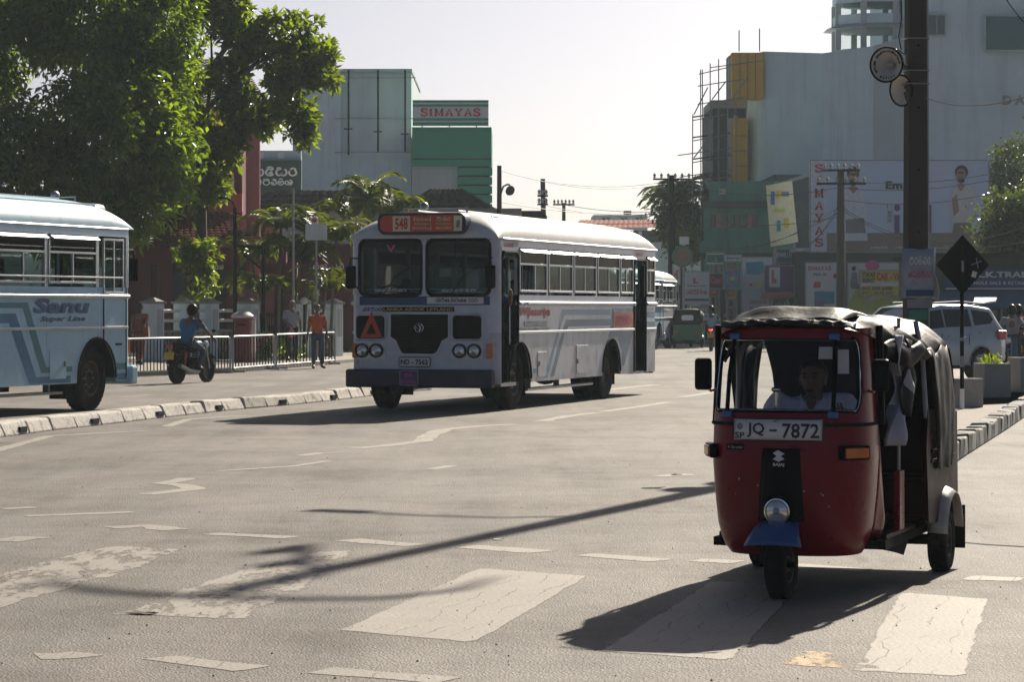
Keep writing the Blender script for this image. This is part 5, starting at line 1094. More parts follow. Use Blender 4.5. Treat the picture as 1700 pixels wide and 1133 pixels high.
    MB().grid(lambda u, v: Vector(rf(.02+.96*u, .02+.96*v))*1-Vector((0,0,.06)), 24, 15).build('dark_lining', 'lining', t, 60)  # dark sheet added under the roof to deepen the cabin's shade
    for q in (-.75,-.25,.3,.75):
        MB().tube([(x, q*W2, 2.82+.47*(1-abs(q)**3.2)**.5+.006) for x in (Fx-.6,-2,-5,Rx+.6)], .014, 5).build('roof_rib', roofm, t)
    MB().tube([(Fx-.4,-.5,3.33),(Fx-.4,.6,3.33)], .018, 6).tube([(Fx-.4,-.5,3.25),(Fx-.4,-.5,3.33)], .02, 6).tube([(Fx-.4,.6,3.25),(Fx-.4,.6,3.33)], .02, 6).build('roof_rack', 'steel', t); MB().ell((Fx-.35,-.12,3.36),(.09,.07,.07)).build('roof_horn', 'steel', t, 60)
    # windscreen
    for s in (1,-1):
        cy = s*.585; gp = rrect(1.08,.92,.13,5); o_ = (Fx-.005, cy, 2.345); 
        MB().tube(on_plane(gp, o_, (0,1,0), (0,0,1)), .032, 6, closed=True).build('windscreen_gasket', 'black_rubber', t, 60)
        MB().prism(gp, (Fx-.015,cy,2.345), (0,1,0), (0,0,1), .008).build('windscreen', 'bus_glass', t)
        MB().tube([(Fx+.03,cy-.1,1.92),(Fx+.05,cy+.1,2.2),(Fx+.03,cy+.35,2.35)], .008, 5).build('wiper', 'black_paint', t)
    MB().bx(Fx-.03,Fx+.012,-.045,.045,1.89,2.81).build('centre_pillar', body, t, bevel=.008)
    for s in (1,-1): MB().bx(Fx-.03,Fx-.004,s*1.115,s*(W2-.12),1.89,2.81).build('front_pillar', body, t)
    # front dressing
    X = Fx+.004; U, Vv = (0,1,0), (0,0,1)
    pr = lambda nm, poly, mn, d=.02, x=X, par=t: MB().prism(poly, (x,0,0), U, Vv, d).build(nm, mn, par)
    pr('waist_band', [(-y1,1.73),(y1,1.73),(y1,1.875),(-y1,1.875)], st['band'], .006)
    g = pr('grille_surround', [(-.6,1.6),(.44,1.6),(.44,1.2),(.33,1.14),(.24,.95),(.18,.91),(-.36,.91),(-.42,.95),(-.5,1.14),(-.6,1.2)], 'alu', .02, X+.012); pr('grille', [(-.575,1.58),(.415,1.58),(.415,1.21),(.31,1.15),(.22,.97),(.17,.935),(-.35,.935),(-.4,.97),(-.48,1.15),(-.575,1.21)], 'black_paint', .02, X+.016)
    for i in range(12): z = 1.0+i*.048; hw = .47 if z > 1.2 else .28+(z-1)*.7; MB().bx(X+.014,X+.024,-.08-hw,-.08+hw,z,z+.016).build('grille_slat', 'black_rubber', g)
    MB().tube(on_plane(circ(.075,16), (X+.03,-.08,1.36), U, Vv), .009, 5, closed=True).tube([(X+.03,-.08,1.3),(X+.03,-.05,1.36),(X+.03,-.09,1.42)], .01, 5).tube([(X+.03,-.14,1.37),(X+.03,-.08,1.34),(X+.03,-.03,1.38)], .01, 5).build('emblem', 'chrome', g, 60)
    for s, c in ((-1,-.93),(1,.74)):
        q = rrect(.52,.40,.07,4,c,1.37); MB().tube(on_plane(q, (X+.012,0,0), U, Vv), .014, 5, closed=True).build('vent_trim', 'alu', t, 60); pr('vent_panel', q, 'black_paint', .015, X+.006)
        hc = -.95 if s < 0 else .74
        pr('lamp_panel', [(hc-.27,.84),(hc+.27,.84),(hc+.27,1.13),(hc-.27,1.13)], 'alu', .015, X+.01)
        for dy in (-.125, .125):
            l = MB().lathe([(.118,0),(.118,.045),(.1,.045),(.095,.02)], (X+.01,hc+dy,.985), (1,0,0), 22).build('headlamp', 'black_rubber', t, 40); MB().lathe([(.1,.02),(.07,.045),(0,.055)], (X+.01,hc+dy,.985), (1,0,0), 22).build('lens', 'lamp_glass', l, 60)
        iy = -1.2 if s < 0 else 1.12; MB().bx(X-.06,X+.03,iy-.05,iy+.05,.86,1.1).build('indicator', 'orange_lens', t, bevel=.015)
    MB().bx(Fx-.1,Fx+.12,-1.34,1.2,.38,.68).build('bumper', st['bumper'], t, bevel=.04)
    n = pr('number_plate', rrect(.54,.15,.02,2,-.16,.80), 'white_print', .012, X+.02); MB().tube(on_plane(rrect(.54,.15,.02,2,-.16,.80), (X+.02,0,0), U, Vv), .007, 4, closed=True).build('plate_border', 'black_print', n); text(n, st.get('plate','ND - 7562'), (X+.022,-.40,.755), U, Vv, .47, .09, 'black_print', bold=.03)
    q = pr('bumper_plate', rrect(.31,.24,.02,2,-.22,.54), 'purple_print', .012, Fx+.134); MB().tube(on_plane(rrect(.31,.24,.02,2,-.22,.54), (Fx+.136,0,0), U, Vv), .01, 4, closed=True).build('plate_border', 'grey_shirt', q); sinhala(q, 'dt', (Fx+.136,-.3,.55), U, Vv, .16, .07, 'pink_print'); sinhala(q, 'mrtdl', (Fx+.136,-.35,.45), U, Vv, .26, .06, 'pink_print')
    MB().bx(X+.012,X+.02,-.72,.52,1.625,1.70).build('maker_strip', 'black_paint', t); text(t, 'LANKA ASHOK LEYLAND', (X+.022,-.7,1.637), U, Vv, 1.2, .05, 'gold', bold=.03); sinhala(t, 'vdmrt', (X+.004,-1.07,1.63), U, Vv, .34, .07, 'black_print', shear=.2)
    lp = pr('route_label', [(.05,1.75),(1.02,1.75),(1.02,1.86),(.05,1.86)], 'white_print', .006, X+.008); sinhala(lp, 'rtmlE,vEhEll hrhA', (X+.01,.2,1.77), U, Vv, .74, .08, 'black_print')
    # route board in the dome
    rb = MB().prism(rrect(1.52,.35,.13,5,0,3.06), (Fx+.15,0,0), U, Vv, .3).build('route_board', 'navy', t, bevel=.01)
    f = MB().prism(rrect(1.42,.27,.1,5,0,3.06), (Fx+.154,0,0), U, Vv, .01).build('board_face', st['board'], rb); xb = Fx+.157
    MB().prism([(-.49,2.935),(-.19,2.935),(-.19,3.185),(-.49,3.185)], (xb,0,0), U, Vv, .004).build('number_panel', 'cream', rb); text(rb, st.get('route','548'), (xb,-.45,2.965), U, Vv, .22, .19, 'red_print', bold=.03)
    if st.get('front', True):
        sinhala(rb, 'dikvEll', (xb,-.14,3.10), U, Vv, .32, .07, 'cream'); sinhala(rb, 'mAtr', (xb,.27,3.10), U, Vv, .24, .07, 'cream'); sinhala(rb, 'tkvls', (xb,-.12,3.035), U, Vv, .27, .04, 'cream'); sinhala(rb, 'mtthr', (xb,.25,3.035), U, Vv, .27, .04, 'cream'); text(rb, 'DICKWELLA', (xb,-.15,2.96), U, Vv, .34, .05, 'cream'); text(rb, 'MATARA', (xb,.26,2.96), U, Vv, .27, .05, 'cream')
        MB().prism([(.56,2.935),(.7,2.935),(.7,3.185),(.56,3.185)], (xb,0,0), U, Vv, .004).build('badge_panel', 'cream', rb); MB().prism([(.6,3.0),(.64,2.98),(.67,3.06),(.66,3.12),(.61,3.1)], (xb+.004,0,0), U, Vv, .002).build('badge_mark', 'grey_print', rb); MB().bx(xb,xb+.002,.16,.167,2.95,3.18).build('divider', 'cream', rb)
        # things behind and on the windscreen
        MB().bx(Fx-.04,Fx-.035,.2,.52,1.98,2.2).build('notice', 'paper', t); [sinhala(t, 'rtmvld', (Fx-.034,.23,2.0+.05*i), U, Vv, .25, .03, 'black_print', pen=.1) for i in range(4)]; MB().bx(Fx-.04,Fx-.035,.12,.34,2.33,2.42).build('notice', 'paper', t)
        sinhala(t, 'srvtdm', (Fx-.007,.3,1.945), U, Vv, .6, .05, 'white_print', pen=.1); sinhala(t, 'lvtmvr', (Fx-.007,-.85,1.95), U, Vv, .55, .05, 'white_print', pen=.1); MB().bx(Fx-.01,Fx-.008,-1.02,1.02,1.985,2.0).build('screen_stripe', 'blue_stripe', t); text(t, 'V', (Fx-.007,-.66,2.6), U, Vv, .16, .12, 'pink_print')
        tri = [(-1.2+.1,1.2),(-.72+.0,1.2),(-.91,1.62)]; tri2 = [(-1.0,1.26),(-.82,1.26),(-.91,1.44)]
        m = MB(); xx = X+.03; m.add([(xx,*p) for p in tri]+[(xx,*p) for p in tri2]+[(xx-.02,*p) for p in tri], [[0,1,4,3],[1,2,5,4],[2,0,3,5],[1,0,6,7],[2,1,7,8],[0,2,8,6]]); m.build('warning_triangle', 'sign_red', t)
    for s in (1,-1):
        y = s*1.2; m = MB().tube([(Fx-.02,s*1.16,2.5),(Fx+.2,y,2.5),(Fx+.22,y+s*.02,2.35)], .014, 6).build('mirror_arm', 'black_paint', t); MB().tube([(Fx-.02,s*1.16,2.0),(Fx+.2,y,2.1)], .012, 6).build('mirror_stay', 'black_paint', t); MB().bx(Fx+.18,Fx+.25,y-.09,y+.09,2.0,2.38).build('mirror', 'black_paint', t, bevel=.04)
    # doors (left)
    MB().bx(Fx-1.0,Fx-.16,W2-.9,W2-.02,.4,.46).bx(Fx-1.0,Fx-.16,W2-.9,W2-.3,.46,.75).build('door_step', 'steel', t); MB().bx(Fx-9.33,Fx-8.47,W2-.9,W2-.02,.42,.47).bx(Fx-9.33,Fx-8.47,W2-.9,W2-.3,.47,.75).build('door_step', 'steel', t)
    for x0, x1 in ((Fx-1.05,Fx-.15),(Fx-9.36,Fx-8.44)):
        MB().tube([(x0+.02,W2,.46),(x0+.02,W2,2.5),(x0+.1,W2,2.6),(x1-.1,W2,2.6),(x1-.02,W2,2.5),(x1-.02,W2,.46)], .025, 6).build('door_frame', 'black_rubber', t); MB().bx(x0,x1,W2-.05,W2,2.62,2.8).build('door_header', body, t)
    dl = MB().bx(Fx-8.52,Fx-8.46,W2-.1,W2+.02,.5,2.5).bx(Fx-9.34,Fx-9.3,W2-.55,W2-.02,.5,1.45).bx(Fx-9.34,Fx-9.3,W2-.55,W2-.48,1.4,2.5).bx(Fx-9.34,Fx-9.3,W2-.1,W2-.02,1.45,2.5).build('door_leaf', 'black_paint', t)
    for x in (Fx-.95, Fx-8.55): MB().cyl((x,W2-.12,.6),(x,W2-.12,2.3), .018, n=8).build('grab_pole', 'chrome', t, 60)
    # interior
    MB().bx(Rx+.1,Fx-1.05,-.78,.78,.74,.80).bx(Fx-1.05,Fx-.1,-.78,.25,.74,.80).build('floor', 'interior', t); MB().bx(Fx-.3,Fx-.08,-1.1,.9,1.5,1.86).build('dashboard', 'black_rubber', t, bevel=.04); MB().bx(Fx-1.0,Fx-.4,-.35,.2,.8,1.35).build('engine_cover', 'interior', t, bevel=.1)
    MB().tube(on_plane(circ(.24,18), (Fx-.5,-.72,1.85), (0,1,0), (.5,0,.86)), .016, 6, closed=True).tube([(Fx-.5,-.72,1.85),(Fx-.25,-.72,1.5)], .025).build('steering_wheel', 'black_rubber', t)
    for x in (-1.5,-4.0,-6.4): [MB().cyl((x,y,.8),(x,y,3.1), .017, n=6).build('grab_pole', 'chrome', t, 60) for y in (-.35,.35)]
    smm = MB().bx(-.22,.22,-.45,.45,.42,.52).bx(-.26,-.18,-.45,.45,.5,1.05).bx(-.2,.2,-.4,-.36,0,.45).bx(-.2,.2,.36,.4,0,.45); s0 = None
    for i in range(9):
        for y in (-.72,.72):
            x = -.35-i*.93
            if y > 0 and (x < -7.2 or x > -.2): continue
            if s0 is None: s0 = smm.build('passenger_seat', 'seat_fabric', t, bevel=.03); o = s0
            else: o = s0.copy(); C.objects.link(o); o.parent = t
            o.location = (x, y, .8)
    MB().box((Fx-1.15,-.72,1.25),(.45,.5,.1)).box((Fx-1.38,-.72,1.6),(.08,.5,.7)).box((Fx-1.15,-.72,1.0),(.3,.3,.45)).build('driver_seat', 'seat_fabric', t, bevel=.03)
    # chassis and wheels
    MB().bx(-8.6,.9,-.45,-.35,.55,.72).bx(-8.6,.9,.35,.45,.55,.72).bx(-3.2,-2.2,-1.0,-.5,.35,.75).bx(-.08,.08,-1,1,.42,.54).bx(-5.8,-5.6,-1,1,.42,.6).build('chassis', 'black_rubber', t); MB().ell((-5.7,0,.5),(.3,.3,.25)).build('differential', 'black_rubber', t, 60)
    for s in (1,-1):
        wheel(t, 'wheel', (0,s*1.06,.5), .5, .26, .27, bolts=8, ax=(0,s,0)); wheel(t, 'wheel', (-5.7,s*1.05,.5), .5, .26, .27, bolts=0, ax=(0,-s,0)); wheel(t, 'wheel', (-5.7,s*.74,.5), .5, .25, .27, bolts=0, ax=(0,-s,0))
        [MB().bx(*q).build('mud_flap', 'black_rubber', t) for q in ((-6.4,-6.37,s*.6,s*1.15,.25,.6),(-.72,-.70,s*.85,s*1.15,.2,.45))]
    for s in (1,-1): MB().bx(Rx-.02,Rx+.01,s*.95-.07,s*.95+.07,.8,1.1).build('tail_lamp', 'red_lens', t)
    MB().bx(Rx-.1,Rx+.05,-1.2,1.2,.4,.6).build('rear_bumper', st['bumper'], t, bevel=.03)
    return t
def decal(t, s, pts, mn, k=1, nm='stripe'):
    m = MB(); y = s*(1.28+.003*k); P = [(x, y, z) for x, z in pts]; m.add(P, [list(range(len(P)))]); return m.build(nm, mn, t)
Fx = 1.15
hb = Vector((-.3,-.954,0)); ob = Vector((0,46,0))-Vector((.954,-.3,0))*1.14
wb = bus('white and navy bus with red route board 548, driving toward the crossing', ob, math.atan2(hb.y, hb.x), dict(upper='white_paint', lower='white_lower', roof='roof_white', band='dark_blue', bumper='navy', board='sign_orange'))
def LX(*p): return [(Fx-l, z) for l, z in p]
decal(wb, 1, LX((3.6,1.66),(6.75,1.66),(6.8,1.56),(3.75,1.56),(3.45,1.30),(3.35,1.30)), 'blue_stripe'); decal(wb, 1, LX((3.85,1.48),(6.8,1.48),(6.85,1.36),(4.0,1.36),(3.9,1.30),(3.65,1.30)), 'grey_blue'); decal(wb, 1, LX((3.3,1.25),(3.42,1.25),(2.75,.5),(2.55,.5)), 'blue_stripe'); decal(wb, 1, LX((3.6,1.25),(3.78,1.25),(3.1,.5),(2.9,.5)), 'grey_blue')
decal(wb, 1, LX((6.9,1.68),(8.35,1.68),(8.3,1.6),(7.0,1.6)), 'blue_stripe', 2); decal(wb, 1, LX((6.9,1.68),(8.42,1.68),(8.42,1.30),(6.75,1.30)), 'grey_blue'); decal(wb, 1, LX((6.7,1.25),(8.42,1.25),(7.75,.6),(7.62,.6),(7.6,.9),(7.3,1.14),(6.6,1.14)), 'grey_blue')
od = decal(wb, 1, LX((7.0,1.6),(8.4,1.62),(8.4,1.32),(6.95,1.32)), 'sign_orange', 3, 'orange_sticker'); sinhala(wb, 'vmtdA', (Fx-7.1,1.29,1.36), (-1,0,0), (0,0,1), 1.15, .2, 'red_print', pen=.2)
decal(wb, 1, LX((9.4,1.6),(10.05,1.6),(10.05,1.5),(9.4,1.5)), 'blue_stripe'); decal(wb, 1, LX((9.4,1.42),(10.05,1.42),(10.05,1.3),(9.4,1.3)), 'grey_blue'); decal(wb, 1, LX((2.73,.66),(1.9,.66),(1.9,.58),(2.73,.58)), 'blue_stripe')
text(wb, 'Wijesuriya', (Fx-1.12,1.286,1.50), (-1,0,0), (0,0,1), 1.75, .2, 'red_print', bold=.03, shear=.25); decal(wb, 1, LX((1.35,1.46),(2.65,1.46),(2.65,1.37),(1.35,1.37)), 'dark_blue', 2, 'name_strip'); text(wb, 'Electronics', (Fx-1.4,1.288,1.385), (-1,0,0), (0,0,1), 1.2, .065, 'white_print'); text(wb, 'Beliatta Road, Matara  041 222 7', (Fx-1.15,1.286,1.31), (-1,0,0), (0,0,1), 1.7, .045, 'dark_blue')
for l, s_ in ((.5,'sudm'),(8.8,'tdm')): sinhala(wb, s_.replace('u',''), (Fx-l+.2,1.286,2.68), (-1,0,0), (0,0,1), .5, .07, 'red_print')
for l in (1.2, 8.2): decal(wb, 1, LX((l,1.78),(l+.2,1.78),(l+.2,1.73),(l,1.73)), 'dark_blue', 24, 'reflector')
# people on the white bus
def on(t, x, y, z): return t.matrix_basis @ Vector((x, y, z))
wbz = math.atan2(hb.y, hb.x); wb_m = Matrix.Translation(ob) @ Matrix.Rotation(wbz, 4, 'Z')
SEAT = dict(pel=(0,0,.5), spi=(-.03,0,.68), che=(-.03,0,.9), nec=(-.02,0,1.06), hea=(.01,0,1.15), shL=(-.02,.18,.98), shR=(-.02,-.18,.98), hpL=(.03,.1,.48), hpR=(.03,-.1,.48), knL=(.42,.12,.5), knR=(.42,-.12,.5), anL=(.44,.12,.1), anR=(.44,-.12,.1), toL=(.58,.12,.05), toR=(.58,-.12,.05), elL=(.02,.25,.75), elR=(.02,-.25,.75), wrL=(.2,.2,.66), wrR=(.2,-.2,.66))
person('bus driver in pale shirt at the wheel of the white bus', wb_m @ Vector((-.05,-.72,.83)), wbz, {**SEAT, 'wrL': (.42,.1,.98), 'wrR': (.42,-.18,.98), 'elL': (.2,.25,.82), 'elR': (.2,-.27,.82)}, 'pale_shirt', 'dark_trousers')
person('conductor in royal blue shirt standing in the front doorway of the bus', wb_m @ Vector((.48,.98,.47)), wbz+R_(60), dict(elL=(.12,.24,1.25), wrL=(.3,.1,1.4)), 'royal_shirt', 'dark_trousers')
for x, y, c_, lb_ in ((-1.28,.8,'white_shirt','passenger sitting by the first side window of the white bus'),(-3.14,.8,'dark_trousers','dark clothed passenger at the second window of the white bus'),(-4.07,.7,'grey_shirt','passenger in grey at the third window of the white bus'),(-5.9,.8,'blue_shirt','passenger in blue near the rear door of the white bus')): person(lb_, wb_m @ Vector((x,y,.83)), wbz, SEAT, c_)
# pale blue buses
hs = Vector((.33,.944,0)); hs.normalize(); os_ = Vector((-7.0,45.4,0))-Vector((hs.y,-hs.x,0))*1.14
sbz = math.atan2(hs.y, hs.x)
pb = bus('pale blue bus lettered Sanu Super Line with teal stripes', os_, sbz, dict(upper='pale_blue', lower='pale_blue', roof='pale_blue_roof', band='dark_blue', bumper='pale_blue', board='sign_orange', mould='white_paint', plate='NA - 4416', route='350', front=False))
decal(pb, -1, LX((10,1.66),(3.3,1.66),(2.75,.70),(1.95,.70),(1.95,.62),(2.9,.62),(3.45,1.58),(10,1.58))[::-1], 'teal_stripe'); decal(pb, -1, LX((10,1.5),(3.65,1.5),(3.05,.56),(2.0,.56),(2.0,.46),(3.25,.46),(3.85,1.36),(10,1.36))[::-1], 'blue_stripe'); decal(pb, -1, LX((.5,.72),(.16,.72),(.16,.62),(.5,.62)), 'teal_stripe'); decal(pb, -1, LX((.5,.56),(.16,.56),(.16,.46),(.5,.46)), 'blue_stripe')
text(pb, 'Sanu', (Fx-3.15,-1.286,1.5), (1,0,0), (0,0,1), 1.75, .22, 'dark_blue', bold=.05, shear=.15); text(pb, 'Sanu', (Fx-3.13,-1.29,1.515), (1,0,0), (0,0,1), 1.71, .2, 'blue_print', bold=.0, shear=.15); text(pb, 'Super Line', (Fx-2.95,-1.286,1.36), (1,0,0), (0,0,1), 1.4, .1, 'dark_blue', bold=.03, shear=.3)
[MB().bx(Fx-q,Fx-q+.02,-1.292,-1.282,.5,1.9).build('driver_door_seam', 'black_rubber', pb) for q in (.95,.2)]; MB().bx(Fx-.55,Fx-.35,-1.297,-1.285,1.0,1.03).build('door_handle', 'black_paint', pb); MB().ell((Fx-.02,-1.2,2.62),(.05,.04,.07)).build('marker_lamp', 'blue_print', pb, 60)
pb.scale = (1.065,)*3
far = [(copy_tree(pb), 1100, 580, 'far pale blue bus with pink and navy stripes beyond the white bus'), (copy_tree(pb), 1122, 577, 'farthest white bus queuing beside the green tuk tuk')]
for (o, px_, py_, lb_), dd in zip(far, (0, 16)):
    q = G(px_, py_); q.y += dd*.0; o['label'] = lb_
    o.scale = (1,1,1); h2 = Vector((.22,.975,0)); o.rotation_euler.z = math.atan2(h2.y, h2.x); o.location = (q.x, q.y, 0); o.location = Vector(o.location)-h2*1.15-Vector((h2.y,-h2.x,0))*1.23
def recolor(o, mp):
    for c in o.children:
        if c.type == 'MESH' and c.data.materials and c.data.materials[0] and c.data.materials[0].name in mp:
            c.data = c.data.copy(); c.data.materials[0] = M[mp[c.data.materials[0].name]]
        recolor(c, mp)
def drop(o, stems):
    for c in list(o.children):
        if c.name.split('.')[0] in stems: bpy.data.objects.remove(c)
for f_ in far: drop(f_[0], ('lettering', 'hatch_latch', 'roof_rib'))
recolor(far[0][0], {'teal_stripe': 'pink_print', 'blue_stripe': 'dark_blue'}); recolor(far[1][0], {'pale_blue': 'white_paint', 'pale_blue_roof': 'roof_white', 'teal_stripe': 'white_paint', 'blue_stripe': 'white_paint'})
# ------------------------------------------------------------------ three-wheelers
def tuk(label, loc, rz, paint, paint_d, wrinkle=True, group=None, plate=True):
    t = thing('tuk_tuk', label, 'tuk tuk', loc, rz, group)
    # half widths and front reach of the cowl by height
    prof = [(.24,.41,.33),(.30,.455,.40),(.42,.485,.44),(.60,.505,.455),(.80,.52,.455),(1.0,.515,.44),(1.07,.51,.43),(1.3,.495,.36),(1.5,.48,.30),(1.60,.485,.29)]
    def wa(z):
        for (z0,w0,a0),(z1,w1,a1) in zip(prof, prof[1:]):
            if z <= z1: k = (z-z0)/(z1-z0); return (w0+(w1-w0)*k)*.93, a0+(a1-a0)*k
        return prof[-1][1]*.93, prof[-1][2]
    CX = -.44
    def surf(th, z, off=0.0, n=2.9):
        w, a = wa(z); c, s = math.cos(th), math.sin(th)
        x = (a+off)*math.copysign(abs(c)**(2/n), c); y = (w+off)*math.copysign(abs(s)**(2/n), s); return Vector((CX+x, y, z))
    def sy(y, z, off=0.0, n=2.9):
        w, a = wa(z); return Vector((CX+(a+off)*max(0, 1-abs(y/(w+off))**n)**(1/n), y, z))
    H = math.pi/2
    MB().grid(lambda u, v: surf(-H+2*H*u, .24+(1.0-.24)*v), 49, 18).build('cowl', paint, t, 70)
    MB().grid(lambda u, v: surf(-H+2*H*u, 1.012+.062*v), 49, 4).build('scuttle', paint, t, 70)
    MB().tube([surf(-H+2*H*i/40, 1.006, .004) for i in range(41)], .011, 6).build('cowl_seam', 'black_rubber', t, 60)
    TH = 1.02                                   # windscreen half angle
    def fr_mask(u, v): th = abs(-H+2*H*u); return th > TH or v > .885
    MB().grid(lambda u, v: surf(-H+2*H*u, 1.074+(1.565-1.074)*v), 61, 26, fr_mask).build('screen_frame', paint, t, 70)
    ws = rrect(2*TH,.42,.12,5); ring = [surf(p[0], 1.29+p[1], .004) for p in ws]
    MB().tube(ring, .014, 6, closed=True).build('screen_gasket', 'black_rubber', t, 60)
    MB().tube([surf(p[0]*.985, 1.29+p[1]*.97, .012) for p in ws], .0045, 5, closed=True).build('screen_trim', 'chrome', t, 60)
    MB().grid(lambda u, v: surf(-TH+2*TH*u, 1.085+.42*v, -.004), 31, 6).build('windscreen', 'tuk_glass', t, 180)
    for th in (-.60, .50):
        MB().tube([surf(th, 1.07, .02), surf(th, 1.29, .03), surf(th, 1.51, .02)], .013, 6, flat=.6).build('screen_bar', 'black_paint', t, 60)
        for z in (1.065, 1.515): MB().box(surf(th, z, .018), (.03,.06,.035)).build('bar_clip', 'blue_print', t, bevel=.006)
    # plate
    pl = MB(); pl.grid(lambda u, v: sy(-.285+.53*u, .915+.125*v, .02), 12, 3); pl = pl.build('number_plate', 'white_print', t, 60, solid=.006)
    def on_cowl(vs, fs, th0, z0, w, h, mn, off=.024, nm='lettering', par=None):
        x0 = min(p[0] for p in vs); x1 = max(p[0] for p in vs); y0 = min(p[1] for p in vs); y1 = max(p[1] for p in vs)
        m = MB(); m.add([sy(th0+(p[0]-x0)/(x1-x0)*w, z0+(p[1]-y0)/(y1-y0)*h, off) for p in vs], fs); return m.build(nm, mn, par or t)
    if plate:
        for s_, a, w, z, h in (('SP',-.275,.06,.925,.036),('JQ',-.20,.105,.932,.085),('-',-.065,.045,.968,.011),('7872',.01,.215,.93,.085)):
            vs_, fs_ = text_mesh(s_, .015); on_cowl(vs_, fs_, a, z, w, h, 'black_print', par=pl)
        MB().tube([sy(-.285+.53*q, .915+.125*z, .024) for q, z in [(i/8,0) for i in range(9)]+[(1-i/8,1) for i in range(9)]], .003, 4, closed=True).build('plate_edge', 'black_print', pl); MB().ell(sy(-.03,1.03,.03),(.01,.01,.01)).build('rivet', 'steel', pl)
        MB().add([sy(-.245+.018*math.cos(q), .995+.02*math.sin(q), .024) for q in [6.283*i/10 for i in range(10)]], [list(range(10))]).build('crest', 'grey_print', pl)
    # central nose cover, emblem, headlamp, mudguard
    def nose(u, v):
        z = .46+(.87-.46)*v; hw = .105+.025*(1-v); y = hw*(2*u-1); x = surf(0,z).x+.052*(1-abs(2*u-1)**4)*min(1,(1-v)*8+.25)
        return (x-.003, y, z)
    MB().grid(nose, 15, 14).build('nose_cover', 'black_paint', t, 60)
    MB().tube([(nose(u, .0)) for u in [i/10 for i in range(11)]], .008, 5).tube([Vector(nose(0,v)) for v in [i/8 for i in range(9)]], .006, 5).tube([Vector(nose(1,v)) for v in [i/8 for i in range(9)]], .006, 5).build('nose_edge', 'black_rubber', t)
    if plate:
        x = .078; ex = lambda y, z: Vector((surf(0,z).x+.052+.003, y, z))
        em = MB(); em.add([ex(*p) for p in ((-.035,.845),(-.005,.862),(.035,.842),(.012,.828),(.035,.812),(.0,.795),(-.035,.81),(-.012,.828))], [list(range(8))]); em.build('emblem', 'white_print', t); vs_, fs_ = text_mesh('BAJAJ', .03); x0 = min(p[0] for p in vs_); x1 = max(p[0] for p in vs_)
        MB().add([ex(-.033+.066*(p[0]-x0)/(x1-x0), .772+.016*p[1]/.7) for p in vs_], fs_).build('lettering', 'white_print', t); vs_, fs_ = text_mesh('4 Stroke', .0, .2); on_cowl(vs_, fs_, -.33, .865, .10, .016, 'dull_white', .006)
        MB().grid(lambda u, v: sy(-.34+.12*u, .855+.036*v, .003), 4, 2).build('badge', 'black_paint', t)
        for q in range(9):
            th = random.uniform(-.5,.7); z = random.uniform(.52,.72) if q < 10 else random.uniform(.95,1.0); r = random.uniform(.004,.011)
            MB().add([surf(th+r*1.6*math.cos(a)*random.uniform(.4,1), z+r*math.sin(a)*random.uniform(.4,1), .002) for a in [6.283*i/8 for i in range(8)]], [list(range(8))]).build('paint_chip', 'dull_white' if q < 7 else 'grey_print', t)
    hx = surf(0,.5).x+.07
    MB().lathe([(.0,-.09),(.06,-.07),(.082,-.02),(.085,.03),(.074,.036)], (hx,0,.515), (1,0,-.06), 24).build('headlamp_shell', 'black_paint', t, 60); l = MB().lathe([(.076,.03),(.076,.04),(.068,.042)], (hx,0,.515), (1,0,-.06), 24).build('headlamp_rim', 'chrome', t, 60); MB().lathe([(.072,.03),(.05,.05),(0,.058)], (hx,0,.515), (1,0,-.06), 24).build('lens', 'lamp_glass', l, 60); MB().ell((hx+.056,0,.515),(.006,.02,.02)).build('bulb_cap', 'steel', l, 60)
    def guard(u, v):
        a = R_(30+105*v); r = .265; y = (.15-.03*math.sin(v*3.14)+.02*(1-v))*(2*u-1); e = abs(2*u-1); return (.03+r*math.cos(a)*(1-.16*e**3), y*(1-.1*v), .2+r*math.sin(a)*(1-.10*e**2.5))
    MB().grid(guard, 13, 16).build('front_mudguard', 'tuk_blue', t, 70, solid=.006)
    MB().tube([(.0,-.1,.2),(.02,-.11,.34),(-.05,-.04,.5)], .022).tube([(.0,-.1,.2),(-.13,-.1,.24),(-.15,-.06,.4)], .02).tube([(0,-.13,.2),(0,.08,.2)], .018, 8).ell((-.1,-.1,.22),(.05,.03,.04)).build('fork', 'black_rubber', t, 60)
    wheel(t, 'wheel', (0,0,.2), .2, .115, .105, 'rim', 4, (0,1,0))
    for s, th in ((-1,-1.12),(1,.86)):
        c = surf(th,.845,.012); q = math.atan2((surf(th+.05,.845)-surf(th-.05,.845)).x*-1, (surf(th+.05,.845)-surf(th-.05,.845)).y); Rm = Matrix.Rotation(q, 3, 'Z')
        MB().box(c, (.05,.2,.085), R=Rm).build('indicator_housing', 'black_paint', t, bevel=.012); MB().box(c+Rm @ Vector((.022,0,0)), (.025,.165,.06), R=Rm).build('indicator', 'orange_lens', t, bevel=.008)
    # body sides, floor, rear
    for s in (1,-1):
        MB().grid(lambda u, v: (CX-.02-(.0)*u-.18*u, s*(wa(.26+.74*v)[0]-.0*u), .26+.74*v*(1-.72*u)), 6, 6).build('side_shield', paint, t, 70, solid=.01)
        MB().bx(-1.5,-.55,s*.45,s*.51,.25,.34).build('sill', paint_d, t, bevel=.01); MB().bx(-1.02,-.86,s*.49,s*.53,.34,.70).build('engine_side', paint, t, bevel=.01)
        bp_ = [(-1.38,.36),(-1.30,.82),(-1.36,1.05),(-2.42,1.0),(-2.46,.34),(-2.26,.34),(-2.24,.44),(-2.14,.53),(-2.0,.56),(-1.86,.53),(-1.76,.44),(-1.74,.34)]
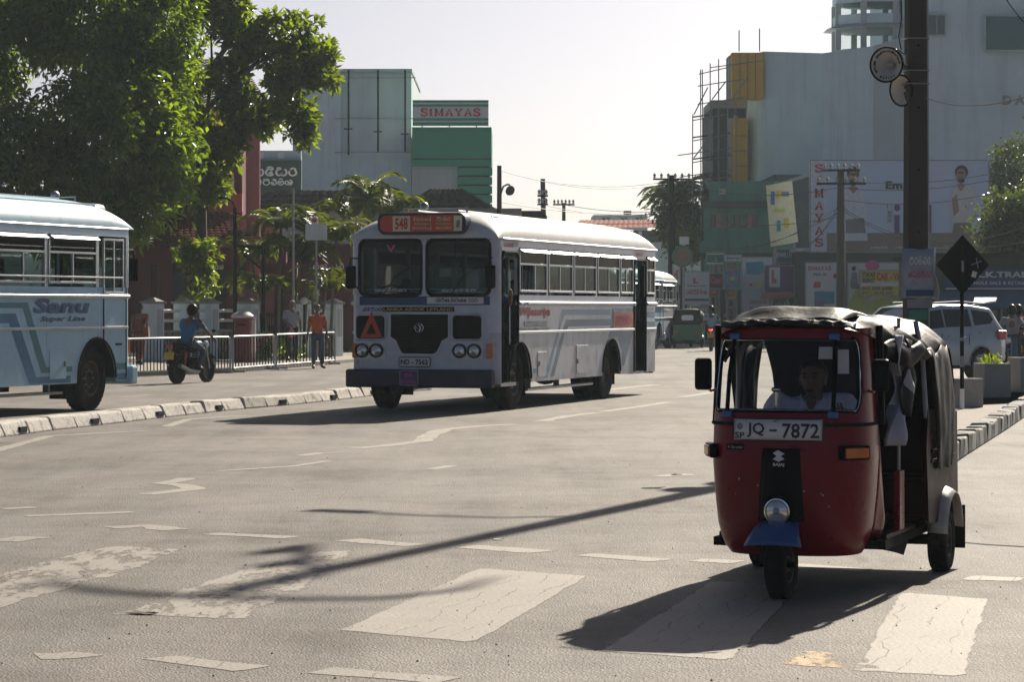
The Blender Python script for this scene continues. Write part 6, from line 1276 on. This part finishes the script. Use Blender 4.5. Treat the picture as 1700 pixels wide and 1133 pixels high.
        P = [(x, s*.615, z) for x, z in bp_]; k = len(P); f = [list(range(k))]; MB().add(P+[(x, y-s*.02, z) for x, y, z in P], [list(range(k)) if s < 0 else list(range(k))[::-1], list(range(2*k-1,k-1,-1)) if s < 0 else list(range(k,2*k))]+[[(i+1) % k, i, k+i, k+(i+1) % k] for i in range(k)]).build('rear_quarter', paint_d, t, bevel=.008)
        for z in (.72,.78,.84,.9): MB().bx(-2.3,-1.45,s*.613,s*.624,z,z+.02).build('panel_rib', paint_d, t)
        MB().grid(lambda u, v: (-2.0+(.30+.02*math.sin(v*3))*math.cos(R_(8+164*u)), s*(.55+.125*v), .22+(.33-.05*v*v)*math.sin(R_(8+164*u))), 15, 5).build('rear_mudguard', 'dull_white', t, 70, solid=.006)
        MB().bx(-2.36,-2.34,s*.52,s*.68,.12,.4).build('mud_flap', 'black_rubber', t)
        wheel(t, 'wheel', (-2.0,s*.585,.2), .2, .115, .105, 'rim', 4, (0,s,0))
        MB().tube([(CX,s*.50,1.0),(CX-.02,s*.49,1.3),(CX+.0,s*.485,1.58)], .022, 8).build('front_post', 'black_paint', t, 60); MB().tube([(-1.36,s*.6,1.0),(-1.36,s*.58,1.35),(-1.38,s*.53,1.6)], .016, 8).tube([(-.98,s*.5,.62),(-.98,s*.5,1.62)], .011, 8).build('hood_post', 'steel', t, 60)
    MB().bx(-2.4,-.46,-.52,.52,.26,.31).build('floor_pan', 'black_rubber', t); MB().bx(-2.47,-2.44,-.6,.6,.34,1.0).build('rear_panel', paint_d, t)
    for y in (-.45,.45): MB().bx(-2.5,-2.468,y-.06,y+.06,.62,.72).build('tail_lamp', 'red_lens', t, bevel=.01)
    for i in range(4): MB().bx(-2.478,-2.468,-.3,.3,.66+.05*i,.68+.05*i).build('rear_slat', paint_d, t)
    MB().bx(-1.08,-.78,-.26,.26,.31,.40).build('seat_box', paint_d, t, bevel=.02); MB().bx(-1.1,-.72,-.27,.27,.40,.46).build('driver_seat', 'canvas', t, bevel=.03); MB().bx(-1.17,-1.1,-.3,.3,.6,1.02).build('driver_backrest', 'canvas', t, bevel=.03)
    MB().bx(-2.15,-1.7,-.55,.55,.34,.6).bx(-2.24,-2.12,-.55,.55,.6,1.05).build('passenger_seat', 'maroon_dark', t, bevel=.04)
    MB().tube([(-.42,-.36,1.05),(-.36,-.27,1.09),(-.34,-.1,1.02),(-.33,.1,1.02),(-.36,.27,1.09),(-.42,.36,1.05)], .014, 8).tube([(-.33,0,1.02),(-.12,0,.5)], .03, 8).build('handlebar', 'chrome', t, 60); MB().cyl((-.3,-.1,.95),(-.3,-.1,1.19), .014, n=8).ell((-.3,-.1,1.2),(.02,.03,.018)).build('horn_stalk', 'chrome', t, 60)
    for s in (-1,1): MB().cyl((-.42,s*.36,1.05),(-.47,s*.44,1.03), .018, n=8).build('grip', 'black_rubber', t, 60)
    MB().grid(lambda u, v: sy(.19+.10*u, 1.385+.07*v, -.012), 3, 2).build('meter_card', 'paper', t) if plate else None
    if plate: MB().grid(lambda u, v: surf(.60+.22*u, 1.30+.14*v, -.012), 4, 2).build('permit_sticker', 'paper', t)
    # hood
    def hood(u, v, wr=.0):
        # u front to back, v across
        f = 2*v-1; fr_ = sy(.46*f, 1.58).x+.06; x = fr_+(-2.10-fr_)*u/.86 if u < .86 else -2.10-.36*math.sin((u-.86)/.14*math.pi/2)*1.0
        w = .45+.15*min(1, u*3); top = 1.575+.03*math.sin(u*8)+.05*min(1, u*6)
        if u >= .86: top = 1.60-.58*(1-math.cos((u-.86)/.14*math.pi/2))**1.0
        dz = (.07+.11*min(1, u*6))*abs(f)**4
        p = Vector((x, f*w*(1 if abs(f) < .8 else 1), top-dz))
        n = mnoise.noise(p*5.5)*.02+mnoise.noise(p*13)*.009+.02*math.sin(u*34+f*2)*(abs(f)**2)
        return p+Vector((0,0,n*wr))
    wr = 1.0 if wrinkle else .2
    MB().grid(lambda u, v: hood(u, v, wr), 70, 36).build('hood', 'canvas', t, 120, solid=.004)
    for s in (1,-1):
        def flap(u, v, s=s):
            uu = .06+.80*u; p = hood(uu, 1 if s > 0 else 0, wr); x = p.x; drop_ = .10+.05*math.sin(u*9)+(.62 if x < -1.36 else .0)*min(1, (-1.36-x)*6 if x < -1.36 else 0)
            q = mnoise.noise(Vector((x*7, v*3, s)))*.016*wr; return Vector((x, p.y+s*(.01+.03*math.sin(v*3))+q+s*(.02*v if x < -1.36 else 0), p.z-drop_*v))
        MB().grid(flap, 50, 10).build('hood_side', 'canvas', t, 120, solid=.004)
    MB().grid(lambda u, v: (-2.455-.01*math.sin(v*6), -.55+1.1*u, .98+.10*v), 8, 4).build('hood_rear', 'canvas', t, solid=.004)
    def brow(u, v):
        yy = -.40+.80*u; a = yy*2.2; p = sy(yy, 1.585, .02+.06*v); return Vector((p.x, p.y, 1.565+.045*math.cos(a)-.035*v+mnoise.noise(Vector((u*14, v*2, 3)))*.018*wr))
    MB().grid(brow, 48, 5).build('hood_brow', 'canvas', t, 120, solid=.008)
    def fold(u, v):
        p = hood(.03+.2*v, .12+.72*u, 0); n = mnoise.noise(Vector((u*4, v*3, 1))); return p+Vector((0,0,.022+.02*n+.02*math.sin(v*3.14)*(0.5+n)))
    if wrinkle: MB().grid(fold, 24, 10).build('hood_fold', 'canvas', t, 100, solid=.004)
    if wrinkle:
        def curtain(u, v):
            z = 1.52-.66*v; return Vector((-.66-.20*u-.12*math.sin(v*3.1)*u+.04*math.sin(v*9), .53+.05*math.sin(u*6+v*4)+.03*mnoise.noise(Vector((u*3, v*5, 7))), z))
        MB().grid(curtain, 14, 20, lambda u, v: not (.35 < v < .62 and u < .30)).build('side_curtain', 'grey_sheet', t, 120, solid=.003)
        MB().grid(lambda u, v: Vector((-.84-.3*u*(1-.5*v), .56+.03*math.sin(u*5+v*6), 1.5-.46*v-.05*u)), 10, 12).build('side_curtain', 'canvas', t, 120, solid=.003)
    # mirrors
    for s in (-1,1):
        a = surf(s*1.30, 1.2); c = a+Vector((.03,s*.075,.09))
        MB().tube([a, a+Vector((.03,s*.03,-.01)), c+Vector((.01,-s*.02,-.06))], .009, 6).build('mirror_arm', 'chrome', t, 60); MB().box(c, (.04,.105,.19)).build('mirror', 'black_paint', t, bevel=.025)
    MB().tube([(-.5,-.2,.24),(-.9,-.25,.2),(-1.6,-.3,.24)], .035).bx(-1.9,-1.5,-.3,.3,.2,.4).bx(-2.05,-1.95,-.6,.6,.17,.23).build('undercarriage', 'black_rubber', t); MB().add([(-.5,.48,.26),(-.95,.5,.2),(-1.15,.5,.17),(-1.3,.5,.25)], [(0,1,2,3)]).build('torn_flap', 'black_rubber', t, solid=.004)
    return t
psi = R_(18.5); p0 = Vector((1.555,16.0,0)); hv = Vector((-math.sin(psi),-math.cos(psi),0)); tz = math.atan2(hv.y, hv.x)
tk = tuk('glossy dark red tuk tuk with wrinkled black hood on the zebra crossing', p0, tz, 'maroon', 'maroon_dark')
tm_ = Matrix.Translation(p0) @ Matrix.Rotation(tz, 4, 'Z')
person('driver in white collared shirt inside the red tuk tuk', tm_ @ Vector((-.78,.03,.10)), tz, {**SEAT, 'wrL': (.42,.28,.90), 'wrR': (.42,-.30,.90), 'elL': (.2,.34,.74), 'elR': (.2,-.34,.74), 'hea': (.05,0,1.08), 'nec': (.0,0,1.02), 'shL': (.0,.2,1.0), 'shR': (.0,-.2,1.0), 'knL': (.34,.2,.48), 'knR': (.34,-.2,.48), 'anL': (.36,.2,.36), 'anR': (.36,-.2,.36), 'toL': (.44,.2,.33), 'toR': (.44,-.2,.33)}, 'white_shirt', 'dark_trousers', sleeve=.95)
dc = tm_ @ Vector((-.78,.03,.10)); dv = [o for o in C.objects if o.get('label', '') == 'driver in white collared shirt inside the red tuk tuk'][0]
for s in (-1, 1): MB().add([(-.03,s*.085,1.06),(.06,s*.07,1.045),(.115,s*.015,.98),(.10,s*.075,.965),(-.02,s*.11,1.03)], [(0,1,2,3,4)]).build('collar', 'white_shirt', dv, solid=.006)
MB().add([(.112,-.035,1.03),(.112,.035,1.03),(.126,0,.92)], [(0,1,2)]).build('neck_opening', 'skin', dv, solid=.004)
mat('tuk_green', (.02,.17,.08), .4, coat=.4); mat('tuk_green_dark', (.015,.12,.06), .5)
hg = Vector((.12,.99,0)); gz = math.atan2(hg.y, hg.x); q = G(1142, 578); q.x += .0
tg = tuk('green tuk tuk seen from behind, beside the far white bus', q+hg.normalized()*2.2, gz, 'tuk_green', 'tuk_green', False, None, False)
MB().prism(rrect(.5,.22,.06,4,0,1.28), (-2.50,0,0), (0,-1,0), (0,0,1), .01).build('rear_window', 'lamp_glass', tg)
MB().bx(-2.49,-2.46,-.56,.56,.98,1.62).build('hood_back', 'canvas', tg, bevel=.03)
# ------------------------------------------------------------------ motorbikes
def bike(label, loc, rz, paint, group='motorbikes in the street', scooter=False):
    t = thing('motorbike', label, 'motorbike', loc, rz, group)
    for x, w_ in ((.65,.09),(-.62,.12)): wheel(t, 'wheel', (x,0,.31), .31, w_, .23, 'black_paint', 0, (0,1,0), 5)
    for s in (-1,1): MB().cyl((.65,s*.07,.31),(.48,s*.08,.85), .022, n=8).build('fork_leg', 'steel', t, 60); MB().tube([(-.62,s*.09,.31),(-.1,s*.09,.38)], .025, 6).build('swing_arm', 'black_paint', t); MB().tube([(-.5,s*.11,.35),(-.42,s*.12,.7)], .028, 8).build('shock', 'red_print', t)
    MB().tube([(.48,0,.8),(.2,0,.72),(-.1,0,.7),(-.5,0,.72),(-.75,0,.78)], .03, 8).tube([(.45,0,.7),(.3,0,.35),(0,0,.28)], .025, 8).build('frame', 'black_paint', t, 60)
    MB().box((.1,0,.45),(.36,.24,.26)).lathe([(0,-.16),(.09,-.15),(.09,.15),(0,.16)], (.05,0,.38), (0,1,0), 14).box((.2,0,.62),(.14,.16,.2)).build('engine', 'black_paint', t, bevel=.02)
    for i in range(5): MB().box((.2,0,.55+.035*i),(.18,.2,.012)).build('cooling_fin', 'steel', t)
    MB().ell((.2,0,.84),(.26,.13,.12),14,10).build('fuel_tank', paint, t, 60); MB().tube([(.02,0,.80),(-.2,0,.79),(-.5,0,.85),(-.78,0,.90)], [.10,.12,.11,.05], 10, flat=.55).build('seat', 'canvas', t, 60); MB().tube([(-.45,0,.72),(-.75,0,.80),(-.92,0,.86)], [.1,.08,.03], 8).build('tail_fairing', paint, t, 60)
    MB().tube([(.38,-.36,1.0),(.46,-.22,1.02),(.46,0,.97),(.46,.22,1.02),(.38,.36,1.0)], .013, 6).build('handlebar', 'black_paint', t, 60); MB().lathe([(0,-.06),(.08,-.03),(.09,.04),(0,.06)], (.58,0,.86), (1,0,0), 14).build('headlamp', 'lamp_glass', t, 50)
    for s in (-1,1): MB().tube([(.44,s*.25,1.02),(.42,s*.3,1.14)], .007, 5).ell((.42,s*.32,1.17),(.02,.06,.035)).build('mirror', 'black_paint', t, 60)
    MB().tube([(.2,-.12,.4),(.1,-.14,.25),(-.3,-.15,.27),(-.75,-.16,.4)], [.025,.03,.05,.055], 8).build('exhaust', 'steel', t, 60)
    MB().grid(lambda u, v: (-.62+.36*math.cos(R_(50+110*u)), -.07+.14*v, .31+.36*math.sin(R_(50+110*u))), 10, 3).build('rear_mudguard', 'black_paint', t, solid=.006); MB().grid(lambda u, v: (.65+.35*math.cos(R_(40+110*u)), -.06+.12*v, .31+.35*math.sin(R_(40+110*u))), 10, 3).build('front_mudguard', paint, t, solid=.006)
    MB().box((-.96,0,.62),(.015,.24,.17), R=Matrix.Rotation(.15,3,'Y')).tube([(-.85,0,.78),(-.95,0,.66)], .02).build('number_plate', 'yellow', t); MB().box((-.93,0,.83),(.05,.16,.07)).build('tail_lamp', 'tail_glow' if 'glowing' in label else 'red_lens', t, bevel=.015)
    if scooter: MB().grid(lambda u, v: (.5-.12*v-.06*abs(2*u-1), (.25-.05*v)*(2*u-1), .32+.62*v), 9, 8).build('leg_shield', paint, t, 60, solid=.02)
    return t
RIDE = dict(pel=(-.2,0,.92), spi=(-.17,0,1.1), che=(-.08,0,1.3), nec=(-.02,0,1.45), hea=(.02,0,1.54), shL=(-.06,.19,1.38), shR=(-.06,-.19,1.38), elL=(.12,.32,1.18), elR=(.12,-.32,1.18), wrL=(.33,.34,1.03), wrR=(.33,-.34,1.03), hpL=(-.15,.11,.9), hpR=(-.15,-.11,.9), knL=(.2,.2,.72), knR=(.2,-.2,.72), anL=(.0,.2,.36), anR=(.0,-.2,.36), toL=(.14,.2,.32), toR=(.14,-.2,.32))
pm_ = G(318, 636); hm = Vector((.42,.91,0)); mz = math.atan2(hm.y, hm.x)
bike('black and red motorbike with yellow plate ridden along the barrier', pm_, mz, 'black_paint'); person('rider in teal blue shirt and dark helmet beside the barrier', pm_, mz, RIDE, 'blue_shirt', 'jeans', helmet='black_paint', sleeve=.8)
pm_ = G(1181, 583); hm = Vector((.1,.995,0)); mz = math.atan2(hm.y, hm.x)
bike('motorbike with glowing red tail lamp riding away beside the green tuk tuk', pm_, mz, 'black_paint'); person('rider in pale blue shirt and dark helmet riding away down the street', pm_, mz, RIDE, 'pale_shirt', 'dark_trousers', helmet='black_paint', sleeve=.9)
pm_ = G(1213, 571); hm = Vector((-.05,-.998,0)); mz = math.atan2(hm.y, hm.x)
bike('small distant motorbike coming up the street beyond the pale blue rider', pm_, mz, 'grey_blue'); person('distant rider in grey coming up the street', pm_, mz, RIDE, 'grey_shirt', 'dark_trousers', helmet='dull_white')
pm_ = W(1680, 512, 71); pm_.z = 0; hm = Vector((-.35,-.94,0)); mz = math.atan2(hm.y, hm.x)
bike('dark scooter carrying two helmeted people behind the concrete planters', pm_, mz, 'grey_blue', scooter=True); person('scooter rider in pale shirt and dark helmet behind the planters', pm_, mz, RIDE, 'grey_shirt', 'dark_trousers', helmet='black_paint')
person('pillion passenger in pink with dark helmet on the scooter', pm_-hm*.42+Vector((.1,0,0)), mz, {**RIDE, 'wrL': (.1,.2,1.05), 'wrR': (.1,-.2,1.05), 'elL': (-.05,.3,1.12), 'elR': (-.05,-.3,1.12)}, 'pink_shirt', 'dark_trousers', helmet='black_paint')
# ------------------------------------------------------------------ silver SUV
def suv(label, loc, rz):
    t = thing('suv', label, 'car', loc, rz)
    # stations x: front +2.4 .. rear -2.4 ; (x, zlow, zbelt, half width)
    ST = [(2.40,.45,.72,.70),(2.25,.36,.92,.84),(1.7,.32,1.06,.91),(1.05,.30,1.10,.93),(.6,.30,1.13,.935),(-.6,.30,1.16,.935),(-1.6,.34,1.18,.925),(-2.15,.40,1.20,.90),(-2.38,.48,1.12,.82)]
    def at(u):
        f = u*(len(ST)-1); i = min(int(f), len(ST)-2); k = f-i; return [a+(b-a)*k for a, b in zip(ST[i], ST[i+1])]
    WH = ((1.42,.40),(-1.42,.40))
    def low(u, v):
        x, z0, z1, w = at(u); a = v*2-1                  # across: left bottom -> up -> over -> right bottom
        if abs(a) > .35:
            k = (1-abs(a))/.65; s = math.copysign(1, a); z = z0+(z1-z0)*min(1, k*1.02); bul = .05*math.sin(math.pi*min(1,k))-.05*k*k; return (x, s*(w+bul-.02), z)
        return (x, a/.35*(w-.07), z1+.015*(1-(a/.35)**2))
    def mask(u, v):
        x, z0, z1, w = at(u); a = abs(v*2-1)
        if a > .35:
            z = z0+(z1-z0)*(1-a)/.65
            for wx, r in WH:
                if (x-wx)**2+(z-.38)**2 < (r+.03)**2: return False
        return True
    MB().grid(low, 120, 64, mask).build('body', 'silver', t, 50)
    GH = [(1.12,1.10,1.12,.86),(.28,1.13,1.72,.70),(-.3,1.15,1.79,.69),(-1.3,1.17,1.78,.68),(-2.05,1.19,1.70,.66),(-2.36,1.15,1.18,.80)]
    def gh(u, v, off=0):
        f = u*5; i = min(int(f), 4); k = f-i; x, z0, z1, w = [a+(b-a)*k for a, b in zip(GH[i], GH[i+1])]; a = v*2-1; wb_ = .87
        if abs(a) > .5: k2 = (1-abs(a))/.5; s = math.copysign(1, a); return (x, s*(wb_+(w-wb_)*k2**1.1+off), z0+(z1-.05-z0)*k2)
        return (x, a/.5*w, z1-.05+.05*(1-abs(a/.5)**4)**.5+off)
    MB().grid(gh, 61, 33).build('cabin', 'silver', t, 50)
    def pane(nm, pts, s):
        MB().add([Vector(gh(u, (1-k*.25) if s > 0 else k*.25, .008)) for u, k in [(u, k) for u, k in pts]], [list(range(len(pts)))]).build(nm, 'dark_glass', t)
    for s in (1,-1):
        pane('side_window', [(.13,.16),(.38,.16),(.38,.86),(.225,.86)], s); pane('side_window', [(.40,.16),(.575,.16),(.575,.86),(.40,.86)], s); pane('side_window', [(.60,.2),(.75,.28),(.79,.5),(.765,.84),(.60,.86)], s)
        MB().tube([(-.1,s*.64,1.80),(-1,s*.63,1.83),(-1.9,s*.62,1.78)], .022, 6).build('roof_rail', 'black_paint', t, 60); MB().box((-2.2,s*.85,1.05),(.34,.16,.22), R=Matrix.Rotation(.12*s,3,'Z')).build('tail_lamp', 'red_lens', t, bevel=.04); MB().box((2.18,s*.72,.86),(.25,.3,.16)).build('headlamp', 'lamp_glass', t, bevel=.04)
        for x in (.35,-.75): MB().box((x,s*.95,1.02),(.2,.03,.035)).build('door_handle', 'chrome', t, bevel=.01)
        for x in (.98,-.05,-1.0): MB().box((x,s*.938,.78),(.012,.01,.62)).build('door_seam', 'black_rubber', t)
        MB().bx(-1.0,1.0,s*.84,s*.97,.30,.36).build('running_board', 'black_rubber', t, bevel=.02); MB().box((.8,s*1.02,1.12),(.1,.18,.13)).build('mirror', 'silver', t, bevel=.03)
        for x, r in WH:
            wheel(t, 'wheel', (x,s*.80,.37), .37, .25, .24, 'alloy', 0, (0,s,0), 6); MB().tube([(x+(r+.03)*math.cos(q), s*.935, .38+(r+.03)*math.sin(q)) for q in [math.pi*(i/16*1.1-.05) for i in range(17)]], .03, 6).build('arch_flare', 'silver', t, 60); MB().grid(lambda u, v: (x+(r+.04)*math.cos(u*math.pi), s*(.92-.4*v), .38+(r+.04)*math.sin(u*math.pi)), 12, 2).build('wheel_well', 'black_rubber', t)
    MB().add([gh(.02,.28,.01),gh(.02,.72,.01),gh(.19,.70,.012),gh(.19,.30,.012)], [(0,1,2,3)]).build('windscreen', 'dark_glass', t); MB().add([gh(.97,.30,.01),gh(.97,.70,.01),gh(.83,.70,.012),gh(.83,.30,.012)], [(3,2,1,0)]).build('rear_window', 'dark_glass', t)
    MB().bx(2.2,2.44,-.78,.78,.42,.62).build('front_bumper', 'silver', t, bevel=.08); MB().bx(-2.45,-2.25,-.82,.82,.42,.66).build('rear_bumper', 'silver', t, bevel=.08); MB().bx(-2,2,-.8,.8,.28,.4).build('underbody', 'black_rubber', t); MB().bx(2.3,2.42,-.5,.5,.66,.86).build('grille', 'black_paint', t, bevel=.03)
    return t
hv2 = Vector((-.77,-.64,0)); hv2.normalize(); rw = G(1622, 632); lf = Vector((-hv2.y, hv2.x, 0))
suv('silver estate car with tinted windows behind the thick utility pole', rw+hv2*1.42-lf*.80, math.atan2(hv2.y, hv2.x))
# ------------------------------------------------------------------ the big pole with loudspeakers
pb_ = Vector((4.88,33.5,.0)); zt = 10.6
t = thing('utility_pole', 'thick weathered concrete pole carrying two horn loudspeakers and posters', 'utility pole', pb_, R_(6))
ZP = lambda y: HC+(HY-y)/FPX*33.5
m = MB(); m.add([(sx*w, sy*w*1.15, z) for z, w in ((0,.135),(zt,.085)) for sx, sy in ((-1,-1),(1,-1),(1,1),(-1,1))], [(3,2,1,0),(4,5,6,7),(0,1,5,4),(1,2,6,5),(2,3,7,6),(3,0,4,7)]); m.build('shaft', 'concrete_pole', t, bevel=.015)
for i in range(9): z = 2.6+i*.75; w = .135-.05*z/zt; MB().cyl((0,-w*1.16-.002,z),(0,-w*1.16+.01,z), .016, n=8).build('bolt_hole', 'black_paint', t)
MB().tube([(.16,0,0),(.15,0,3),(.13,0,7.4)], .018, 6).build('conduit', 'steel', t, 60)
for z in (ZP(65), ZP(118), ZP(140), ZP(480)): MB().tube(on_plane(rrect(.28,.31,.03,2), (0,0,z), (1,0,0), (0,1,0)), .008, 5, closed=True).build('strap', 'steel', t)
# top hardware (above the picture; seen by its shadow)
CR = Matrix.Rotation(R_(-6), 3, 'Z')
MB().tube([CR @ Vector(q) for q in ((-1.3,.45,10.3),(-1.22,.17,10.4),(-.8,-.3,10.4),(-.22,-.6,10.4),(.3,-.72,10.4),(.87,-.68,10.4),(1.3,-.2,10.4),(1.49,.6,10.4))], [.03,.06,.07,.075,.06,.06,.06,.03], 8).build('cross_arm', 'steel', t, 60); MB().tube([(0,0,10.1),(-.1,-.6,10.4)], .06, 6).build('arm_brace', 'steel', t, 60)
MB().box((-.2,.5,9.6),(.09,2.4,.09)).build('cross_arm', 'wood', t)
for y in (-.5,.6,1.6): m = MB(); insul(m, (-.2,y,9.63), 2.6); m.build('insulator', 'dull_white', t, 50)
MB().tube([(0,0,6.9),(-.5,.3,7.15),(-1.1,.7,7.2),(-1.5,.95,7.15)], .03, 6).build('lamp_arm', 'steel', t, 60); MB().box((-1.75,1.1,7.13),(.6,.2,.12), R=Matrix.Rotation(R_(148),3,'Z')).build('lamp_head', 'steel', t, bevel=.04)
# posters
po_ = W(1520,455,33.5)-pb_
MB().grid(lambda u, v: (-.205+.41*u, -.195+.05*abs(2*u-1)**2-.0, ZP(496)+(ZP(414)-ZP(496))*v+.008*math.sin(u*9)), 9, 5).build('poster', 'poster', t, 60, solid=.003)
sinhala(t, 'mrtvd', (-.13,-.205,ZP(440)), (1,0,0), (0,0,1), .27, .1, 'white_print', pen=.1); sinhala(t, 'lstmrv', (-.15,-.205,ZP(462)), (1,0,0), (0,0,1), .3, .09, 'red_print', pen=.09); MB().bx(-.17,.17,-.201,-.198,ZP(492),ZP(482)).build('poster_band', 'dark_blue', t)
MB().grid(lambda u, v: (.19+.02*math.sin(v*5)+.05*(1-v), -.18+.3*u, ZP(497)+(ZP(440)-ZP(497))*v), 5, 5).build('poster', 'paper', t, 60, solid=.003); MB().bx(-.15,.16,-.19,-.184,ZP(512),ZP(497)).build('poster', 'grey_print', t); MB().bx(-.13,.1,-.19,-.184,ZP(532),ZP(514)).build('poster', 'green_wall', t)
def horn(label, c, d, r, tag_):
    h = thing('horn_loudspeaker', label, 'loudspeaker', c); d = Vector(d).normalized()
    L = r*1.35
    b = MB().lathe([(r*.16,-L),(r*.18,-L*.75),(r*.3,-L*.5),(r*.62,-L*.2),(r,0),(r*1.03,.01),(r*.98,.012),(r*.6,-L*.19),(r*.28,-L*.49),(r*.1,-L*.7),(0,-L*.7)], (0,0,0), d, 32).build('bell', 'horn_white', h, 60)
    u = Vector((0,0,1)).cross(d).normalized(); v = d.cross(u)
    MB().tube([u*math.cos(a)*r*1.01+v*math.sin(a)*r*1.01+d*.01 for a in [6.283*i/32 for i in range(32)]], .012, 6, closed=True).build('rim', 'black_rubber', h, 60)
    MB().lathe([(0,-L*.1),(r*.1,-L*.14),(r*.14,-L*.5),(r*.14,-L*.7)], (0,0,0), d, 14).build('phase_plug', 'horn_white', h, 60); MB().lathe([(0,-L*1.6),(r*.3,-L*1.55),(r*.33,-L*1.0),(r*.16,-L*.92)], (0,0,0), d, 18).build('driver_unit', 'steel', h, 50)
    br = MB().tube([d*-L*1.2+u*.09, d*-L*1.25+u*.09+v*.12, d*-L*1.3+v*.2-u*.02, d*-L*1.4+u*.09], .015, 6).build('bracket', 'steel', h, 60)
    if tag_:
        for s_, a0, a1, sz in (('GANI ELECTRICALS',215,0,.25),('MATARA',235,310,.17)):
            n = len(s_)
            for i, ch in enumerate(s_):
                if ch == ' ': continue
                a = R_(a0+(a1-a0)*(i+.5)/n) ; rad = r*.84; e = -1 if a1 < a0 else 1
                rd = u*math.cos(a)+v*math.sin(a); tn = (u*-math.sin(a)+v*math.cos(a))*e; up = rd*(-e)
                off = d*(-L*.2*((1-.84)/.38)+.012)
                c0 = rd*rad+off-tn*r*sz*.4-up*r*sz*.5
                text(h, ch, c0, tn, up, r*sz*.7, r*sz*1.25, 'black_print', bold=.05, d=.003)
    return h
hc = W(1472,107,33.05); horn('cream horn loudspeaker with black lettering round its mouth, upper of the two', hc, (-.62,-1,-.05), .205, True)
hc = W(1497,150,33.5); horn('cream horn loudspeaker tucked under the lettered one', hc, (-1,-.75,-.15), .185, False)
for z0, z1, x in ((-40,80,1494),): o = MB().tube([W(x,z0,33.3)-W(x,z0,33.3), W(x+3,30,33.3)-W(x,z0,33.3), W(x-2,60,33.3)-W(x,z0,33.3), W(x+2,82,33.3)-W(x,z0,33.3)], .008, 5).build('speaker_cable', 'wire'); o.location = W(x,z0,33.3); tag(o, 'tangled dark cable running down to the horn loudspeakers', 'cable')
wire(W(1535,162,33.5), W(1720,155,24), .1, .006, 'bead string wire stretched from the thick pole', None)
wire(W(1668,-5,28), W(1730,70,27), .02, .008, 'short dark wire crossing above the grey building', None)
# ------------------------------------------------------------------ island furniture
def planter(label, x0, x1, ytop, ybot, plant=False, grp='square concrete planters on the island'):
    Y = FPX*(HC-.2)/(ybot-HY); a = W(x0,ybot,Y); b = W(x1,ytop,Y); w = (b.x-a.x)*.82; h = b.z-.2
    t = thing('concrete_planter', label, 'planter', ((a.x+b.x)/2, Y+w/2, .2), R_(14), grp)
    m = MB(); o = w/2; i = o-.06; V = [(-o,-o,0),(o,-o,0),(o,o,0),(-o,o,0),(-o,-o,h),(o,-o,h),(o,o,h),(-o,o,h),(-i,-i,h),(i,-i,h),(i,i,h),(-i,i,h),(-i,-i,h-.1),(i,-i,h-.1),(i,i,h-.1),(-i,i,h-.1)]
    m.add(V, [(3,2,1,0),(0,1,5,4),(1,2,6,5),(2,3,7,6),(3,0,4,7),(4,5,9,8),(5,6,10,9),(6,7,11,10),(7,4,8,11),(8,9,13,12),(9,10,14,13),(10,11,15,14),(11,8,12,15)]); m.build('tub', 'concrete', t, bevel=.015)
    MB().add([(-i,-i,h-.08),(i,-i,h-.08),(i,i,h-.08),(-i,i,h-.08)], [(0,1,2,3)]).build('soil', 'bark', t)
    if plant: foliage('weeds', [((0,0,h-.03),(i*.8,i*.8,.06))], 26, 6, .15, .018, 'grass_green', t, .05, .2, -.9, -.8)
    return t, Y
planter('low bare concrete block planter holding the diamond sign post', 1584, 1634, 629, 677); planter('taller concrete planter with weeds growing on top', 1622, 1680, 604, 661, True); planter('concrete planter at the far end of the island, beside the scooter', 1680, 1745, 594, 652)
Y = 40.6; c = W(1597,440,Y)
t = thing('road_sign', 'black diamond shaped sign back on a banded post', 'sign', (c.x, Y, .2), R_(4))
ph = W(0,395,Y).z-.2
MB().cyl((0,0,0),(0,0,.30), .033, n=10).build('white_band', 'white_print', t, 60); MB().cyl((0,0,.30),(0,0,ph-.1), .03, n=10).build('post', 'black_paint', t, 60); MB().cyl((0,-.001,.62),(0,-.001,.78), .032, n=10).cyl((0,0,1.0),(0,0,1.05), .032, n=10).build('faded_band', 'grey_print', t, 60)
d = .395; zc = c.z-.2
MB().prism([(-d,0),(0,-d*1.12),(d,0),(0,d*1.12)], (0,-.035,zc), (1,0,0), (0,0,1), .012).build('plate', 'black_paint', t); MB().bx(-.022,.022,-.045,-.03,zc-.33,zc+.3).build('mount_strip', 'black_rubber', t); MB().bx(-.018,.018,-.05,-.045,zc-.1,zc+.06).build('sticker', 'grey_print', t)
MB().box((.17,-.05,zc-.14),(.07,.004,.09), R=Matrix.Rotation(.3,3,'Y')).build('sticker', 'paper', t); MB().tube([(.2,-.05,zc+.1),(.23,-.05,zc-.05)], .008, 4).tube([(.13,-.05,zc),(.28,-.05,zc+.06)], .008, 4).build('scrawl', 'grey_print', t)
# ------------------------------------------------------------------ haze
HZ = 0.00042
if HZ:
    m, tt, N = nodes('haze_air'); out = N('ShaderNodeOutputMaterial'); v = N('ShaderNodeVolumePrincipled'); v.inputs['Color'].default_value = (.78,.94,1.0,1); v.inputs['Density'].default_value = HZ; v.inputs['Anisotropy'].default_value = .1
    tt.links.new(v.outputs[0], out.inputs['Volume'])
    stuff(MB().bx(-720,720,-70,1520,-1,40).build('haze', 'haze_air'))
